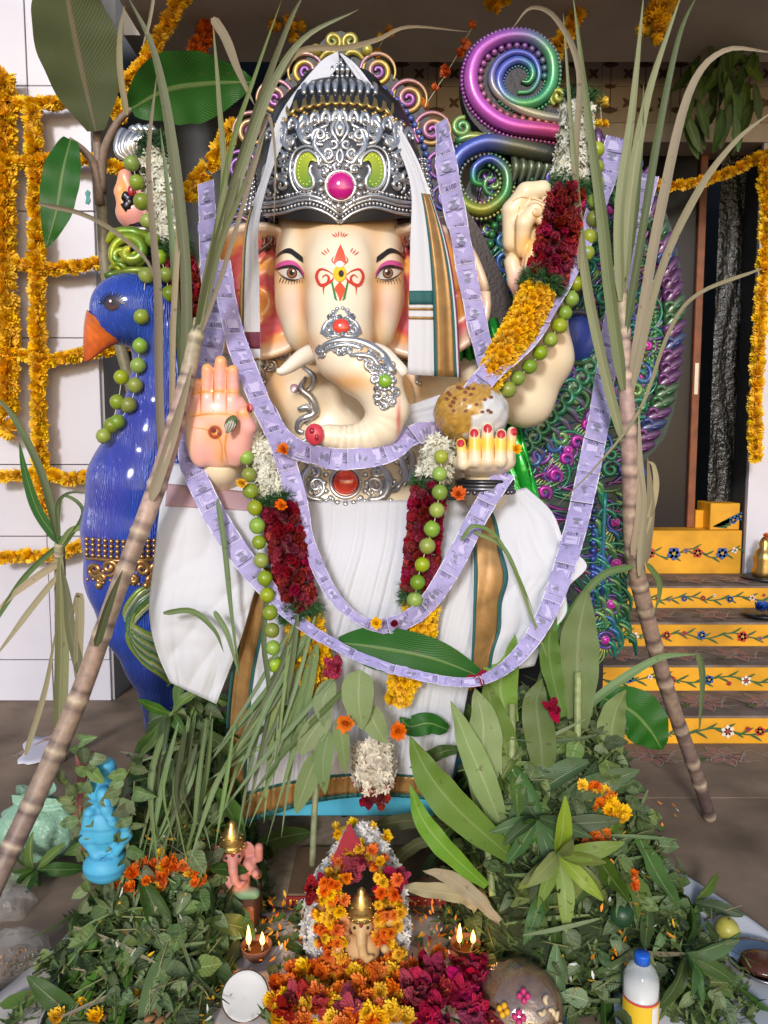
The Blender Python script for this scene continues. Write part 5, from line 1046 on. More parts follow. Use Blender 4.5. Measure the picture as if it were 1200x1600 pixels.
mxn = N.new('ShaderNodeMix'); mxn.data_type = 'RGBA'; mxn.blend_type = 'MULTIPLY'; bs = N['Principled BSDF'].inputs['Base Color']; srcn = bs.links[0].from_socket; t.links.new(srcn, mxn.inputs[6]); mxn.inputs[7].default_value = (.72, .68, .86, 1); t.links.new(wvn.outputs['Fac'], mxn.inputs[0]); t.links.new(mxn.outputs[2], bs)
m_notew = mat('note_paper', (.52, .47, .73), .65); m_ink = mat('note_ink', (.10, .085, .17), .6); m_portrait = mat('note_portrait', (.20, .20, .31), .6); m_notee = mat('note_edge', (.74, .72, .82), .65)
def note_garland(path, wpx, label, group=None, z=None):
    p = np.array([list(P(a, b, c)) + [w_ * PX(c)] for a, b, c, w_ in [(q[0], q[1], q[2], q[3] if len(q) > 3 else wpx) for q in path]])
    p = crom(p, 300); L = plen(p); k = max(2, round(L / .118)); th = thing('banknote_garland', label, 'garland', p[:, :3].min(0) * (0, 0, 1) + p[150, :3] * (1, 1, 0), group)
    fine = resample(p, k * 8 + 1); tan = nrm(np.gradient(fine[:, :3], axis=0)); view = nrm(fine[:, :3] - np.array([0, 0, EYE])); side = nrm(np.cross(tan, view)); nrmv = nrm(np.cross(side, tan)); nrmv *= -np.sign((nrmv * view).sum(1))[:, None]
    tw = .45 * np.sin(np.linspace(0, 7, len(fine)) + k) + .2 * np.sin(np.linspace(0, 23, len(fine)) + k); side = nrm(side * np.cos(tw)[:, None] + nrmv * np.sin(tw)[:, None]); nv_ = nrm(np.cross(side, tan)); nv_ *= -np.sign((nv_ * view).sum(1))[:, None]
    # uniform up direction so print does not flip
    for a in range(k):
        sl = slice(a * 8, a * 8 + 9); c = fine[sl, :3]; w_ = fine[sl, 3]; s_ = side[sl]; n_ = nv_[sl]; cr = RNG.normal(0, .0026, (9, 5)) + (.004 * np.abs(np.sin(np.linspace(0, pi, 9) * RNG.integers(1, 3))))[:, None]; cr[0] = .0015; cr[-1] = -.0005
        g = c[:, None] + s_[:, None] * (w_[:, None] * np.linspace(-.5, .5, 5)[None])[..., None] + n_[:, None] * (cr + .003 * (a % 2))[..., None]
        nb_ = MB().grid(g).build('banknote', m_note, th)
        def at(u, v, off):       # u along 0..1, v across -.5...5
            i = min(int(u * 8), 7); f = u * 8 - i; C = c[i] * (1 - f) + c[i + 1] * f; return C + s_[i] * v * w_[i] + n_[i] * (off + .003 * (a % 2) + .0015)
        q = MB()
        gg = lambda u0, u1, v0, v1, off, nu=5: np.array([[at(u, v, off) for v in (v0, (v0 + v1) / 2, v1)] for u in np.linspace(u0, u1, nu)])
        q.grid(gg(.0, 1, -.5, -.465, .0012, 7), mi=3); q.grid(gg(0, 1, .465, .5, .0012, 7), mi=3); q.grid(gg(.60, .86, -.33, .30, .0012), mi=0); q.grid(gg(0, .012, -.5, .5, .0016, 2), mi=3)
        cu_, cv_ = .36, .02       # portrait: generic head and shoulders in an oval
        for rx, ry, du, off, mi, nn in ((.15, .30, 0, .0012, 0, 14), (.055, .13, -.03, .0024, 2, 10), (.06, .22, .09, .002, 2, 10)):
            q.add([at(cu_ + du, cv_, off)] + [at(cu_ + du + rx * cos(h_), cv_ + ry * sin(h_), off) for h_ in np.linspace(0, 2 * pi, nn, endpoint=False)], [(0, 1 + h_, 1 + (h_ + 1) % nn) for h_ in range(nn)], mi=mi)
        q.grid(gg(.29, .31, -.20, .24, .0028, 3), mi=2); q.grid(gg(.53, .55, -.4, .4, .0014, 2), mi=1); q.grid(gg(.17, .18, -.4, .35, .0014, 2), mi=2)
        tvv = np.array([at(.925 + y_ * .17, .06 + x_ * .25, .0022) for x_, y_, _ in T100[0]]); q.add(tvv, T100[1], mi=1)
        for v0, v1 in ((-.38, -.30), (-.26, -.2), (.36, .4)): q.grid(gg(.62, .84, v0, v1 - .03, .0016, 3), mi=2)
        q.build('print', [m_notew, m_ink, m_portrait, m_notee], nb_, smooth=False)
    return th
note_garland([(343, 408, 2.36), (362, 510, 2.33), (398, 610, 2.24), (438, 700, 2.20), (466, 790, 2.18), (482, 850, 2.15, 26), (518, 925, 2.12, 20), (565, 970, 2.10, 16), (612, 975, 2.09, 30), (665, 945, 2.1), (712, 875, 2.12), (748, 805, 2.14), (790, 738, 2.2)], 33, 'lilac banknote garland dipping over the white lap cloth to the yellow flowers')
note_garland([(322, 285, 2.44, 30), (330, 420, 2.40, 34), (336, 500, 2.34), (322, 590, 2.27), (296, 700, 2.26), (318, 770, 2.18), (360, 845, 2.13), (408, 910, 2.11, 32), (455, 962, 2.10, 24), (520, 1008, 2.05, 20), (600, 1042, 2.02, 18), (680, 1062, 2.01, 16), (750, 1064, 2.02, 16), (805, 1030, 2.12, 24), (850, 968, 2.16, 30), (884, 880, 2.22), (908, 790, 2.36), (934, 660, 2.52), (955, 520, 2.62), (985, 380, 2.66), (1012, 272, 2.68)], 35, 'long outer lilac banknote garland sweeping from the tail fan under the banana leaf')
note_garland([(690, 190, 2.5, 22), (700, 270, 2.46, 34), (722, 390, 2.44), (742, 490, 2.42), (764, 575, 2.36)], 32, 'straight lilac banknote strip hanging beside the green bordered stole')
note_garland([(735, 618, 2.2), (768, 580, 2.24), (803, 550, 2.29, 34), (840, 513, 2.33, 30), (873, 457, 2.38, 25), (900, 405, 2.42, 24), (925, 340, 2.48, 30), (966, 215, 2.54, 36)], 36, 'lilac banknote strip crossing the yellow flowers on the raised arm')
note_garland([(415, 640, 2.26, 30), (446, 690, 2.2, 34), (500, 712, 2.16, 34), (548, 718, 2.15, 34), (610, 706, 2.17, 34), (648, 680, 2.22, 34), (690, 672, 2.28, 30)], 34, 'lilac banknote strip looped below the curled trunk')

# ================================================================ FLOWERS
def petal(mb, M, ln, wd, curl=.3, col=(1, 1, 1), nl=3, mi=0, cup=.2):
    s = np.linspace(0, 1, nl + 1); w_ = wd * np.sin(pi * (s * .86 + .08)) ** .8 / 2; x = ln * s * np.cos(curl * s); z = ln * s * np.sin(curl * s)
    v = np.stack([np.stack([x, -w_, z + cup * w_], 1), np.stack([x, 0 * w_, z], 1), np.stack([x, w_, z + cup * w_], 1)], 1)
    mb.grid(tv(M, v.reshape(-1, 3)).reshape(v.shape), col, mi)
def rM(loc, az, tilt, roll=0.): return np.array(Matrix.Translation(Vector([float(x) for x in loc])) @ Euler((roll, -tilt, az), 'XYZ').to_matrix().to_4x4())
def marigold(seed, r=1.0, layers=5, c0=(.88, .50, .003), c1=(.97, .69, .006)):
    rs = random.Random(seed); mb = MB()
    for L_ in range(layers):
        t_ = L_ / (layers - 1); k = int(13 - 7 * t_)
        for a in range(k): petal(mb, rM((0, 0, .25 * t_ * r), 2 * pi * (a + rs.random() * .5) / k, .15 + 1.2 * t_ + rs.uniform(-.15, .15)), r * (.98 - .45 * t_) * rs.uniform(.85, 1.1), r * .46, .5 - .2 * t_, cmix(c0, c1, min(1, t_ * .8 + rs.random() * .3)), 2)
    mb.sphere((0, 0, -.1 * r), (.45 * r, .45 * r, .3 * r), 7, 5, np.array(c0) * .6); return mb
m_pet = mat('petal', vcol=True, rough=.6, orand=.2)
m_pet2 = mat('petal_mass', vcol=True, rough=.6)
YEL = [marigold(s).mesh('marigold_yellow', m_pet) for s in (1, 2, 3)]
ORG = [marigold(s, 1, 5, (.76, .15, .003), (.92, .26, .004)).mesh('marigold_orange', m_pet) for s in (4, 5, 6)]
LEM = [marigold(s, 1, 5, (.85, .48, .004), (.95, .66, .01)).mesh('chrysanthemum', m_pet) for s in (7, 8, 9)]
def rose(seed, c=(.36, .008, .03)):
    rs = random.Random(seed); mb = MB()
    for k in range(16):
        t_ = k / 15; petal(mb, rM((0, 0, .12 + .25 * t_), k * 2.4, .35 + 1.05 * t_, 0), .95 * (1 - .55 * t_), .95 * (1 - .5 * t_), .55, np.array(c) * rs.uniform(.7, 1.5), 3, cup=.55)
    mb.sphere((0, 0, .2), .35, 7, 5, np.array(c) * .5); return mb
m_rose = mat('rose_petal', vcol=True, rough=.6, orand=.45, var=.3, vscale=3, bump=.6, bscale=7, bdist=.06, spec=.25)
ROSE = [rose(s).mesh('rose', m_rose) for s in (1, 2, 3)]
def hibiscus(seed, c=(.36, .008, .045)):
    rs = random.Random(seed); mb = MB()
    for k in range(8): petal(mb, rM((0, 0, .05 * k), k * 2 * pi / 5 + rs.uniform(-.2, .2), rs.uniform(.1, 1.1), rs.uniform(-.5, .5)), rs.uniform(.7, 1.1), rs.uniform(.4, .75), rs.uniform(-.6, .7), np.array(c) * rs.uniform(.65, 1.4), 5, cup=rs.uniform(-.3, .5))
    mb.tube(crom([(0, 0, 0), (.05, .02, .5), (.15, 0, .95)], 8), .045, 5, (.5, .05, .05)); return mb
HIB = [hibiscus(s).mesh('hibiscus', m_rose) for s in (1, 2, 3, 4)]
def tuberose(seed):
    rs = random.Random(seed); mb = MB()
    for k in range(6): petal(mb, rM((0, 0, 0), k * pi / 3 + rs.uniform(-.2, .2), rs.uniform(.3, .7)), 1, .5, -.3, np.array((.72, .71, .60)) * rs.uniform(.8, 1.1), 2)
    mb.tube([(0, 0, -.6), (0, 0, .05)], [.1, .16], 5, (.55, .58, .40)); return mb
TUB = [tuberose(s) for s in (1, 2)]
def place(meshes, loc, nrm_, size, name, parent, rs): 
    return link(name, rs.choice(meshes), parent, xform(loc, nrm_, scale=size, roll=rs.random() * 6.28))
def rope(name, label, path, rpx, step, size, meshes, part, per=2, cat='garland', group=None, th=None, string=True, seed=0, back=False):
    "flower heads threaded along a string: path of (px,py,Y)"
    rs = random.Random(seed + len(path)); p = crom([P(*q) for q in path], 200); L = plen(p); k = max(2, int(L / step)); f = resample(p, k); t_ = nrm(np.gradient(f, axis=0))
    if th is None: th = thing(name, label, cat, f[np.argmin(f[:, 2])], group)
    if string: MB().tube(resample(p, 40), .0022, 5, (.5, .45, .3)).build('string', m_pet2, th)
    for i in range(k):
        a0 = rs.random() * 6.28; u = nrm(np.cross(t_[i], (0, 1, .1))); w_ = np.cross(u, t_[i])
        for j in range(per):
            a = a0 + 2 * pi * j / per; 
            d_ = u * cos(a) + w_ * sin(a); d_ = nrm(d_ + np.array([0, -.35, 0])); rr = rpx * PX(f[i, 1])
            place(meshes, f[i] + d_ * (rr - size * .55) + t_[i] * rs.uniform(-.4, .4) * step, nrm(d_ + t_[i] * rs.uniform(-.5, .5)), size * rs.uniform(.85, 1.15), part, th, rs)
    return th
def scatter_tube(name, path, rad, n, protos, size, mat_, parent, seed=0, col=(1, 1, 1), core=(.3, .3, .2), jit=.15):
    "mass of tiny blossoms or needles round a thick string, one joined part"
    rs = np.random.default_rng(seed); p = crom(path, 60); t_ = nrm(np.gradient(p, axis=0)); mb = MB(); r = np.interp(np.linspace(0, 1, 60), np.linspace(0, 1, len(np.atleast_1d(rad))), np.atleast_1d(rad))
    mb.tube(p, r * .82, 12, core)
    pv = [(np.vstack(q.v), q.f, np.vstack(q.c)) for q in protos]
    for k in range(n):
        i = rs.integers(0, 60); u = nrm(np.cross(t_[i], (0, 1, .1))); w_ = np.cross(u, t_[i]); a = rs.random() * 6.28
        d_ = u * cos(a) + w_ * sin(a); nn = nrm(d_ + rs.normal(0, .35, 3)); M = np.array(xform(p[i] + d_ * r[i] * (.9 + rs.normal(0, jit * .5)) + t_[i] * rs.normal(0, .004), nn, scale=size * rs.uniform(.8, 1.2), roll=rs.random() * 6)); V_, F_, C_ = pv[k % len(pv)]
        mb.add(tv(M, V_), F_, C_ * np.array(col) * rs.uniform(.75, 1.15))
    return mb.build(name, mat_, parent, kind='stuff')
def needles(seed):
    rs = random.Random(seed); mb = MB()
    for k in range(9): a = rs.random() * 6.28; e = rs.uniform(.3, 1.3); d_ = np.array([cos(a) * cos(e), sin(a) * cos(e), sin(e)]); mb.add([(-.05, 0, 0), (.05, 0, 0), d_ * 1.1], [(0, 1, 2)], np.array((.035, .11, .03)) * rs.uniform(.6, 1.6))
    return mb
NEE = [needles(s) for s in (1, 2, 3)]
def flowers_on(path, rad, step, size, meshes, part, th, seed=0, per=6, core=None):
    rs = random.Random(seed); p = crom(path, 100); L = plen(p); k = max(2, int(L / step)); f = resample(p, k); t_ = nrm(np.gradient(f, axis=0)); r = np.interp(np.linspace(0, 1, k), np.linspace(0, 1, len(np.atleast_1d(rad))), np.atleast_1d(rad))
    MB().tube(resample(p, 30), np.interp(np.linspace(0, 1, 30), np.linspace(0, 1, k), r) * .72, 12, core or (.1, .1, .05)).build('core', m_pet2, th)
    for i in range(k):
        u = nrm(np.cross(t_[i], (0, 1, .1))); w_ = np.cross(u, t_[i])
        for j in range(per):
            a = 2 * pi * (j + .5 * (i % 2) + rs.uniform(-.15, .15)) / per; d_ = u * cos(a) + w_ * sin(a)
            if d_[1] > .55: continue
            place(meshes, f[i] + d_ * r[i] * .72, nrm(d_ + .25 * np.array([rs.uniform(-1, 1), 0, rs.uniform(-1, 1)])), size * rs.uniform(.85, 1.15), part, th, rs)
def l3(*q): return [P(*a) for a in q]
u24 = PX(2.4)
# right garland: white, rose, yellow over the raised arm, then again beside the belly
fr = thing('flower_garland', 'thick white, rose and yellow garland hung over the raised rear hand', 'garland', P(760, 600, 2.4))
scatter_tube('tuberose_band', l3((903, 165, 2.5), (897, 225, 2.48), (890, 287, 2.46)), 24 * u24, 420, TUB, .017, m_pet2, fr, 1, core=(.5, .5, .4))
scatter_tube('green_band', l3((912, 150, 2.51), (904, 168, 2.5)), 25 * u24, 130, NEE, .026, m_pet2, fr, 2, core=(.03, .06, .02)); scatter_tube('green_band', l3((890, 286, 2.46), (884, 305, 2.45)), 26 * u24, 150, NEE, .026, m_pet2, fr, 3, core=(.03, .06, .02))
flowers_on(l3((884, 308, 2.44), (874, 360, 2.42), (862, 405, 2.4), (850, 440, 2.38)), 23 * u24, .021, .034, ROSE, 'rose', fr, 4, 8, (.1, .004, .01))
scatter_tube('green_band', l3((850, 436, 2.38), (842, 456, 2.37)), 30 * u24, 200, NEE, .026, m_pet2, fr, 5, core=(.03, .06, .02))
flowers_on(l3((840, 458, 2.36), (815, 510, 2.33), (785, 555, 2.29), (760, 600, 2.26)), [24 * u24, 26 * u24, 22 * u24, 14 * u24], .020, .024, LEM, 'chrysanthemum', fr, 6, 10, (.3, .2, .01))
fr2 = thing('flower_garland', 'white, rose and yellow garland beside the cupped hand, limes over it', 'garland', P(620, 1090, 2.2))
scatter_tube('tuberose_band', l3((690, 690, 2.24), (682, 722, 2.23), (674, 748, 2.22)), 23 * u24, 260, TUB, .017, m_pet2, fr2, 7, core=(.5, .5, .4)); scatter_tube('green_band', l3((674, 748, 2.22), (668, 770, 2.22)), 22 * u24, 120, NEE, .026, m_pet2, fr2, 8, core=(.03, .06, .02))
flowers_on(l3((668, 768, 2.21), (664, 820, 2.18), (660, 870, 2.16), (655, 918, 2.15)), 17 * u24, .020, .031, ROSE, 'rose', fr2, 9, 8, (.1, .004, .01)); scatter_tube('green_band', l3((655, 915, 2.15), (656, 940, 2.15)), 24 * u24, 140, NEE, .026, m_pet2, fr2, 10, core=(.03, .06, .02))
flowers_on(l3((658, 938, 2.15), (655, 985, 2.16), (640, 1030, 2.16), (622, 1092, 2.16)), [24 * u24, 26 * u24, 26 * u24, 14 * u24], .020, .023, LEM, 'chrysanthemum', fr2, 11, 10, (.3, .2, .01))
# left garland
fl_ = thing('flower_garland', 'white and rose garland hanging above the peacock head behind sugarcane', 'garland', P(295, 545, 2.45))
scatter_tube('tuberose_band', l3((240, 240, 2.46), (252, 300, 2.46), (262, 350, 2.45), (270, 384, 2.45)), [20 * u24, 24 * u24, 24 * u24, 22 * u24], 420, TUB, .017, m_pet2, fl_, 12, core=(.5, .5, .4)); scatter_tube('green_band', l3((238, 222, 2.47), (246, 246, 2.46)), 22 * u24, 150, NEE, .028, m_pet2, fl_, 13, core=(.03, .06, .02)); scatter_tube('green_band', l3((268, 380, 2.45), (276, 405, 2.45)), 25 * u24, 150, NEE, .028, m_pet2, fl_, 14, core=(.03, .06, .02))
flowers_on(l3((278, 405, 2.45), (290, 470, 2.44), (298, 540, 2.43)), 16 * u24, .020, .031, ROSE, 'rose', fl_, 15, 8, (.1, .004, .01))
fl2 = thing('flower_garland', 'white, rose and yellow garland falling from the raised palm over the lap', 'garland', P(490, 1090, 2.2))
scatter_tube('tuberose_band', l3((408, 690, 2.24), (416, 730, 2.22), (428, 775, 2.2)), 22 * u24, 280, TUB, .017, m_pet2, fl2, 16, core=(.5, .5, .4)); scatter_tube('green_band', l3((428, 775, 2.2), (434, 796, 2.19)), 24 * u24, 140, NEE, .026, m_pet2, fl2, 17, core=(.03, .06, .02))
flowers_on(l3((438, 796, 2.18), (450, 850, 2.16), (458, 900, 2.15), (464, 942, 2.15)), 19 * u24, .020, .032, ROSE, 'rose', fl2, 18, 8, (.1, .004, .01)); scatter_tube('green_band', l3((465, 940, 2.15), (470, 966, 2.15)), 27 * u24, 170, NEE, .026, m_pet2, fl2, 19, core=(.03, .06, .02))
flowers_on(l3((474, 966, 2.15), (482, 1010, 2.15), (492, 1050, 2.15), (500, 1088, 2.15)), [24 * u24, 32 * u24, 30 * u24, 14 * u24], .020, .023, LEM, 'chrysanthemum', fl2, 20, 10, (.3, .2, .01))
# tassel where the garlands meet
ts = thing('garland_tassel', 'white and dark rose garland tassel hanging at the cloth hem', 'tassel', P(583, 1252, 2.14))
scatter_tube('tuberose_mass', l3((580, 1160, 2.16), (584, 1195, 2.14), (585, 1225, 2.14)), [26 * u24, 32 * u24, 24 * u24], 300, TUB, .017, m_pet2, ts, 21, core=(.5, .42, .36), col=(.95, .86, .82)); flowers_on(l3((584, 1222, 2.14), (586, 1250, 2.14)), [26 * u24, 16 * u24], .02, .022, ROSE, 'rose', ts, 22, 8, (.08, .004, .01))
# limes
m_lime = mat('lime_skin', (.24, .34, .025), .38, var=.18, vscale=20, bump=.15, bscale=300, bdist=.0008, orand=.6, coat=.15)
def lime_mesh():
    prof = [(.001, 1.06), (.12, 1.03), (.25, .97), (.55, .84), (.82, .55), (.98, .15), (.99, -.15), (.84, -.54), (.56, -.83), (.2, -.985), (.10, -1.05), (.001, -1.08)]
    return MB().lathe(prof[::-1], n=16).mesh('lime', m_lime)
LIME = lime_mesh()
def lime_garland(paths, label, rpx=12.3, seed=0):
    rs = random.Random(seed); th = None
    for path in paths:
        p = crom([P(*q) for q in path], 200); L = plen(p); r = rpx * PX(p[:, 1].mean()); k = max(1, int(L / (2 * r * 1.04))); f = resample(p, k); t_ = nrm(np.gradient(f, axis=0))
        if th is None: th = thing('lime_garland', label, 'garland', f[np.argmin(f[:, 2])])
        MB().tube(resample(p, 60), .0012, 5, (.7, .68, .6)).build('string', m_pet2, th)
        for i in range(k): link('lime', LIME, th, xform(f[i] + np.array([rs.uniform(-1, 1), 0, rs.uniform(-.5, .5)]) * .003, nrm(t_[i] + .5 * np.array([rs.uniform(-1, 1), rs.uniform(-1, 1), rs.uniform(-1, 1)])), scale=r * rs.uniform(.93, 1.08)))
lime_garland([[(384, 715, 2.18), (392, 765, 2.16), (402, 820, 2.13), (408, 880, 2.10), (420, 940, 2.09), (425, 1000, 2.09), (432, 1060, 2.1), (440, 1105, 2.11), (455, 1140, 2.11), (470, 1160, 2.11)]], 'string of limes hanging from the raised palm over the lap cloth')
lime_garland([[(690, 714, 2.16), (688, 745, 2.14), (682, 800, 2.11), (668, 850, 2.10), (655, 895, 2.10), (648, 938, 2.10)]], 'short string of limes over the rose band near the cupped hand', seed=3)
lime_garland([[(793, 609, 2.30), (832, 567, 2.34), (862, 527, 2.36), (884, 488, 2.40), (897, 455, 2.42), (908, 425, 2.44), (922, 370, 2.46), (932, 300, 2.46), (932, 235, 2.48)]], 'string of limes running up the raised arm to the rear hand', 12, 5)
lime_garland([[(206, 255, 2.42), (216, 290, 2.42), (224, 325, 2.42), (234, 355, 2.42), (246, 392, 2.41), (258, 425, 2.40), (264, 460, 2.40)], [(228, 430, 2.36), (224, 465, 2.35), (222, 495, 2.35)], [(218, 540, 2.36), (214, 580, 2.36), (206, 625, 2.34), (188, 655, 2.33), (162, 682, 2.32)], [(190, 590, 2.34), (186, 620, 2.34), (180, 645, 2.33), (175, 665, 2.33)]], 'string of limes trailing over the peacock neck and head', 12, 7)

# ---- marigold strings on the wall, door and porch
WG = 4.0
rope('marigold_garland', 'thick yellow marigold garland at the left edge of the white wall', [(4, 118, WG), (8, 250, WG), (6, 400, WG), (12, 520, WG), (12, 640, WG)], 13, .030, .052, YEL, 'marigold', 3, seed=1)
rope('marigold_garland', 'yellow marigold garland hanging on the white wall beside the banana leaf', [(50, 170, WG), (56, 300, WG), (58, 430, WG), (60, 560, WG), (62, 680, WG), (66, 795, WG)], 9, .027, .046, YEL, 'marigold', 2, seed=2)
for k, (pts, lab) in enumerate((([(20, 165, WG), (90, 160, WG), (170, 158, WG), (190, 185, WG)], 'topmost level marigold string on the white wall'), ([(20, 255, WG), (110, 248, WG), (160, 255, WG), (195, 268, WG)], 'second level marigold string, behind the banana stem'), ([(20, 410, WG), (85, 420, WG), (150, 412, WG)], 'level marigold string just above the peacock head'), ([(20, 552, WG), (80, 562, WG), (130, 552, WG), (205, 540, WG)], 'level marigold string behind the peacock beak'), ([(0, 745, WG), (70, 740, WG), (110, 748, WG), (158, 738, WG)], 'level marigold string beside the peacock breast'), ([(0, 872, WG), (40, 868, WG), (90, 866, WG), (135, 848, WG)], 'lowest level marigold string on the white wall'))):
    rope('marigold_garland', lab, pts, 7, .026, .042, YEL, 'marigold', 2, seed=10 + k, group='level marigold strings on the white wall')
rope('marigold_garland', 'lone marigold tuft below the leftmost wall garland', [(2, 665, WG), (16, 672, WG)], 12, .03, .052, YEL, 'marigold', 2, seed=20)
rope('marigold_garland', 'marigold garland slanting from the ceiling above the peacock crest', [(192, 138, 3.9), (225, 100, 3.9), (255, 50, 3.9), (290, -15, 3.9)], 8, .028, .046, YEL, 'marigold', 2, seed=21)
rope('marigold_garland', 'marigold garland dipping behind sugarcane leaves left of the crown', [(290, 310, 4.0), (305, 290, 4.0), (325, 262, 4.0), (345, 235, 4.0), (362, 200, 4.0)], 11, .03, .046, YEL, 'marigold', 2, seed=22)
rope('marigold_garland', 'orange marigold string hanging from the ceiling over the banana leaf', [(306, 85, 4.2), (322, 50, 4.2), (340, 0, 4.2), (346, -20, 4.2)], 10, .032, .048, ORG, 'marigold', 2, seed=23)
rope('marigold_garland', 'yellow marigold tuft hanging from the ceiling left of the arch', [(445, 50, 4.2), (455, 25, 4.2), (470, -10, 4.2)], 20, .05, .05, YEL, 'marigold', 3, seed=24); rope('marigold_garland', 'small yellow marigold string just right of the arch top', [(585, 85, 4.2), (596, 68, 4.2), (602, 55, 4.2)], 8, .045, .036, YEL, 'marigold', 2, seed=25)
rope('marigold_garland', 'orange marigold string beside the swirl finial', [(668, 160, 4.0), (684, 135, 4.0), (694, 120, 4.0), (712, 90, 4.0), (722, 70, 4.0), (745, 32, 4.0)], 6, .075, .038, ORG, 'marigold', 1, seed=26)
rope('marigold_garland', 'yellow marigold bunch at the top centre of the frame', [(770, 6, 4.0), (785, -8, 4.0)], 12, .05, .05, YEL, 'marigold', 3, seed=27)
rope('marigold_garland', 'marigold garland hanging right behind the swirl finial', [(868, 80, 4.1), (882, 55, 4.1), (897, 30, 4.1), (910, -10, 4.1)], 9, .028, .048, YEL, 'marigold', 2, seed=28); rope('marigold_garland', 'marigold garland hanging from the ceiling above the sugarcane top', [(1018, 48, 3.9), (1028, 25, 3.9), (1042, -10, 3.9)], 16, .03, .055, YEL, 'marigold', 3, seed=29)
rope('marigold_garland', 'single marigold tuft beside the white tuberose band', [(938, 165, 4.0), (940, 190, 4.0)], 8, .05, .035, YEL, 'marigold', 2, seed=30)
rope('marigold_garland', 'marigold garland swagged across the top of the dark doorway', [(1000, 285, 4.75), (1050, 290, 4.75), (1100, 282, 4.75), (1140, 268, 4.75), (1180, 248, 4.75), (1200, 240, 4.75)], 5, .03, .042, YEL, 'marigold', 2, seed=31)
rope('marigold_garland', 'long marigold garland hanging down the right door jamb', [(1196, 250, 4.7), (1196, 290, 4.7), (1198, 350, 4.7), (1190, 450, 4.7), (1184, 560, 4.7), (1180, 640, 4.7), (1180, 715, 4.7)], 7, .03, .048, YEL, 'marigold', 2, seed=32)
# ================================================================ PLANTS
L_mango = leafmat('mango_leaf', (.035, .11, .010), (.09, .20, .022), .38, 1.0)
L_lime = leafmat('young_mango_leaf', (.15, .24, .012), (.27, .34, .028), .36, .8)
L_ovate = leafmat('ovate_leaf', (.075, .145, .030), (.17, .25, .07), .5, 1.0, veins=7, vs=.10)
L_pale = leafmat('pale_leaf', (.17, .26, .085), (.27, .36, .13), .55, .6, veins=30, vs=.3, mid=(.42, .46, .25))
L_turm = leafmat('turmeric_leaf', (.085, .20, .014), (.20, .34, .04), .4, .7, veins=34, vs=.4, mid=(.3, .4, .12))
L_banana = leafmat('banana_leaf', (.010, .085, .006), (.03, .16, .012), .35, .3, veins=40, vs=.45, mid=(.28, .38, .12))
L_olive = leafmat('olive_banana_leaf', (.060, .075, .028), (.10, .115, .045), .6, .2, veins=40, vs=.5, mid=(.25, .18, .12), transl=.3)
L_cane = leafmat('cane_leaf', (.16, .19, .075), (.27, .30, .13), .55, .8, veins=1, vs=.1, mid=(.42, .42, .24))
L_dry = leafmat('dry_leaf', (.28, .23, .13), (.42, .36, .22), .75, .6, veins=1, vs=.1, mid=(.45, .38, .24))
L_grass = leafmat('grass_blade', (.09, .17, .035), (.19, .28, .09), .5, .9, veins=1, vs=.1, mid=(.3, .36, .14))
m_stem = mat('green_stem', (.13, .16, .05), .6, var=.2); m_twig = mat('twig', (.12, .08, .045), .8)
m_canesk = mat('cane_skin', vcol=True, rough=.5, var=.24, vscale=50, bump=.3, bscale=160)
m_mass = mat('leafy_mass', vcol=True, rough=.6)
def blade(path, wpx, m, parent, name='leaf', n=22, fold=.22, twist=0., tip=1.0, base=.12, wav=0., face=None, shape='lance', seed=0):
    "leaf blade along a px path (px,py,Y); width in photo pixels"
    p = crom([P(*q) for q in path], n); t_ = nrm(np.gradient(p, axis=0)); view = nrm(p - np.array([0, 0, EYE])) if face is None else np.broadcast_to(nrm(face), p.shape)
    side = nrm(np.cross(t_, view)); nn = nrm(np.cross(t_, side)); nn = nn * -np.sign((nn * view).sum(1))[:, None]; s = np.linspace(0, 1, n)
    tw = twist * s + .25 * np.sin(3 * s + seed); side, nn = side * np.cos(tw)[:, None] + nn * np.sin(tw)[:, None], nn * np.cos(tw)[:, None] - side * np.sin(tw)[:, None]
    if shape == 'lance': w_ = np.sin(pi * np.clip(base * .5 + s * (1 - base * .5), 0, 1)) ** .85
    elif shape == 'strap': w_ = np.minimum(1, (s + .05) / .12) * np.clip((1.0 - s) / .55, 0, 1) ** .7
    else: w_ = np.sin(pi * (np.clip(s, 0, 1)) ** .75) ** .7
    w_ = np.maximum(w_, .02) * wpx * PX(p[:, 1]) / 2; v = np.array([-1, -.5, 0, .5, 1])
    rp = wav * np.sin(s * 26 + seed)[:, None] * (np.abs(v) ** 2)[None]
    g = p[:, None] + side[:, None] * (w_[:, None] * v[None])[..., None] + nn[:, None] * (fold * w_[:, None] * (np.abs(v))[None] + rp)[..., None]
    return MB().grid(g).build(name, m, parent)
def leaf_mesh(name, Ln, W, m, bend=.4, fold=.25, n=8, ov=False, wav=0., seed=0):
    rs = random.Random(seed); s = np.linspace(0, 1, n); a = -bend * s; x = np.cumsum(np.r_[0, np.cos(a[1:])]) * Ln / (n - 1); z = np.cumsum(np.r_[0, np.sin(a[1:])]) * Ln / (n - 1)
    w_ = (np.sin(pi * s ** .7) ** .8 if ov else np.sin(pi * (s * .93 + .05)) ** .9) * W / 2 + .0012; v = np.array([-1, 0, 1.])
    y = np.outer(w_, v); zz = z[:, None] + fold * np.abs(y) + wav * np.sin(s * 14 + seed)[:, None] * np.abs(v)[None] * W
    return MB().grid(np.stack([np.repeat(x[:, None], 3, 1), y + (.10 * Ln * rs.uniform(-1, 1) * s ** 2)[:, None], zz], -1)).mesh(name, m)
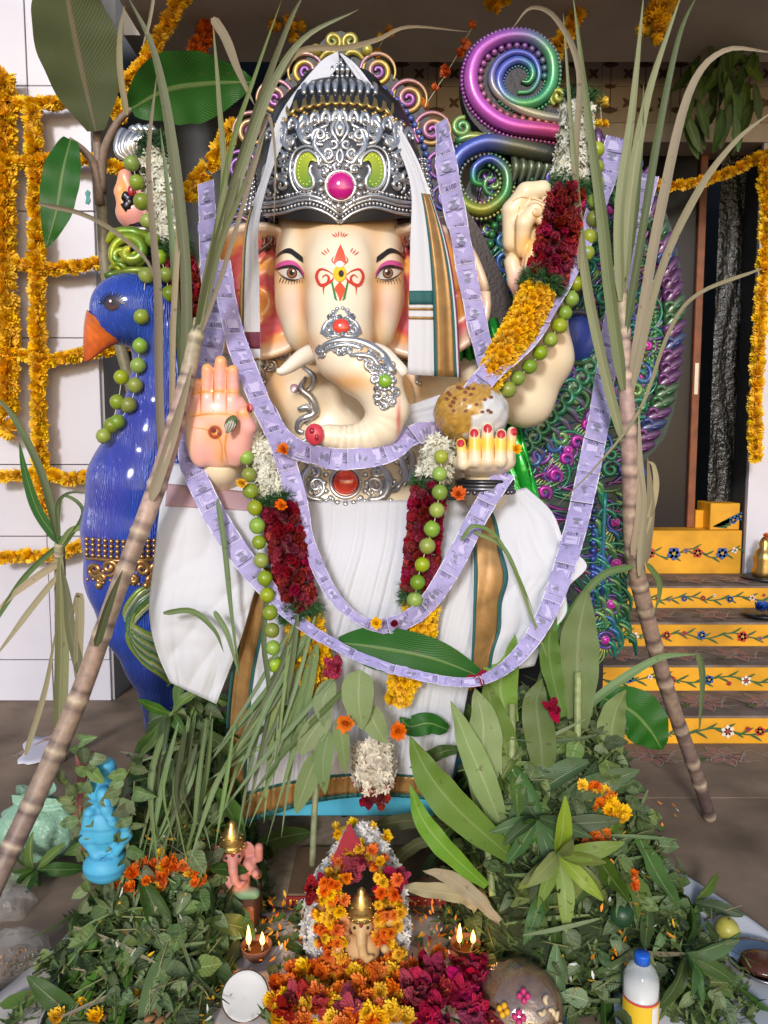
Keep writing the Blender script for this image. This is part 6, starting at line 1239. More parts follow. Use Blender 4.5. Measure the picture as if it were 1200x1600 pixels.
MANGO = [leaf_mesh('mango_leaf', .17, .042, L_mango, b, f_, 9, False, w_, k) for k, (b, f_, w_) in enumerate(((.2, .3, .06), (.7, .6, .10), (1.4, .4, .12), (-.5, .2, .12), (1.0, 1.0, .08)))]
YMANGO = [leaf_mesh('young_leaf', .17, .040, L_lime, b, .45, 9, False, .06, k) for k, b in enumerate((.5, .9, 1.3))]
OVATE = [leaf_mesh('ovate_leaf', .065, wd_, L_ovate, b, f_, 8, True, w_, k) for k, (b, f_, w_, wd_) in enumerate(((.1, .25, .08, .040), (.8, .5, .12, .036), (1.5, .3, .14, .034), (-.6, .2, .12, .042), (.6, 1.1, .08, .038), (1.1, .7, .1, .026)))]
GRS = [leaf_mesh('grass_blade', .26, .010, m_, b, .4, 9, False, .1, k) for k, (b, m_) in enumerate(((.5, L_grass), (-.5, L_grass), (.9, L_pale), (.3, L_dry)))]
def lM(base, d, up, s=1.0):
    d = nrm(d); up = np.asarray(up, float); y = nrm(np.cross(up, d)); z = np.cross(d, y); M = np.eye(4); M[:3, 0] = d * s; M[:3, 1] = y * s; M[:3, 2] = z * s; M[:3, 3] = base; return Matrix(M.tolist())
def whorl(c, axis, n, parent, meshes, s=1.0, seed=0, spread=(.3, 1.2), name='leaf'):
    rs = random.Random(seed); ax = nrm(axis); u = nrm(np.cross(ax, (.3, .2, 1) if abs(ax[2]) < .9 else (1, 0, 0))); w_ = np.cross(ax, u)
    for k in range(n):
        a = 2 * pi * k / n + rs.uniform(-.25, .25); e = rs.uniform(*spread); d_ = nrm(ax * cos(e) + (u * cos(a) + w_ * sin(a)) * sin(e) + np.array([0, 0, -.35]))
        link(name, rs.choice(meshes), parent, lM(c + d_ * .008, d_, nrm(ax * 1.0 + np.array([0, -.5, .6])), s * rs.uniform(.75, 1.15)))

# ---- banana sapling against the white wall
bs_ = thing('banana_sapling', 'banana sapling with olive and green leaves tied before the white wall', 'plant', P(158, 1080, 3.3))
MB().tube(crom([P(262, 1200, 3.3), P(250, 1000, 3.3), P(225, 700, 3.3), P(172, 470, 3.3), P(157, 290, 3.3)], 30), np.linspace(.03, .024, 30), 12, (.20, .17, .10)).build('stem', m_canesk, bs_)
for pts in ([(157, 300, 3.28), (152, 220, 3.26), (140, 100, 3.22), (112, -20, 3.2)], [(158, 300, 3.28), (162, 240, 3.24), (185, 190, 3.2), (210, 168, 3.18)], [(156, 320, 3.28), (148, 262, 3.24), (130, 235, 3.2), (108, 218, 3.16)]): MB().tube(crom([P(*q) for q in pts], 16), np.linspace(.022, .012, 16), 8, (.24, .17, .13)).build('leaf_stalk', m_canesk, bs_)
blade([(150, 205, 3.2), (128, 110, 3.18), (108, 10, 3.16), (95, -60, 3.14)], 120, L_olive, bs_, wav=.014, fold=.12, n=40, base=.1)
blade([(205, 170, 3.15), (262, 140, 3.1), (330, 130, 3.06), (400, 128, 3.02)], 100, L_banana, bs_, wav=.012, fold=.25, n=28, base=.1); blade([(110, 218, 3.14), (98, 268, 3.1), (88, 330, 3.08), (72, 388, 3.08)], 54, L_banana, bs_, wav=.006, fold=.15, n=24, base=.2)
# ---- sugarcane
def cane(name, label, path, seed=0, nodes=None):
    th = thing(name, label, 'sugarcane', P(*path[0][:3])); p = crom([list(P(*q[:3])) + [q[3] * PX(q[2])] for q in path], 160); rs = random.Random(seed); s = np.linspace(0, 1, 160)
    L = plen(p); k = int(L / .145); nd = np.array([(i + .5 + rs.uniform(-.2, .2)) / k for i in range(k)]); dn = np.abs(s[:, None] - nd[None]).min(1); seg = np.floor(s * k - .5)
    r = p[:, 3] * (1 + .11 * np.exp(-(dn / .0045) ** 2)); cs = []
    for i in range(160):
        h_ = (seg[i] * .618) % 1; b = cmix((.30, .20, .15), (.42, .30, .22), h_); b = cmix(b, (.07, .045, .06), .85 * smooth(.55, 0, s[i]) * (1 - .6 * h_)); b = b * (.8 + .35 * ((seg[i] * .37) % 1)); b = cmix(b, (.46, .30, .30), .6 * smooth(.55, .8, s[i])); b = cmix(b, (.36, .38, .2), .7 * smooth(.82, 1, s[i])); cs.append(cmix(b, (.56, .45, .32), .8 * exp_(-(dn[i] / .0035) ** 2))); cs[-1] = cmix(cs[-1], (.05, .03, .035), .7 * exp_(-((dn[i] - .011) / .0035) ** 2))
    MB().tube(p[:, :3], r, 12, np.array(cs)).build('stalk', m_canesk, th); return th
exp_ = math.exp
cl = cane('sugarcane', 'long sugarcane leaning from lower left across the peacock', [(-118, 1640, 1.64, 17), (-12, 1390, 1.80, 17), (60, 1235, 1.90, 17), (125, 1085, 1.98, 16), (190, 905, 2.04, 14), (245, 760, 2.10, 15), (285, 620, 2.14, 13), (312, 500, 2.18, 11)], 1)
C1 = 2.16
for k, (pts, wd, m_) in enumerate((
    ([(296, 590, C1), (325, 440, C1), (362, 300, C1), (405, 160, C1), (450, 40, C1), (475, -10, C1)], 14, L_cane), ([(300, 560, C1), (335, 400, C1 + .02), (375, 270, C1), (422, 140, C1 - .02), (475, 60, C1), (560, 15, C1)], 15, L_cane), ([(305, 540, C1), (335, 380, C1), (362, 230, C1), (398, 120, C1), (440, 0, C1)], 9, L_grass),
    ([(300, 580, C1), (322, 440, C1), (350, 300, C1), (342, 150, C1), (332, 28, C1)], 12, L_cane), ([(332, 28, C1), (352, 60, C1), (372, 110, C1), (398, 165, C1)], 14, L_dry), ([(292, 610, C1), (290, 420, C1), (268, 220, C1 - .02), (240, 80, C1), (200, -5, C1)], 17, L_cane), ([(288, 640, C1), (276, 480, C1), (262, 300, C1), (250, 200, C1)], 10, L_grass),
    ([(255, 760, C1 - .04), (248, 600, C1 - .05), (246, 450, C1 - .05), (232, 260, C1 - .03), (245, 115, C1)], 13, L_dry), ([(268, 700, C1 - .03), (270, 520, C1 - .03), (278, 350, C1), (262, 300, C1)], 9, L_dry), ([(198, 180, C1), (188, 110, C1), (188, 50, C1), (195, 8, C1)], 9, L_dry), ([(240, -5, C1), (232, 40, C1), (222, 75, C1)], 5, L_dry),
    ([(305, 545, C1), (350, 420, C1), (400, 250, C1), (418, 180, C1), (430, 240, C1 - .03), (428, 350, C1 - .03)], 7, L_dry), ([(236, 782, C1 - .10), (258, 715, C1 - .07), (284, 630, C1 - .05), (300, 570, C1 - .04)], 17, L_dry), ([(150, 1010, 1.94), (170, 945, 1.96), (192, 890, 1.98)], 13, L_olive), ([(60, 318, C1), (130, 335, C1), (190, 370, C1), (240, 430, C1), (252, 560, C1)], 7, L_dry), ([(310, 520, C1), (345, 380, C1), (378, 300, C1), (415, 200, C1)], 10, L_cane), ([(430, 130, C1), (470, 80, C1), (540, 75, C1), (590, 62, C1), (640, 42, C1), (735, 50, C1 + .1)], 8, L_dry))):
    blade(pts, wd, m_, cl, fold=.35, n=30, shape='strap', seed=k)
cr_ = cane('sugarcane', 'sugarcane standing in front of the tail fan and steps', [(1118, 1306, 2.80, 9), (1085, 1200, 2.70, 11), (1045, 1085, 2.60, 12), (1010, 960, 2.50, 13), (990, 860, 2.45, 14), (984, 720, 2.42, 13), (976, 560, 2.42, 11), (970, 420, 2.42, 8)], 2)
C2 = 2.40
for k, (pts, wd, m_) in enumerate((
    ([(972, 690, C2), (940, 560, C2), (915, 430, C2), (898, 260, C2), (880, 20, C2)], 15, L_cane), ([(974, 610, C2), (955, 470, C2), (940, 330, C2), (918, 170, C2), (895, -10, C2)], 18, L_cane), ([(970, 470, C2), (968, 330, C2), (988, 170, C2), (1006, -10, C2)], 15, L_cane), ([(975, 450, C2), (986, 300, C2), (1012, 150, C2), (1065, -10, C2)], 16, L_cane), ([(978, 520, C2), (1002, 370, C2), (1028, 210, C2), (1060, 60, C2), (1090, -10, C2)], 12, L_grass),
    ([(985, 620, C2), (1030, 430, C2), (1090, 300, C2), (1150, 220, C2), (1210, 172, C2)], 12, L_dry), ([(985, 600, C2), (1005, 480, C2), (1030, 340, C2), (1075, 150, C2), (1130, 80, C2), (1210, 82, C2)], 15, L_dry), ([(905, 420, C2), (900, 250, C2), (905, 110, C2), (870, 30, C2), (830, 12, C2), (800, 45, C2)], 9, L_dry), ([(975, 440, C2), (990, 350, C2), (1000, 240, C2), (1006, 130, C2)], 12, L_grass),
    ([(1000, 900, C2), (1005, 800, C2), (1000, 720, C2), (998, 640, C2)], 12, L_dry), ([(1008, 880, C2), (1016, 790, C2), (1012, 715, C2)], 14, L_dry), ([(1006, 840, C2), (1024, 770, C2), (1022, 730, C2), (1012, 720, C2)], 9, L_dry), ([(988, 868, C2), (1000, 780, C2), (990, 700, C2)], 11, L_dry),
    ([(990, 885, C2), (940, 900, C2), (890, 960, C2), (850, 1040, C2), (830, 1110, C2)], 12, L_grass), ([(1010, 880, C2), (1028, 905, C2), (1030, 930, C2), (1022, 958, C2)], 9, L_grass), ([(900, 1120, C2 - .1), (960, 1070, C2 - .1), (1030, 1028, C2 - .1), (1090, 1022, C2 - .1)], 14, L_grass), ([(1090, 1020, C2 - .1), (1098, 1060, C2 - .1), (1092, 1150, C2 - .1)], 10, L_grass), ([(740, 830, 2.1), (790, 860, 2.12), (830, 960, 2.14), (856, 1030, 2.16)], 7, L_grass), ([(1190, 420, C2), (1090, 460, C2), (1045, 520, C2), (1000, 640, C2), (930, 730, C2 - .1), (870, 790, C2 - .15)], 6, L_dry), ([(720, 845, 2.08), (740, 822, 2.08), (775, 838, 2.1), (810, 900, 2.1), (835, 960, 2.12)], 6, L_grass))):
    blade(pts, wd, m_, cr_, fold=.35, n=26, shape='strap', seed=k + 40)
cw_ = cane('sugarcane', 'short leafy sugarcane top standing before the white wall', [(96, 1198, 3.34, 8), (96, 1080, 3.15, 9), (95, 960, 3.0, 9), (93, 850, 2.9, 8)], 3)
C3 = 2.9
for k, (pts, wd, m_) in enumerate((([(92, 1160, C3), (96, 1020, C3), (95, 920, C3), (94, 845, C3)], 22, L_cane), ([(92, 850, C3), (65, 740, C3), (20, 650, C3), (-20, 610, C3)], 12, L_grass), ([(95, 850, C3), (60, 800, C3), (40, 740, C3), (30, 690, C3)], 16, L_banana), ([(92, 860, C3), (110, 830, C3), (140, 820, C3), (160, 790, C3)], 10, L_grass), ([(93, 850, C3), (40, 900, C3), (0, 960, C3), (-30, 1010, C3)], 9, L_grass), ([(92, 880, C3), (60, 900, C3), (20, 930, C3), (-10, 960, C3)], 12, L_dry), ([(90, 900, C3), (50, 950, C3), (20, 990, C3), (-10, 1030, C3)], 10, L_dry), ([(96, 860, C3), (130, 800, C3), (98, 775, C3), (92, 820, C3)], 6, L_grass), ([(120, 1060, C3), (125, 960, C3), (122, 930, C3), (105, 990, C3)], 14, L_dry), ([(128, 1060, C3), (112, 990, C3), (105, 930, C3), (95, 880, C3)], 16, L_cane), ([(40, 1180, C3), (70, 1080, C3), (88, 980, C3)], 9, L_dry), ([(93, 840, C3), (90, 790, C3), (108, 770, C3), (145, 772, C3)], 6, L_grass))):
    blade(pts, wd, m_, cw_, fold=.3, n=20, shape='strap', seed=k + 70)
fc = cane('sugarcane', 'dark piece of sugarcane lying on the floor behind the plastic bag', [(-20, 1216, 3.20, 11), (30, 1188, 3.38, 11), (95, 1152, 3.62, 11)], 4)
# ---- leaves in front of the lap
bl = thing('banana_leaf', 'glossy green banana leaf laid across the lap under the banknotes', 'leaf', P(650, 1060, 2.06))
blade([(528, 1004, 2.12), (590, 1012, 2.10), (680, 1030, 2.08), (768, 1064, 2.09)], 74, L_banana, bl, 'leaf_blade', fold=.12, n=30, base=.12, wav=.002)
pb = thing('withered_leaf_spray', 'spray of pale withered leaves on a bare stem below the yellow garland', 'leaves', P(490, 1350, 2.02))
MB().tube(crom([P(488, 1352, 2.0), P(492, 1260, 2.02), P(500, 1160, 2.05), P(520, 1080, 2.08)], 14), [.009] * 14, 7, (.2, .22, .12)).build('stem', m_canesk, pb)
for k, (pts, wd) in enumerate((([(562, 1046, 2.04), (560, 1090, 2.02), (566, 1140, 2.02)], 54), ([(572, 1100, 2.05), (585, 1130, 2.04), (604, 1162, 2.04)], 40), ([(520, 1060, 2.06), (505, 1100, 2.04), (512, 1140, 2.04)], 34), ([(515, 1110, 2.05), (485, 1150, 2.03), (468, 1180, 2.03)], 40), ([(500, 1170, 2.04), (480, 1220, 2.02), (462, 1272, 2.02)], 36), ([(515, 1140, 2.04), (505, 1190, 2.02), (508, 1242, 2.02)], 30), ([(528, 1120, 2.04), (535, 1160, 2.03), (540, 1210, 2.04)], 26), ([(500, 1150, 2.06), (478, 1150, 2.05), (462, 1165, 2.05)], 30))): blade(pts, wd, L_pale, pb, fold=.2, n=12, base=.2, seed=k, wav=.003, shape='ov')
# long grass blades fanned over the left side of the lap
gb = thing('palm_frond_spray', 'spray of long thin green blades fanned over the left lap cloth', 'leaves', P(400, 1290, 2.05)); rs = random.Random(5)
for k in range(24):
    t_ = k / 33; x0 = lerp(425, 505, rs.random()); y0 = rs.uniform(960, 1120); x1 = lerp(300, 440, rs.random()); y1 = rs.uniform(1190, 1330); blade([(x0, y0, 2.10), (lerp(x0, x1, .4) + rs.uniform(-14, 14), lerp(y0, y1, .4), 2.06), (x1 + rs.uniform(-5, 5), y1, 1.99)], rs.uniform(6, 14), rs.choice((L_grass, L_grass, L_pale)), gb, fold=.4, n=12, shape='strap', seed=k)
for k, pts in enumerate(([(340, 780, 2.12), (352, 860, 2.1), (362, 960, 2.09), (375, 1060, 2.08)], [(335, 955, 2.1), (355, 990, 2.08), (375, 1060, 2.07)], [(255, 958, 2.1), (300, 955, 2.1), (335, 985, 2.09), (350, 1020, 2.08)], [(420, 900, 2.09), (412, 1000, 2.08), (420, 1100, 2.06), (395, 1220, 2.04)], [(465, 960, 2.08), (452, 1060, 2.06), (430, 1130, 2.05), (380, 1240, 2.0)], [(520, 1060, 2.05), (460, 1130, 2.03), (400, 1200, 2.0), (330, 1290, 1.97)], [(540, 1075, 2.04), (450, 1170, 2.02), (380, 1260, 1.98)])): blade(pts, 9, L_grass, gb, fold=.3, n=18, shape='strap', seed=k)
hb = thing('herb_bundle', 'bundle of limp pale-stemmed herbs hanging down the left heap', 'leaves', P(280, 1370, 1.95)); rs = random.Random(15)
for k in range(26):
    x0 = rs.uniform(230, 350); x1 = x0 + rs.uniform(-50, 20); y1 = rs.uniform(1270, 1370); Yb = rs.uniform(1.90, 1.97); blade([(x0 + 20, rs.uniform(1110, 1180), Yb + .10), (x0 + rs.uniform(-10, 10), 1230, Yb + .03), (x1, y1, Yb)], rs.uniform(4, 10), rs.choice((L_grass, L_pale, L_ovate, L_olive)), hb, fold=.4, n=10, shape=rs.choice(('strap', 'lance')), seed=k)
# ---- turmeric plant at the right
tu = thing('turmeric_plant', 'broad turmeric leaves standing between the skirt and the right leaf heap', 'plant', P(770, 1400, 2.1))
for k, (pts, wd, m_) in enumerate((([(905, 1140, 2.24), (902, 1050, 2.26), (905, 985, 2.27), (918, 920, 2.28)], 66, L_pale), ([(880, 1120, 2.22), (862, 1050, 2.24), (858, 1000, 2.25), (868, 950, 2.26)], 34, L_turm), ([(800, 1130, 2.2), (782, 1080, 2.22), (790, 1010, 2.24), (800, 978, 2.24)], 56, L_turm), ([(800, 1340, 2.0), (720, 1270, 1.98), (670, 1210, 2.0), (640, 1150, 2.02)], 58, L_turm), ([(760, 1385, 1.95), (700, 1330, 1.93), (660, 1280, 1.95), (640, 1225, 1.97)], 34, L_turm), ([(790, 1310, 2.06), (760, 1230, 2.06), (730, 1160, 2.08), (705, 1095, 2.1)], 44, L_pale), ([(770, 1320, 2.1), (755, 1200, 2.12), (755, 1130, 2.14), (742, 1075, 2.15)], 60, L_pale), ([(800, 1250, 2.14), (792, 1180, 2.15), (770, 1110, 2.17), (758, 1060, 2.18)], 44, L_turm), ([(850, 1230, 2.12), (845, 1160, 2.13), (838, 1100, 2.15), (848, 1060, 2.16)], 50, L_turm), ([(960, 1200, 2.2), (955, 1150, 2.2), (962, 1110, 2.22), (978, 1078, 2.22)], 44, L_pale), ([(940, 1090, 2.3), (985, 1110, 2.3), (1015, 1140, 2.3), (1035, 1172, 2.3)], 78, L_banana), ([(700, 1140, 2.2), (670, 1130, 2.18), (640, 1135, 2.18), (625, 1120, 2.18)], 36, L_banana), ([(720, 1170, 2.14), (690, 1175, 2.14), (660, 1190, 2.14), (640, 1200, 2.14)], 22, L_mango), ([(745, 1420, 1.96), (720, 1400, 1.96), (660, 1390, 1.97), (625, 1385, 1.98)], 26, L_dry), ([(780, 1440, 1.94), (740, 1400, 1.95), (700, 1370, 1.96), (660, 1360, 1.97)], 26, L_dry), ([(700, 1290, 2.2), (650, 1282, 2.2), (600, 1288, 2.2), (560, 1300, 2.2)], 24, L_olive), ([(690, 1310, 2.18), (650, 1320, 2.17), (620, 1345, 2.15), (610, 1372, 2.14)], 20, L_olive))): blade(pts, wd, m_, tu, fold=.28, n=26, base=.2, seed=k, wav=.006)
for k, (pts, r) in enumerate((([(790, 1500, 1.95), (800, 1400, 2.0), (800, 1250, 2.1), (800, 1100, 2.2)], .012), ([(900, 1250, 2.1), (902, 1150, 2.2), (903, 1050, 2.25)], .012), ([(770, 1400, 2.0), (760, 1300, 2.1), (755, 1180, 2.12)], .010))): MB().tube(crom([P(*q) for q in pts], 12), r, 7, (.25, .3, .12)).build('stem', m_canesk, tu)

# ---- heaps of leaves left and right
def heap(label, name, fn, x0, x1, y0, y1, n_leaf, seed, cat='leaves', mix=(OVATE, MANGO), tw=90, small=8000):
    rs = random.Random(seed); g = np.array([[(x, y, max(.003, fn(x, y))) for y in np.linspace(y0, y1, 30)] for x in np.linspace(x0, x1, 30)]); th = thing(name, label, cat, ((x0 + x1) / 2, (y0 + y1) / 2, 0))
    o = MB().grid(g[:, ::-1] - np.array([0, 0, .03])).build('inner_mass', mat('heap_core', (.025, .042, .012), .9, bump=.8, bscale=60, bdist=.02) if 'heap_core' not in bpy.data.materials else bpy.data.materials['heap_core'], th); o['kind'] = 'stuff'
    def nor(x, y): e = .02; return nrm((-(fn(x + e, y) - fn(x - e, y)) / (2 * e), -(fn(x, y + e) - fn(x, y - e)) / (2 * e), 1))
    pts = []
    while len(pts) < n_leaf:
        x, y = rs.uniform(x0, x1), rs.uniform(y0, y1)
        if fn(x, y) > .015: pts.append((x, y))
    for i, (x, y) in enumerate(pts):
        N_ = nor(x, y); down = nrm(np.array([N_[0], N_[1], -.3]) + np.array([rs.uniform(-1, 1), rs.uniform(-1, 1), rs.uniform(-.3, .4)]) * 1.1); d_ = nrm(down - N_ * (down @ N_) * .8)
        ms = mix[0] if rs.random() < .58 else mix[1]; link('leaf', rs.choice(ms), th, lM(np.array([x, y, fn(x, y)]) + N_ * rs.uniform(-.005, .03), d_, nrm(N_ + .5 * np.array([rs.uniform(-1, 1), rs.uniform(-1, 1), 0])), rs.uniform(.75, 1.5)))
    for k in range(tw):
        x, y = pts[rs.randrange(len(pts))]; N_ = nor(x, y); c = np.array([x, y, fn(x, y)]) + N_ * .012; a = rs.random() * 6.28; L_ = rs.uniform(.06, .16); d_ = np.array([cos(a), sin(a), 0]); d_ = nrm(d_ - N_ * (d_ @ N_)); MB().tube(crom([c - d_ * L_ / 2, c + N_ * .015, c + d_ * L_ / 2 + N_ * .01], 5), rs.uniform(.0012, .0024), 4, np.array((.16, .16, .06)) * rs.uniform(.6, 1.6)).build('twig', m_canesk, th)
    for k in range(70):
        x, y = pts[rs.randrange(len(pts))]; N_ = nor(x, y); a = rs.random() * 6.28; d_ = nrm(np.array([cos(a), sin(a) - .4, 0])); d_ = nrm(d_ - N_ * (d_ @ N_)); link('grass_blade', rs.choice(GRS), th, lM(np.array([x, y, fn(x, y)]) + N_ * .02 - d_ * .1, d_, N_, rs.uniform(.7, 1.3)))
    # fine grass and tiny leaflets in between: one mass
    R2 = np.random.default_rng(seed); mb = MB(); X = R2.uniform(x0, x1, small); Y = R2.uniform(y0, y1, small); vs = []; fs = []; cs = []; q = 0
    for x, y in zip(X, Y):
        h_ = fn(x, y)
        if h_ < .012: continue
        a = R2.random() * 6.28; L_ = R2.uniform(.014, .055); w_ = R2.uniform(.002, .008); el = R2.uniform(-.2, .9); d_ = np.array([cos(a) * cos(el), sin(a) * cos(el), sin(el)]) * L_; s_ = np.array([-sin(a), cos(a), 0]) * w_; b = np.array([x, y, h_ + R2.uniform(-.008, .012)])
        vs += [b - s_ * .3, b + d_ * .5 - s_, b + d_, b + d_ * .5 + s_]; fs.append((q, q + 1, q + 2, q + 3)); q += 4; c = cmix((.045, .095, .018), (.19, .25, .07), R2.random()); cs += [c] * 4
    o = mb.add(vs, fs, np.array(cs)).build('fine_leaves', m_mass, th); o['kind'] = 'stuff'
    return th
sm = lambda a, b, x: (lambda t: t * t * (3 - 2 * t))(min(1, max(0, (x - a) / (b - a))))
def fR(x, y): xr = lerp(.93, .84, sm(1.75, 2.35, y)); xl = lerp(.34, .24, sm(1.75, 2.2, y)); return (.10 + .50 * sm(1.68, 2.35, y)) * sm(xr + .03, xr - .20, x) * sm(xl - .05, xl + .12, x) * sm(1.74 - .12 * sm(.68, .76, x), 1.93 - .12 * sm(.68, .76, x), y) * sm(2.62, 2.42, y) + .018 * sin(x * 31 + 2) * sin(y * 27)
def fL(x, y): xl = lerp(-.92, -.86, sm(1.75, 2.3, y)); xr = lerp(-.44, -.43, sm(1.9, 2.3, y)); return (.07 + .50 * sm(1.75, 2.3, y)) * sm(xl - .02, xl + .22, x) * sm(xr + .06, xr - .13, x) * sm(1.66, 1.82, y) * sm(2.55, 2.38, y) + .015 * sin(x * 29) * sin(y * 31 + 1)
HR = heap('big heap of mixed green leaves right of the altar', 'leaf_heap', fR, .15, 1.0, 1.60, 2.6, 298, 1)
HL = heap('heap of mixed green leaves left of the altar', 'leaf_heap', fL, -1.0, -.25, 1.66, 2.55, 270, 2)
def onR(px, py, f=fR, lift=.02):
    "point of a heap seen at a photo pixel"
    best = None
    for Y in np.linspace(1.6, 2.6, 200):
        q = P(px, py, Y)
        if q[2] <= f(q[0], q[1]): best = q; break
    return (best if best is not None else PZ(px, py, .02)) + np.array([0, -lift * .5, lift])
for (px, py), ax, n, ms, s_, lab, f_ in (((866, 1346), (.1, -1, .05), 17, YMANGO, 1.0, 'drooping whorl of yellow-green mango leaves on the right heap', fR), ((925, 1075), (.1, -.8, .5), 9, YMANGO, .9, 'mango leaf sprig standing above the right heap', fR), ((330, 1092), (.2, -.8, .5), 12, MANGO + YMANGO, .95, 'glossy mango leaf sprig topping the left heap', fL), ((62, 1368), (-.2, -.9, .4), 10, MANGO, .9, 'dark mango leaf sprig at the left edge beside the plastic bag', fL), ((1060, 1500), (.6, -.8, -.2), 10, MANGO, .8, 'mango leaves drooping right of the water bottle', fR), ((835, 1290), (-.6, -.8, .1), 10, MANGO, .9, 'mango leaf sprig on the left slope of the right heap', fR), ((275, 1130), (-.5, -.7, .4), 9, MANGO, .9, 'mango leaf sprig spilling left beside the blue figurine', fL), ((1075, 1420), (.8, -.6, 0), 10, MANGO, .85, 'mango leaf sprig on the right heap near the yellow fruit', fR)):
    t = thing('mango_sprig', lab, 'leaves', onR(px, py, f_)); c = onR(px, py, f_); whorl(c + np.array([0, -.02, .02]), ax, n, t, ms, s_, px, (.35, 1.35)); MB().tube(crom([c + np.array([0, .08, -.03]), c, c + nrm(ax) * .02], 6), .005, 6, (.2, .2, .08)).build('twig', m_canesk, t)
for f_, lab, xr_, yr_, n_ in ((fR, 'loose ovate leaves strewn over the right heap', (.22, .92), (1.72, 2.45), 260), (fL, 'loose ovate leaves strewn over the left heap', (-.92, -.42), (1.75, 2.35), 170)):
    t = thing('leaf_scatter', lab, 'leaves', (sum(xr_) / 2, sum(yr_) / 2, .1)); rs = random.Random(n_); k = 0
    while k < n_:
        x, y = rs.uniform(*xr_), rs.uniform(*yr_)
        if f_(x, y) < .03: continue
        k += 1; a = rs.random() * 6.28; link('leaf', rs.choice(OVATE), t, lM((x, y, f_(x, y) + rs.uniform(.01, .035)), (cos(a), sin(a) - .5, rs.uniform(-.5, .3)), (rs.uniform(-.6, .6), -.7, 1), rs.uniform(.6, 1.25)))
# mango leaves hung at the porch and over the door
mt = thing('mango_leaf_bunch', 'dark bunch of mango leaves hanging from the porch ceiling', 'leaves', P(1120, 220, 4.5))
for k in range(46): rs = random.Random(k + 900); c = P(rs.uniform(1070, 1180), rs.uniform(20, 190), 4.5 + rs.uniform(-.08, .08)); link('leaf', rs.choice(MANGO), mt, lM(c, (rs.uniform(-.5, .5), rs.uniform(-.3, .3), -1), (rs.uniform(-.5, .5), -1, .2), 1.35))
MB().tube(crom([P(1130, -20, 4.5), P(1125, 100, 4.5), P(1120, 190, 4.5)], 8), .006, 6, (.1, .1, .05)).build('stem', m_canesk, mt)
# ================================================================ OFFERINGS
m_clay = mat('clay_paint', vcol=True, rough=.55, var=.08, vscale=30); m_goldf = mat('gilt', (.55, .36, .12), .3, metal=.85, bump=.2, bscale=90)
m_terra = mat('terracotta', (.20, .075, .04), .8, var=.2, vscale=20); m_steelp = mat('steel_plate', (.45, .45, .46), .25, metal=1)
m_flame = mat('flame', (1, .5, .1), .5, emit=((1, .50, .12), 6)); m_wick = mat('wick', (.5, .42, .3), .9); m_oil = mat('lamp_oil', (.10, .035, .01), .1)
# floor cloths and low board
def sheet(name, label, corners, m, seed, amp=.006, n=26, th=.004):
    a, b, c, d = [np.array(q, float) for q in corners]; r_ = np.random.default_rng(seed); f = r_.random(6) * 6; g = np.zeros((n, n, 3))
    for i in range(n):
        for j in range(n):
            s, t_ = i / (n - 1), j / (n - 1); q = lerp(lerp(a, b, s), lerp(d, c, s), t_); q = q + np.array([0, 0, amp * (1 + .5 * (sin(9 * s + f[0] + 3 * sin(4 * t_ + f[1])) + sin(8 * t_ + f[2] + 2 * s)))]); q[:2] += .012 * np.array([sin(11 * t_ + f[3]), sin(12 * s + f[4])]); g[i, j] = q
    o = MB().grid(g).build(name, m, label=label, cat='cloth' if 'cloth' in label else 'paper'); md = o.modifiers.new('s', 'SOLIDIFY'); md.thickness = th; md.offset = 1
    return o
sheet('floor_cloth', 'white cloth spread on the floor under the altar offerings', [(-1.1, 1.45, .006), (.45, 1.45, .006), (.42, 2.2, .006), (-.9, 2.2, .006)], mat('offering_cloth', (.66, .58, .54), .85, var=.15, vscale=6), 1)
sheet('floor_cloth', 'white cloth poking out right of the big leaf heap', [(.5, 1.4, .006), (1.35, 1.4, .006), (1.0, 2.35, .006), (.72, 2.35, .006)], m_cloth, 2, .016)
sheet('paper_sheet', 'sheet of white paper lying on the floor by the white wall', [PZ(28, 1195, .006), PZ(92, 1190, .006), PZ(108, 1150, .006), PZ(42, 1152, .006)], mat('paper', (.62, .60, .70), .8), 3, .002, 8, .001)
bd = thing('altar_board', 'low wooden board with red and gold trim behind the small idol', 'board', PZ(560, 1405, 0)); y0 = 2.22; 
MB().box((-.30, y0, .003), (.36, 2.5, .05), bev=.004).build('plank', mat('board_wood', (.15, .09, .05), .7, var=.2), bd, smooth=False); MB().box((-.302, y0 - .006, .018), (.362, y0 - .001, .046)).build('red_trim', mat('red_trim', (.25, .02, .02), .5), bd, smooth=False)
for k in range(30): MB().sphere((-.29 + k * .022, y0 - .006, .032), (.006, .004, .006), 6, 4).build('gold_stud', m_goldf, bd)

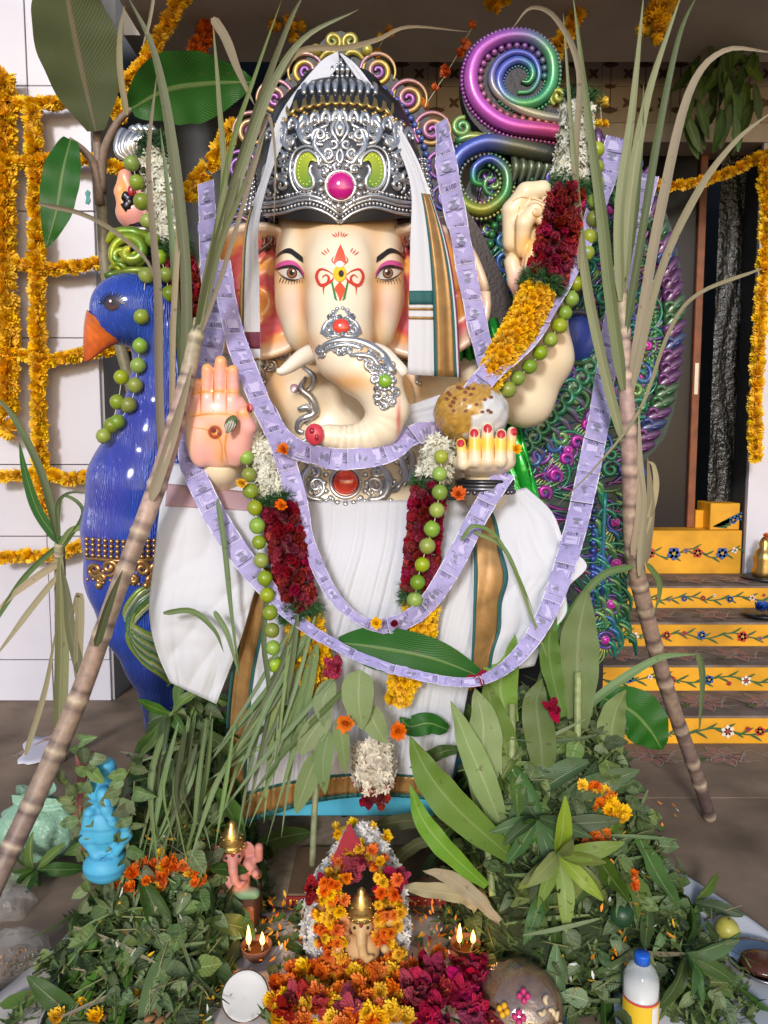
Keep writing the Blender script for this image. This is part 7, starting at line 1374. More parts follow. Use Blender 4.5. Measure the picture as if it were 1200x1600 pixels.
def figurine(name, label, base, H, cols, parts=True, crown=True, turn=0., sqx=1.):
    "small seated elephant-headed clay figure; base is its foot point, H its height"
    th = thing(name, label, 'figurine', base); s = H; B = np.asarray(base); Rz = rotz(turn)
    W = lambda x, y, z: B + Rz @ np.array([x, y, z]) * s
    def f(G):
        d = d_ell(G, W(0, 0, .22), np.array((.22, .17, .22)) * s); d = smin(d, d_ell(G, W(0, -.02, .55), np.array((.135, .13, .14)) * s), .03 * s)
        for k in (-1, 1):
            d = smin(d, d_cap(G, W(k * .10, -.08, .08), W(k * .26, -.12, .07), .085 * s, .07 * s), .03 * s); d = smin(d, d_chain(G, [W(k * .20, 0, .40), W(k * .30, -.06, .28), W(k * .27, -.17, .36)], [.07 * s, .055 * s, .05 * s], .02 * s), .02 * s); d = smin(d, d_chain(G, [W(k * .2, .04, .42), W(k * .33, 0, .46), W(k * .33, -.04, .62)], [.06 * s, .05 * s, .055 * s], .02 * s), .02 * s)
            d = smin(d, d_ell(G, W(k * .19, .04, .56), np.array((.10, .025, .12)) * s), .012 * s)
        return smin(d, d_chain(G, [W(0, -.10, .55), W(0, -.18, .44), W(.02, -.20, .32), W(.07, -.20, .25), W(.12, -.19, .27)], [.07 * s, .055 * s, .048 * s, .04 * s, .03 * s], .02 * s), .015 * s)
    V, F = sdf_mesh(f, B + np.array((-.46, -.46, -.01)) * s, B + np.array((.46, .46, .72)) * s, .016 * s, 1); z = (V[:, 2] - B[2]) / s; c = np.broadcast_to(cols[0], V.shape).copy(); loc = (V - B) @ Rz / s
    c = paintc(c, smooth(.20, .10, z) * .8, cols[1]); c = paintc(c, .8 * ga(loc[:, 0], loc[:, 2], 0, .47, .30, .035) * (np.abs(loc[:, 0]) > .08), cols[2]); c = paintc(c, .7 * np.exp(-((np.abs(loc[:, 0]) - .2) / .06) ** 2 - ((z - .56) / .08) ** 2), cols[2])
    V = B + (V - B) * np.array((sqx, 1, 1)); bo = MB().add(V, F, c).build('body', m_clay, th); bv = bvh_of(V, F)
    for k in (-1, 1) if sqx == 1 else (): MB().sphere(W(k * .075, -.125, .58), .020 * s, 8, 6).build('eye', m_blackp, bo)
    if sqx == 1: MB().sphere(W(0, -.145, .62), (.022 * s,) * 3, 8, 6, (.25, .01, .01)).build('forehead_dot', m_clay, bo)
    if crown:
        cc = MB().lathe([(r * s, z_ * s) for r, z_ in ((.15, .64), (.165, .67), (.15, .70), (.14, .74), (.15, .76), (.12, .80), (.125, .83), (.09, .87), (.09, .90), (.05, .93), (.055, .96), (.015, 1.0), (.001, 1.01))], W(0, -.01, 0), 20).build('crown', m_goldf, th)
        q = MB()
        for a in range(14): q.sphere(W(.16 * cos(a * .45), -.01 + .16 * sin(a * .45), .68), .018 * s, 6, 5)
        for a in range(10): q.sphere(W(.13 * cos(a * .63), -.01 + .13 * sin(a * .63), .80), .016 * s, 6, 5)
        q.build('beading', m_goldf, cc)
    return th
base = P(565, 1512, 1.88); figurine('small_idol', 'small clay elephant-headed idol with gold crown amid flowers', (base[0], 1.88, base[2]), .225, [(.58, .36, .16), (.50, .28, .08), (.62, .16, .05)])
MB().box((base[0] - .085, 1.82, .012), (base[0] + .085, 1.98, base[2] + .004), bev=.004).build('pedestal', m_terra, bpy.data.objects['small_idol'], smooth=False)
base = P(364, 1400, 2.10); figurine('small_idol', 'pink elephant-headed figurine with gold crown beside the left heap', tuple(base), .232, [(.55, .22, .18), (.02, .25, .13), (.40, .14, .12)], turn=.25)
MB().box((base[0] - .07, 2.04, .004), (base[0] + .07, 2.17, base[2] + .003), bev=.004).build('pedestal', m_terra, bpy.data.objects['small_idol.001'], smooth=False)
th = thing('small_idol', 'sky-blue painted figurine half buried in the left leaf heap', 'figurine', P(166, 1378, 2.02)); uq = PX(2.02)
def f_blue(G):
    d = d_ell(G, P(166, 1350, 1.98), (36 * uq, 34 * uq, 28 * uq)); d = smin(d, d_ell(G, P(164, 1292, 1.99), (30 * uq, 28 * uq, 40 * uq)), .012); d = smin(d, d_ell(G, P(160, 1236, 2.0), (27 * uq, 25 * uq, 30 * uq)), .012); d = smin(d, d_ell(G, P(166, 1200, 2.0), (16 * uq, 16 * uq, 18 * uq)), .01)
    for a in (((140, 1270), (132, 1310), (150, 1335)), ((190, 1270), (198, 1305), (182, 1330))): d = smin(d, d_chain(G, [P(*q, 1.96) for q in a], [.016, .014, .013], .01), .008)
    return smin(d, d_chain(G, [P(162, 1240, 1.955), P(166, 1262, 1.94), P(176, 1284, 1.935), P(186, 1290, 1.94)], [.020, .017, .013, .010], .01), .008)
V, F = sdf_mesh(f_blue, P(115, 1385, 1.98) - (0, .1, 0), P(215, 1175, 1.98) + (0, .1, .01), .006, 1); z = V[:, 2]; c = np.broadcast_to((.07, .38, .60), V.shape).copy(); c = paintc(c, .6 * (np.sin(z * 160) > .86), (.03, .20, .40)); MB().add(V, F, c).build('body', m_clay, th)
# reddish pleated cloth beside the blue figurine
cloth_o = cloth_grid([(118, 1172, 2.12), (122, 1220, 2.08), (112, 1270, 2.06), (128, 1330, 2.04)], [(150, 1175, 2.10), (156, 1220, 2.05), (152, 1270, 2.02), (158, 1330, 2.0)], 26, 26, .012, 3, seed=8)
o = MB().grid(cloth_o).build('red_cloth', mat('brick_red_cloth', (.30, .09, .07), .7, bump=.3, bscale=200), label='crumpled brick-red cloth beside the blue figurine', cat='cloth'); md = o.modifiers.new('s', 'SOLIDIFY'); md.thickness = .004
sv = thing('leafy_vine', 'trailing sprigs of ovate leaves hanging over the blue figurine', 'leaves', P(160, 1380, 1.9)); rs = random.Random(8)
for st in (((215, 1180), (190, 1230), (178, 1300), (190, 1370)), ((120, 1150), (140, 1190), (132, 1240), (122, 1300)), ((210, 1220), (205, 1290), (196, 1350), (200, 1400)), ((90, 1190), (118, 1250), (128, 1330), (140, 1400))):
    p = crom([P(*q_, 1.93 + .02 * k) for k, q_ in enumerate(st)], 16); MB().tube(p, .0022, 5, (.12, .13, .05)).build('stem', m_canesk, sv)
    for i in range(1, 16): a = rs.random() * 6.28; link('leaf', rs.choice(OVATE), sv, lM(p[i], (cos(a), -.4, sin(a) - .5), (rs.uniform(-.4, .4), -1, .3), rs.uniform(.6, 1.0)))
# green and clear plastic bags
def bag(name, label, c, r, m, seed, tie=True, inner=None):
    r_ = np.random.default_rng(seed); th = thing(name, label, 'bag', (c[0], c[1], c[2] - r[2])); nu, nv = 30, 24; g = np.zeros((nv, nu, 3)); ph = r_.random(12) * 6
    for i in range(nv):
        b = -pi / 2 + pi * i / (nv - 1) * (.93 if tie else 1)
        for j in range(nu):
            a = 2 * pi * j / (nu - 1); k = 1 + .10 * sin(3 * a + ph[0]) + .07 * sin(5 * a + 4 * b + ph[1]) + .05 * sin(9 * a - 6 * b + ph[2]) + .04 * sin(13 * a + 9 * b + ph[3]); z = sin(b); rr = cos(b)
            if tie and i > nv - 4: rr = .14 + .12 * (i - nv + 4); z = .95 + .12 * (i - nv + 4)
            g[i, j] = c + np.array([rr * cos(a) * r[0] * k, rr * sin(a) * r[1] * k, (z if z > -.8 else -.8) * r[2] * (1 + .05 * sin(4 * a + ph[4]))])
    MB().grid(g).build('plastic_skin', m, th)
    if inner is not None: inner(th)
    return th
m_gbag = mat('green_plastic', (.34, .58, .42), .18, alpha=.72, bump=.9, bscale=28, bdist=.02); m_cbag = mat('clear_plastic', (.72, .70, .68), .08, alpha=.16, spec=1.0, bump=.9, bscale=30, bdist=.02)
c = P(62, 1298, 2.56); bag('plastic_bag', 'pale green knotted plastic bag on the floor behind the sugarcane', np.array([c[0], 2.56, c[2]]), (.14, .11, .12), m_gbag, 1)
MB().grid(cloth_grid([(18, 1242, 2.54), (60, 1246, 2.52), (115, 1250, 2.54)], [(20, 1256, 2.52), (60, 1268, 2.50), (118, 1262, 2.52)], 16, 10, .008, 2, seed=3)).build('bag_handle', m_gbag, bpy.data.objects['plastic_bag'])
def snack(th):
    q = MB(); rs = np.random.default_rng(4); c = P(28, 1522, 1.98)
    for k in range(420): q.sphere(c + np.clip(rs.normal(0, 1, 3), -1.5, 1.5) * np.array((.038, .032, .024)), np.array((rs.uniform(.004, .014), .004, .004)), 5, 4, cmix((.10, .03, .012), (.42, .20, .03), rs.random()), rot=rotz(rs.random() * 6) @ roty(rs.random() * 6))
    o = q.build('fried_snack', m_clay, th); o['kind'] = 'stuff'
c = P(24, 1505, 1.98); bag('snack_packet', 'clear plastic packet of brown fried snack at the lower left edge', np.array([c[0], 1.98, c[2]]), (.098, .08, .095), m_cbag, 2, False, snack)
c = P(12, 1422, 2.22); bag('clear_bag', 'crumpled empty clear plastic bag above the snack packet', np.array([c[0], 2.22, c[2]]), (.085, .06, .08), m_cbag, 5)
# oil lamps
def diya(label, c, two):
    th = thing('oil_lamp', label, 'oil lamp', c); s = .044
    MB().lathe([(r * s, z * s) for r, z in ((.001, .06), (.5, 0), (.58, .1), (.9, .55), (1.0, .9), (.96, .95), (.88, .85), (.7, .45), (.3, .3), (.001, .28))], c, 24).build('bowl', m_terra, th)
    MB().lathe([(.82 * s, .62 * s), (.5 * s, .64 * s), (.001, .64 * s)][::-1], c, 20).build('oil', m_oil, th)
    for k, x in enumerate((-.38, .40)):
        b = np.asarray(c) + np.array((x * s, -.3 * s, .7 * s)); w_ = MB().tube(crom([b + (0, .4 * s, -.08 * s), b, b + (x * .1 * s, -.05 * s, .5 * s)], 6), .0022, 6).build('wick', m_wick, th)
        fh = (1.35, .9)[k] * s; t0 = b + np.array((x * .1 * s, -.05 * s, .42 * s)); MB().lathe([(r * s, z * fh) for r, z in ((.001, 0), (.12, .12), (.17, .3), (.12, .6), (.05, .85), (.001, 1.0))], t0, 10).build('flame', m_flame, w_)
    l = bpy.data.lights.new('lamp_glow', 'POINT'); l.energy = .35; l.color = (1, .6, .25); l.shadow_soft_size = .015; lo_ = bpy.data.objects.new('lamp_glow', l); COL.objects.link(lo_); lo_.parent = th; lo_.location = (0, -.02, .10)
q = PZ(401, 1497, .014); diya('lit clay oil lamp left of the small idol', q, 0); q = PZ(727, 1494, .014); diya('lit clay oil lamp right of the small idol', q, 0)
# coconut half
th = thing('coconut_half', 'coconut half with white flesh facing up near the left lamp', 'coconut', PZ(382, 1585, .02)); c = P(383, 1556, 1.80); ax = nrm((.12, -.62, .78)); M = np.array(xform(c, ax)); r = .060
MB().add(tv(M, (lambda m: np.vstack(m.v))(q1 := MB().lathe([(rr * r, z * r) for rr, z in ((.001, -1), (.4, -.93), (.75, -.68), (.95, -.3), (1.0, 0), (.99, .02), (.93, .02))], n=28))), q1.f).build('shell', mat('coconut_shell', (.07, .035, .02), .9, bump=1, bscale=90), th)
MB().add(tv(M, (lambda m: np.vstack(m.v))(q1 := MB().lathe([(rr * r, z * r) for rr, z in ((.001, -.10), (.5, -.06), (.8, .0), (.90, .03), (.95, .022))], n=28))), q1.f).build('flesh', mat('coconut_flesh', (.64, .63, .61), .5, var=.04), th)
# wrapped coconut
th = thing('decorated_coconut', 'brown coconut wrapped in clear film with flowers and cashews', 'coconut', PZ(812, 1600, .01)); c = P(812, 1572, 1.78)
MB().lathe([(r_ * .108, z * .105) for r_, z in ((.001, -.9), (.5, -.82), (.85, -.5), (1.0, -.1), (.96, .25), (.80, .58), (.52, .83), (.22, .97), (.001, 1.0))], c, 40).build('husk', mat('husk', (.24, .13, .07), .8, var=.25, vscale=30, bump=.6, bscale=120), th)
q = MB(); rs = np.random.default_rng(3); n1, n2 = 60, 26; g = np.zeros((n2, n1, 3))
for i in range(n2):
    for j in range(n1): b = -1.0 + 2.55 * i / (n2 - 1); a = 2 * pi * j / (n1 - 1); k = 1.02 + .018 * sin(30 * a) + .012 * rs.random(); g[i, j] = c + np.array([cos(b) * cos(a) * .108 * k, cos(b) * sin(a) * .108 * k, sin(b) * .105 * k])
q.grid(g).build('film', mat('cling_film', (.9, .88, .86), .12, metal=1, alpha=.22, bump=.6, bscale=25, bdist=.01), th)
q = MB().tube([c + np.array([.109 * cos(a), .109 * sin(a), -.015 + .003 * sin(24 * a)]) for a in np.linspace(0, 2 * pi, 90)], .006, 6); q.build('blue_braid', mat('blue_braid', (.02, .09, .16), .7), th)
for k, (dx, dz, kind) in enumerate(((-.055, .055, 'y'), (-.005, .085, 'p'), (.05, .06, 'c'), (-.02, .05, 'p'), (.075, .02, 'c'), (-.08, .01, 'y'))):
    yy = -math.sqrt(max(.0, .113 ** 2 - dx ** 2 - dz ** 2)); nn_ = nrm((dx, yy, dz)); p0 = c + nn_ * .112; e1 = nrm(np.cross(nn_, (0, 0, 1))); e2 = np.cross(nn_, e1)
    for a in range(4 if kind != 'c' else 3):
        an = a * 2 * pi / (4 if kind != 'c' else 3); d_ = e1 * cos(an) + e2 * sin(an)
        if kind == 'c': MB().tube(crom([p0 + d_ * .006, p0 + d_ * .016 + np.cross(nn_, d_) * .007, p0 + d_ * .027], 7), [.003, .005, .006, .006, .006, .005, .002], 7, (.60, .46, .28)).build('cashew', m_clay, th)
        else: MB().sphere(p0 + d_ * .010, (.008, .008, .008), 7, 5, (.72, .36, .01) if kind == 'y' else (.5, .03, .15)).build('petal_dot', m_clay, th)
# water bottle
th = thing('water_bottle', 'clear plastic bottle with blue cap and yellow red label', 'bottle', (P(1001, 1560, 1.74)[0], 1.74, .006)); c = np.array([P(1001, 1560, 1.74)[0], 1.74, .018])
MB().lathe([(r_, z) for r_, z in ((.001, 0), (.034, 0), (.042, .006), (.043, .095), (.043, .110), (.041, .126), (.032, .145), (.018, .158), (.0135, .162), (.0135, .168))], c, 32).build('bottle_body', mat('bottle_plastic', (.85, .88, .90), .06, alpha=.32, spec=.8), th)
MB().lathe([(.001, .002), (.038, .004), (.0405, .012), (.0405, .112), (.001, .112)], c, 28).build('white_fill', mat('bottle_fill', (.62, .60, .58), .3), th)
MB().lathe([(.015, .160), (.0185, .160), (.0185, .181), (.017, .184), (.001, .185)], c, 28).build('cap', mat('blue_cap', (.01, .10, .55), .35), th)
def band(z0, z1, a0, a1, r_, m, nm): MB().grid(np.array([[c + np.array([r_ * cos(a), r_ * sin(a), z]) for a in np.linspace(a0, a1, 20)] for z in (z0, z1)])).build(nm, m, th)
band(.022, .074, -pi, 0, .0442, mat('label_yellow', (.70, .45, .02), .5), 'label'); band(.074, .080, -pi, 0, .0443, mat('label_red', (.55, .06, .05), .5), 'label_edge'); band(.025, .070, -1.25, -.75, .0444, mat('label_white', (.7, .66, .62), .5), 'label_panel'); band(.015, .022, -pi, 0, .0443, bpy.data.materials['label_red'], 'label_edge')
# fruit
def fruit(name, label, c, r, col, ell=(1, 1, 1), stem=True):
    th = thing(name, label, 'fruit', c - np.array([0, 0, r * ell[2]])); MB().sphere(c, np.array(ell) * r, 20, 14).build('flesh', mat(name + '_skin', col, .4, var=.25, vscale=25, bump=.25, bscale=180), th); MB().tube([c + (0, -.1 * r, r * ell[2] * .9), c + (.1 * r, -.2 * r, r * ell[2] * 1.12)], .0025, 6, (.1, .08, .03)).build('stalk', m_canesk, th)
fruit('dark_green_fruit', 'round dark green fruit nested in the right leaf heap', onR(968, 1440, lift=.03), .031, (.015, .055, .02)); c = PZ(1136, 1452, .03); fruit('yellow_fruit', 'yellowish guava at the right edge of the leaf heap', c, .034, (.36, .33, .06)); c = PZ(358, 1470, .05); fruit('green_mango', 'green and red blushed mango beside the left lamp', c + np.array([0, 0, .01]), .032, (.20, .20, .06), (.9, .9, 1.25))
# plates
th = thing('offering_plate', 'steel plate of yellow flowers, almonds and leaves at lower left', 'plate', PZ(165, 1600, .01)); c = PZ(165, 1592, .02)
MB().lathe([(.001, .004), (.13, .004), (.145, .018), (.155, .022), (.155, .019), (.146, .013), (.13, 0), (.001, 0)], c, 40).build('plate', m_steelp, th)
for k, (px, py, m_) in enumerate(((105, 1568, LEM), (128, 1572, LEM), (185, 1556, LEM), (215, 1560, LEM), (254, 1552, LEM), (150, 1590, YEL), (90, 1590, YEL))): fo = link('marigold', random.Random(k).choice(m_), None, xform(PZ(px, py, .05), (.1, -.5, .8), scale=.026), label=f'yellow flower on the steel plate, {["leftmost", "second from left", "fourth from left", "third from right", "rightmost", "nearest middle", "nearest left"][k]} one', cat='flower', group='flowers on the plate')
rs = random.Random(4)
for k in range(16): q = PZ(rs.uniform(110, 260), rs.uniform(1555, 1600), .045); MB().sphere(q, np.array((.016, .009, .007)) * rs.uniform(.8, 1.1), 8, 6, rot=rotz(rs.random() * 3)).build('almond', mat('almond_skin', (.26, .11, .04), .7, var=.2, vscale=60) if k == 0 else bpy.data.materials['almond_skin'], th)
for k in range(14): q = PZ(rs.uniform(60, 270), rs.uniform(1560, 1605), .035); a = rs.random() * 6.28; link('leaf', rs.choice(OVATE), th, lM(q, (cos(a), sin(a), .1), (0, -.2, 1), .8))
th = thing('steel_bowl', 'steel plate of dark red sauce at the right edge', 'plate', PZ(1190, 1515, .01)); c = PZ(1192, 1512, .012)
MB().lathe([(.001, .004), (.07, .004), (.085, .02), (.095, .024), (.095, .021), (.086, .015), (.07, 0), (.001, 0)], c, 36).build('dish', m_steelp, th); MB().sphere(c + (-.0, 0, .012), (.06, .055, .02), 24, 10, (.10, .03, .02)).build('sauce', mat('dark_sauce', (.09, .03, .02), .25, bump=.6, bscale=60), th)
# ball of sweet in the cupped hand, and flower bud on the palm
th = thing('sweet_ball', 'big golden sweet ball half wrapped in foil in the cupped hand', 'sweet', P(737, 690, 2.25)); c = P(736, 646, 2.25); u_ = PX(2.25)
V = []; n1, n2 = 64, 44; rs = np.random.default_rng(9); g = np.zeros((n2, n1, 3)); cc = np.zeros((n2, n1, 3)); nz = rs.random((n2, n1))
for i in range(n2):
    for j in range(n1):
        b = -pi / 2 + pi * i / (n2 - 1); a = 2 * pi * j / (n1 - 1); d_ = np.array([cos(b) * cos(a), cos(b) * sin(a), sin(b)]); cr1 = .010 * sin(7 * a + 5 * b) + .012 * sin(13 * a - 9 * b) + .016 * (nz[i, j] - .5); foil = d_[0] * .9 - d_[2] * .45 - d_[1] * .3 + .15 * sin(9 * a) * sin(7 * b) > .42
        g[i, j] = c + d_ * np.array((58, 50, 50)) * u_ * (1 + cr1); cc[i, j] = (.62, .62, .64) if foil else cmix((.36, .19, .03), (.55, .32, .06), nz[i, j])
gold = MB(); q = MB(); f_all = MB().grid(g, cc)
o = f_all.build('sweet', mat('sweet_film', vcol=True, rough=.22, coat=.8, bump=.8, bscale=40, bdist=.006), th)
bv = bvh_of(np.vstack(f_all.v), f_all.f); D = Decal(bv, 2.2)
for k in range(22): D.disc((random.Random(k).uniform(690, 770), random.Random(k + 50).uniform(604, 645)), 3.4, 2.6, .002, (.20, .06, .03), 7)
o = D.mb.build('raisins', m_clay, th); o['kind'] = 'stuff'
D2 = Relief(bv, 2.2, 6)
c = P(361, 662, 2.12); th = thing('palm_bud', 'dark green and white flower bud stuck on the raised palm', 'flower', c); q = MB().sphere(c, (.017, .015, .025), 14, 10, (.10, .13, .04), rot=roty(.5)); q.build('bud', m_clay, th)
for k in range(5): a = -2.6 + k * .55; MB().tube(crom([c + np.array((.005, -.004, .018)), c + np.array((.014 * cos(a), .014 * sin(a) - .003, -.004)), c + np.array((.004 * cos(a) - .01, -.008, -.026))], 7), [.001, .003, .003, .003, .003, .002, .001], 5, (.5, .48, .42)).build('sepal', m_clay, th)
m_or = ORG[0]
link('marigold', LEM[0], None, xform(P(378, 755, 2.14), (0, -1, .2), scale=.02), label='single yellow flower beside the limes under the palm', cat='flower'); link('marigold', LEM[1], None, xform(P(806, 702, 2.12), (.2, -1, .2), scale=.02), label='single yellow flower at the cupped hand thumb', cat='flower'); link('marigold', ORG[0], None, xform(P(716, 772, 2.14), (0, -1, .3), scale=.028), label='orange marigold below the cupped hand', cat='flower'); link('marigold', ORG[1], None, xform(P(443, 703, 2.16), (0, -1, .3), scale=.024), label='orange marigold beside the silver collar', cat='flower'); link('marigold', ORG[2], None, xform(P(440, 790, 2.10), (0, -1, .3), scale=.022), label='orange marigold on the left rose band', cat='flower'); link('marigold', LEM[2], None, xform(P(588, 974, 2.06), (0, -1, .3), scale=.022), label='yellow flower above the banana leaf', cat='flower')
for k, (px, py, Y, ms, s_, lab, cat) in enumerate(((522, 1045, 2.04, HIB, .05, 'pink-red hibiscus at the banana leaf tip', 'flower'), (540, 1130, 2.0, ORG, .032, 'orange marigold between the withered leaves', 'flower'), (622, 1142, 2.02, ORG, .032, 'orange marigold right of the pale leaf', 'flower'), (745, 1060, 2.04, HIB, .036, 'small red flower at the right end of the banana leaf', 'flower'), (616, 974, 2.05, ROSE, .02, 'small red rose above the banana leaf', 'flower'), (860, 1108, 2.1, HIB, .04, 'red flower among the turmeric leaves', 'flower'))): link('marigold' if ms is ORG else 'hibiscus' if ms is HIB else 'rose', ms[k % len(ms)], None, xform(P(px, py, Y), (0, -1, .3), scale=s_, roll=k), label=lab, cat=cat)
# small idol's garland and drape
fg_ = thing('idol_garland', 'white and orange flower garland framing the small clay idol', 'garland', PZ(565, 1510, .05))
scatter_tube('white_blossoms', l3((500, 1500, 1.90), (488, 1450, 1.93), (498, 1390, 1.98), (535, 1330, 2.02), (565, 1300, 2.04), (600, 1340, 2.02), (618, 1400, 1.98), (625, 1450, 1.93), (612, 1495, 1.90)), 15 * PX(1.95), 620, TUB, .016, m_pet2, fg_, 31, core=(.5, .45, .45), col=(1.0, .97, 1.1))
flowers_on(l3((510, 1470, 1.87), (505, 1420, 1.90), (520, 1370, 1.94), (545, 1335, 1.97), (575, 1330, 1.97), (600, 1365, 1.94), (612, 1420, 1.90), (600, 1470, 1.87)), 14 * PX(1.9), .03, .018, ORG + LEM, 'marigold', fg_, 32, 7, (.3, .12, .01))
rc = thing('red_drape', 'pointed red cloth behind the crown of the small idol', 'cloth', P(545, 1340, 1.99)); o = MB().grid(cloth_grid([(543, 1288, 1.97), (528, 1322, 1.96), (514, 1360, 1.95)], [(546, 1288, 1.97), (564, 1318, 1.96), (588, 1352, 1.95)], 12, 10, .004, 1, seed=3)).build('fold', mat('red_velvet', (.30, .008, .02), .8, sheen=.5), rc); md = o.modifiers.new('s', 'SOLIDIFY'); md.thickness = .004
for k in range(8): rs = random.Random(k); link('hibiscus', HIB[k % 4], rc, xform(P(*((500, 1390) if k < 3 else (565, 1345) if k < 5 else (610, 1370)), 1.93) + np.array([rs.uniform(-.03, .03), -.02, rs.uniform(-.025, .025)]), (rs.uniform(-.5, .5), -1, .4), scale=.042, roll=k * 1.7))
link('rose', ROSE[0], rc, xform(P(565, 1345, 1.9), (0, -1, .4), scale=.02))
flowers_on(l3((528, 1300, 2.05), (560, 1292, 2.05), (600, 1312, 2.05)), 10 * PX(2), .03, .02, LEM, 'chrysanthemum', fg_, 33, 5, (.3, .2, .01))
# heaps of loose flowers
def fheap(name, label, region, n, meshes, size, part, seed, zf, Yr=None):
    rs = random.Random(seed); th = thing(name, label, 'flowers', PZ(sum(q[0] for q in region) / len(region), max(q[1] for q in region), .0)); k = 0; poly = region
    def inside(x, y):
        r = False; j = len(poly) - 1
        for i in range(len(poly)):
            if (poly[i][1] > y) != (poly[j][1] > y) and x < (poly[j][0] - poly[i][0]) * (y - poly[i][1]) / (poly[j][1] - poly[i][1]) + poly[i][0]: r = not r
            j = i
        return r
    xs = [q[0] for q in poly]; ys = [q[1] for q in poly]
    while k < n:
        x, y = rs.uniform(min(xs), max(xs)), rs.uniform(min(ys), max(ys))
        if not inside(x, y): continue
        q = zf(x, y, rs); link(part, rs.choice(meshes), th, xform(q, nrm((rs.uniform(-.5, .5), -.55 + rs.uniform(-.4, .3), .8)), scale=size * rs.uniform(.8, 1.2), roll=rs.random() * 6)); k += 1
    return th
rs = random.Random(61)
for k in range(90):
    sd_ = rs.choice((-1, 1)); link('marigold', rs.choice(ORG + YEL), fg_, xform(P(565 + sd_ * rs.uniform(24, 62), rs.uniform(1370, 1520), 1.86 + rs.uniform(-.02, .03)), (rs.uniform(-.5, .5), -1, .5), scale=.019 * rs.uniform(.8, 1.2), roll=k))
zf = lambda x, y, rs: PZ(x, y, .03 + rs.uniform(0, .035) + .02 * math.exp(-((x - 560) / 110) ** 2 - ((y - 1530) / 60) ** 2))
fheap('flower_heap', 'heap of orange and yellow marigolds before the small idol', [(440, 1530), (480, 1512), (560, 1522), (640, 1512), (690, 1500), (640, 1545), (580, 1620), (420, 1620), (420, 1570)], 150, ORG + YEL + ORG, .027, 'marigold', 1, lambda x, y, rs: zf(x, y, rs) + np.array([0, 0, .018]))
fheap('flower_heap', 'heap of crimson hibiscus flowers right of the marigolds', [(640, 1540), (655, 1512), (690, 1522), (755, 1510), (762, 1610), (650, 1620), (625, 1570)], 38, HIB, .046, 'hibiscus', 2, lambda x, y, rs: zf(x, y, rs) + np.array([0, 0, .015])); fheap('flower_heap', 'cluster of pale yellow flowers at the bottom among the hibiscus', [(565, 1575), (625, 1560), (655, 1610), (560, 1620)], 14, LEM, .026, 'marigold', 3, lambda x, y, rs: zf(x, y, rs) + np.array([0, 0, .03])); fheap('flower_heap', 'few crimson hibiscus at the bottom below the marigolds', [(440, 1580), (540, 1575), (560, 1620), (440, 1620)], 5, HIB, .046, 'hibiscus', 4, lambda x, y, rs: zf(x, y, rs) + np.array([0, 0, .03]))
hp = lambda f_: (lambda x, y, rs: onR(x, y, f_, .015 + .02 * rs.random()))
fheap('flower_heap', 'orange marigold petals in two tufts on the left leaf heap', [(235, 1350), (300, 1335), (330, 1370), (320, 1400), (230, 1395), (160, 1420), (170, 1395)], 34, ORG + ORG + YEL, .021, 'marigold', 5, hp(fL)); fheap('flower_heap', 'yellow-orange petals near the top of the right leaf heap', [(890, 1235), (940, 1245), (985, 1280), (975, 1295), (930, 1275), (890, 1255)], 34, YEL + ORG, .023, 'marigold', 6, hp(fR)); fheap('flower_heap', 'orange marigold tuft in the middle of the right leaf heap', [(880, 1345), (930, 1305), (955, 1325), (915, 1355)], 26, ORG, .024, 'marigold', 7, hp(fR)); fheap('flower_heap', 'thin trail of orange petals down the right leaf heap', [(970, 1365), (985, 1362), (995, 1400), (984, 1402)], 6, ORG, .016, 'marigold', 8, hp(fR))
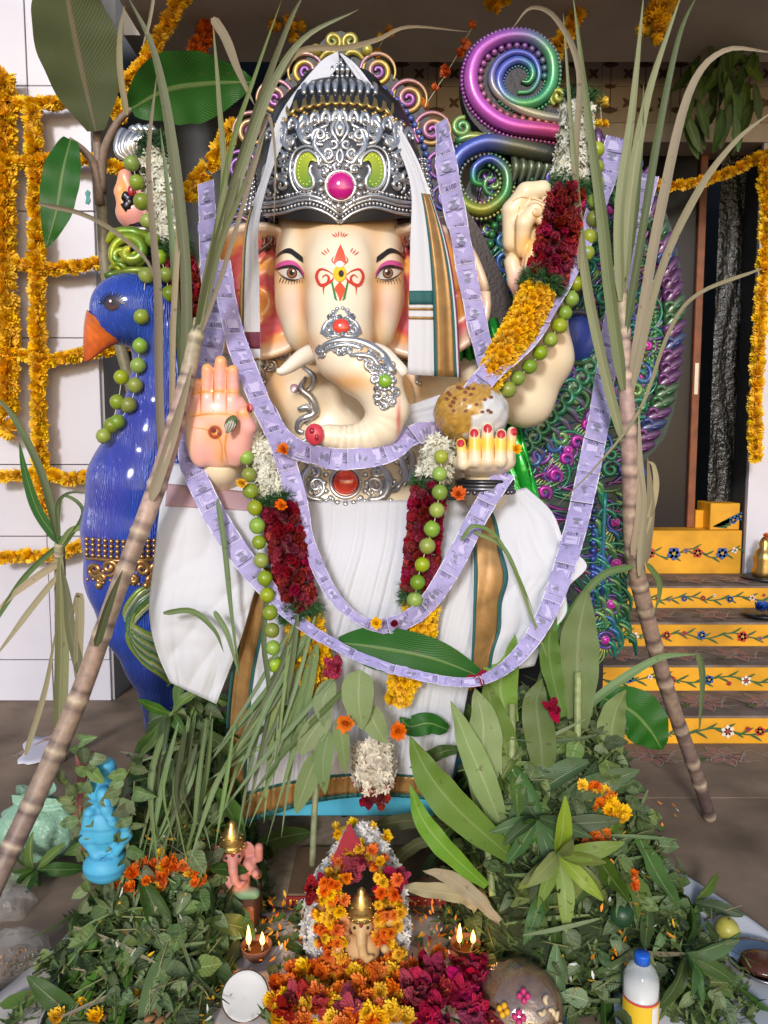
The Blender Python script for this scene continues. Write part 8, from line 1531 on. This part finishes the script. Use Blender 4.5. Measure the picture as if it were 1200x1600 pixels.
# loose petals, berries and crumbs strewn over the altar: one mass
q = MB(); rs = np.random.default_rng(12); pv = []
for k in range(1300):
    px, py = rs.uniform(310, 810), rs.uniform(1400, 1610)
    if abs(px - 383) < 42 and abs(py - 1556) < 50: continue
    b = PZ(px, py, .02 + .03 * rs.random()); M = rM(b, rs.random() * 6.28, rs.uniform(-.3, .6), rs.uniform(-.5, .5)); petal(q, M, rs.uniform(.012, .024), rs.uniform(.005, .009), .4, [(.8, .24, .004), (.85, .45, .01), (.4, .01, .04), (.7, .68, .62), (.08, .14, .03)][rs.choice(5, p=[.4, .25, .12, .13, .1])], 2)
for k in range(120):
    px, py = rs.uniform(150, 420) if k % 2 else rs.uniform(860, 1060), rs.uniform(1230, 1560); b = onR(px, py, fL if k % 2 else fR, .03); petal(q, rM(b, rs.random() * 6.28, rs.uniform(-.3, .6), rs.uniform(-.5, .5)), rs.uniform(.014, .026), .008, .4, [(.8, .24, .004), (.85, .45, .01), (.7, .68, .62)][rs.choice(3)], 2)
q.build('loose_petals', m_pet2, label='loose orange, yellow and white petals strewn over altar and leaves', cat='petals', kind='stuff')
al = thing('leaf_litter', 'sparse green leaves lying around the lamps and small idol', 'leaves', PZ(450, 1450, .01)); rs = random.Random(77)
for k in range(36):
    px = rs.choice((rs.uniform(330, 480), rs.uniform(330, 480), rs.uniform(640, 800))); q_ = PZ(px, rs.uniform(1400, 1530), .016 + .02 * rs.random()); a = rs.random() * 6.28; link('leaf', rs.choice(OVATE + MANGO[:1]), al, lM(q_, (cos(a), sin(a), .1), (rs.uniform(-.3, .3), -.3, 1), .75))
# things at the right end of the steps
th = thing('brass_lamp_figure', 'small gilt figure on a black tray at the right end of the steps', 'figurine', P(1192, 905, 4.75)); c = P(1192, 905, 4.75)
MB().lathe([(.001, .0), (.12, 0), (.13, .015), (.12, .02), (.001, .02)], c, 28).build('tray', m_blackp, th); MB().lathe([(r_, z) for r_, z in ((.001, .02), (.06, .02), (.07, .05), (.055, .09), (.065, .13), (.05, .18), (.03, .20), (.035, .23), (.02, .26), (.001, .28))], c, 20).build('figure', m_goldf, th); link('marigold', ORG[1], th, xform(c + (0, -.02, .27), (0, -.3, 1), scale=.035))
th = thing('blue_flower_tray', 'blue bunch on a black tray at the right end of the steps', 'tray', P(1192, 962, 4.3)); c = P(1192, 962, 4.3); MB().lathe([(.001, .0), (.10, 0), (.11, .012), (.10, .016), (.001, .016)], c, 28).build('tray', m_blackp, th)
for k in range(5): link('flower', (BLU := marigold(50, 1, 4, (.01, .05, .3), (.02, .12, .5)).mesh('blue_flower', m_pet)) if k == 0 else BLU, th, xform(c + np.array((.035 * cos(k * 1.3), .03 * sin(k * 1.3) - .02, .05)), (0, -.6, 1), scale=.04, roll=k))
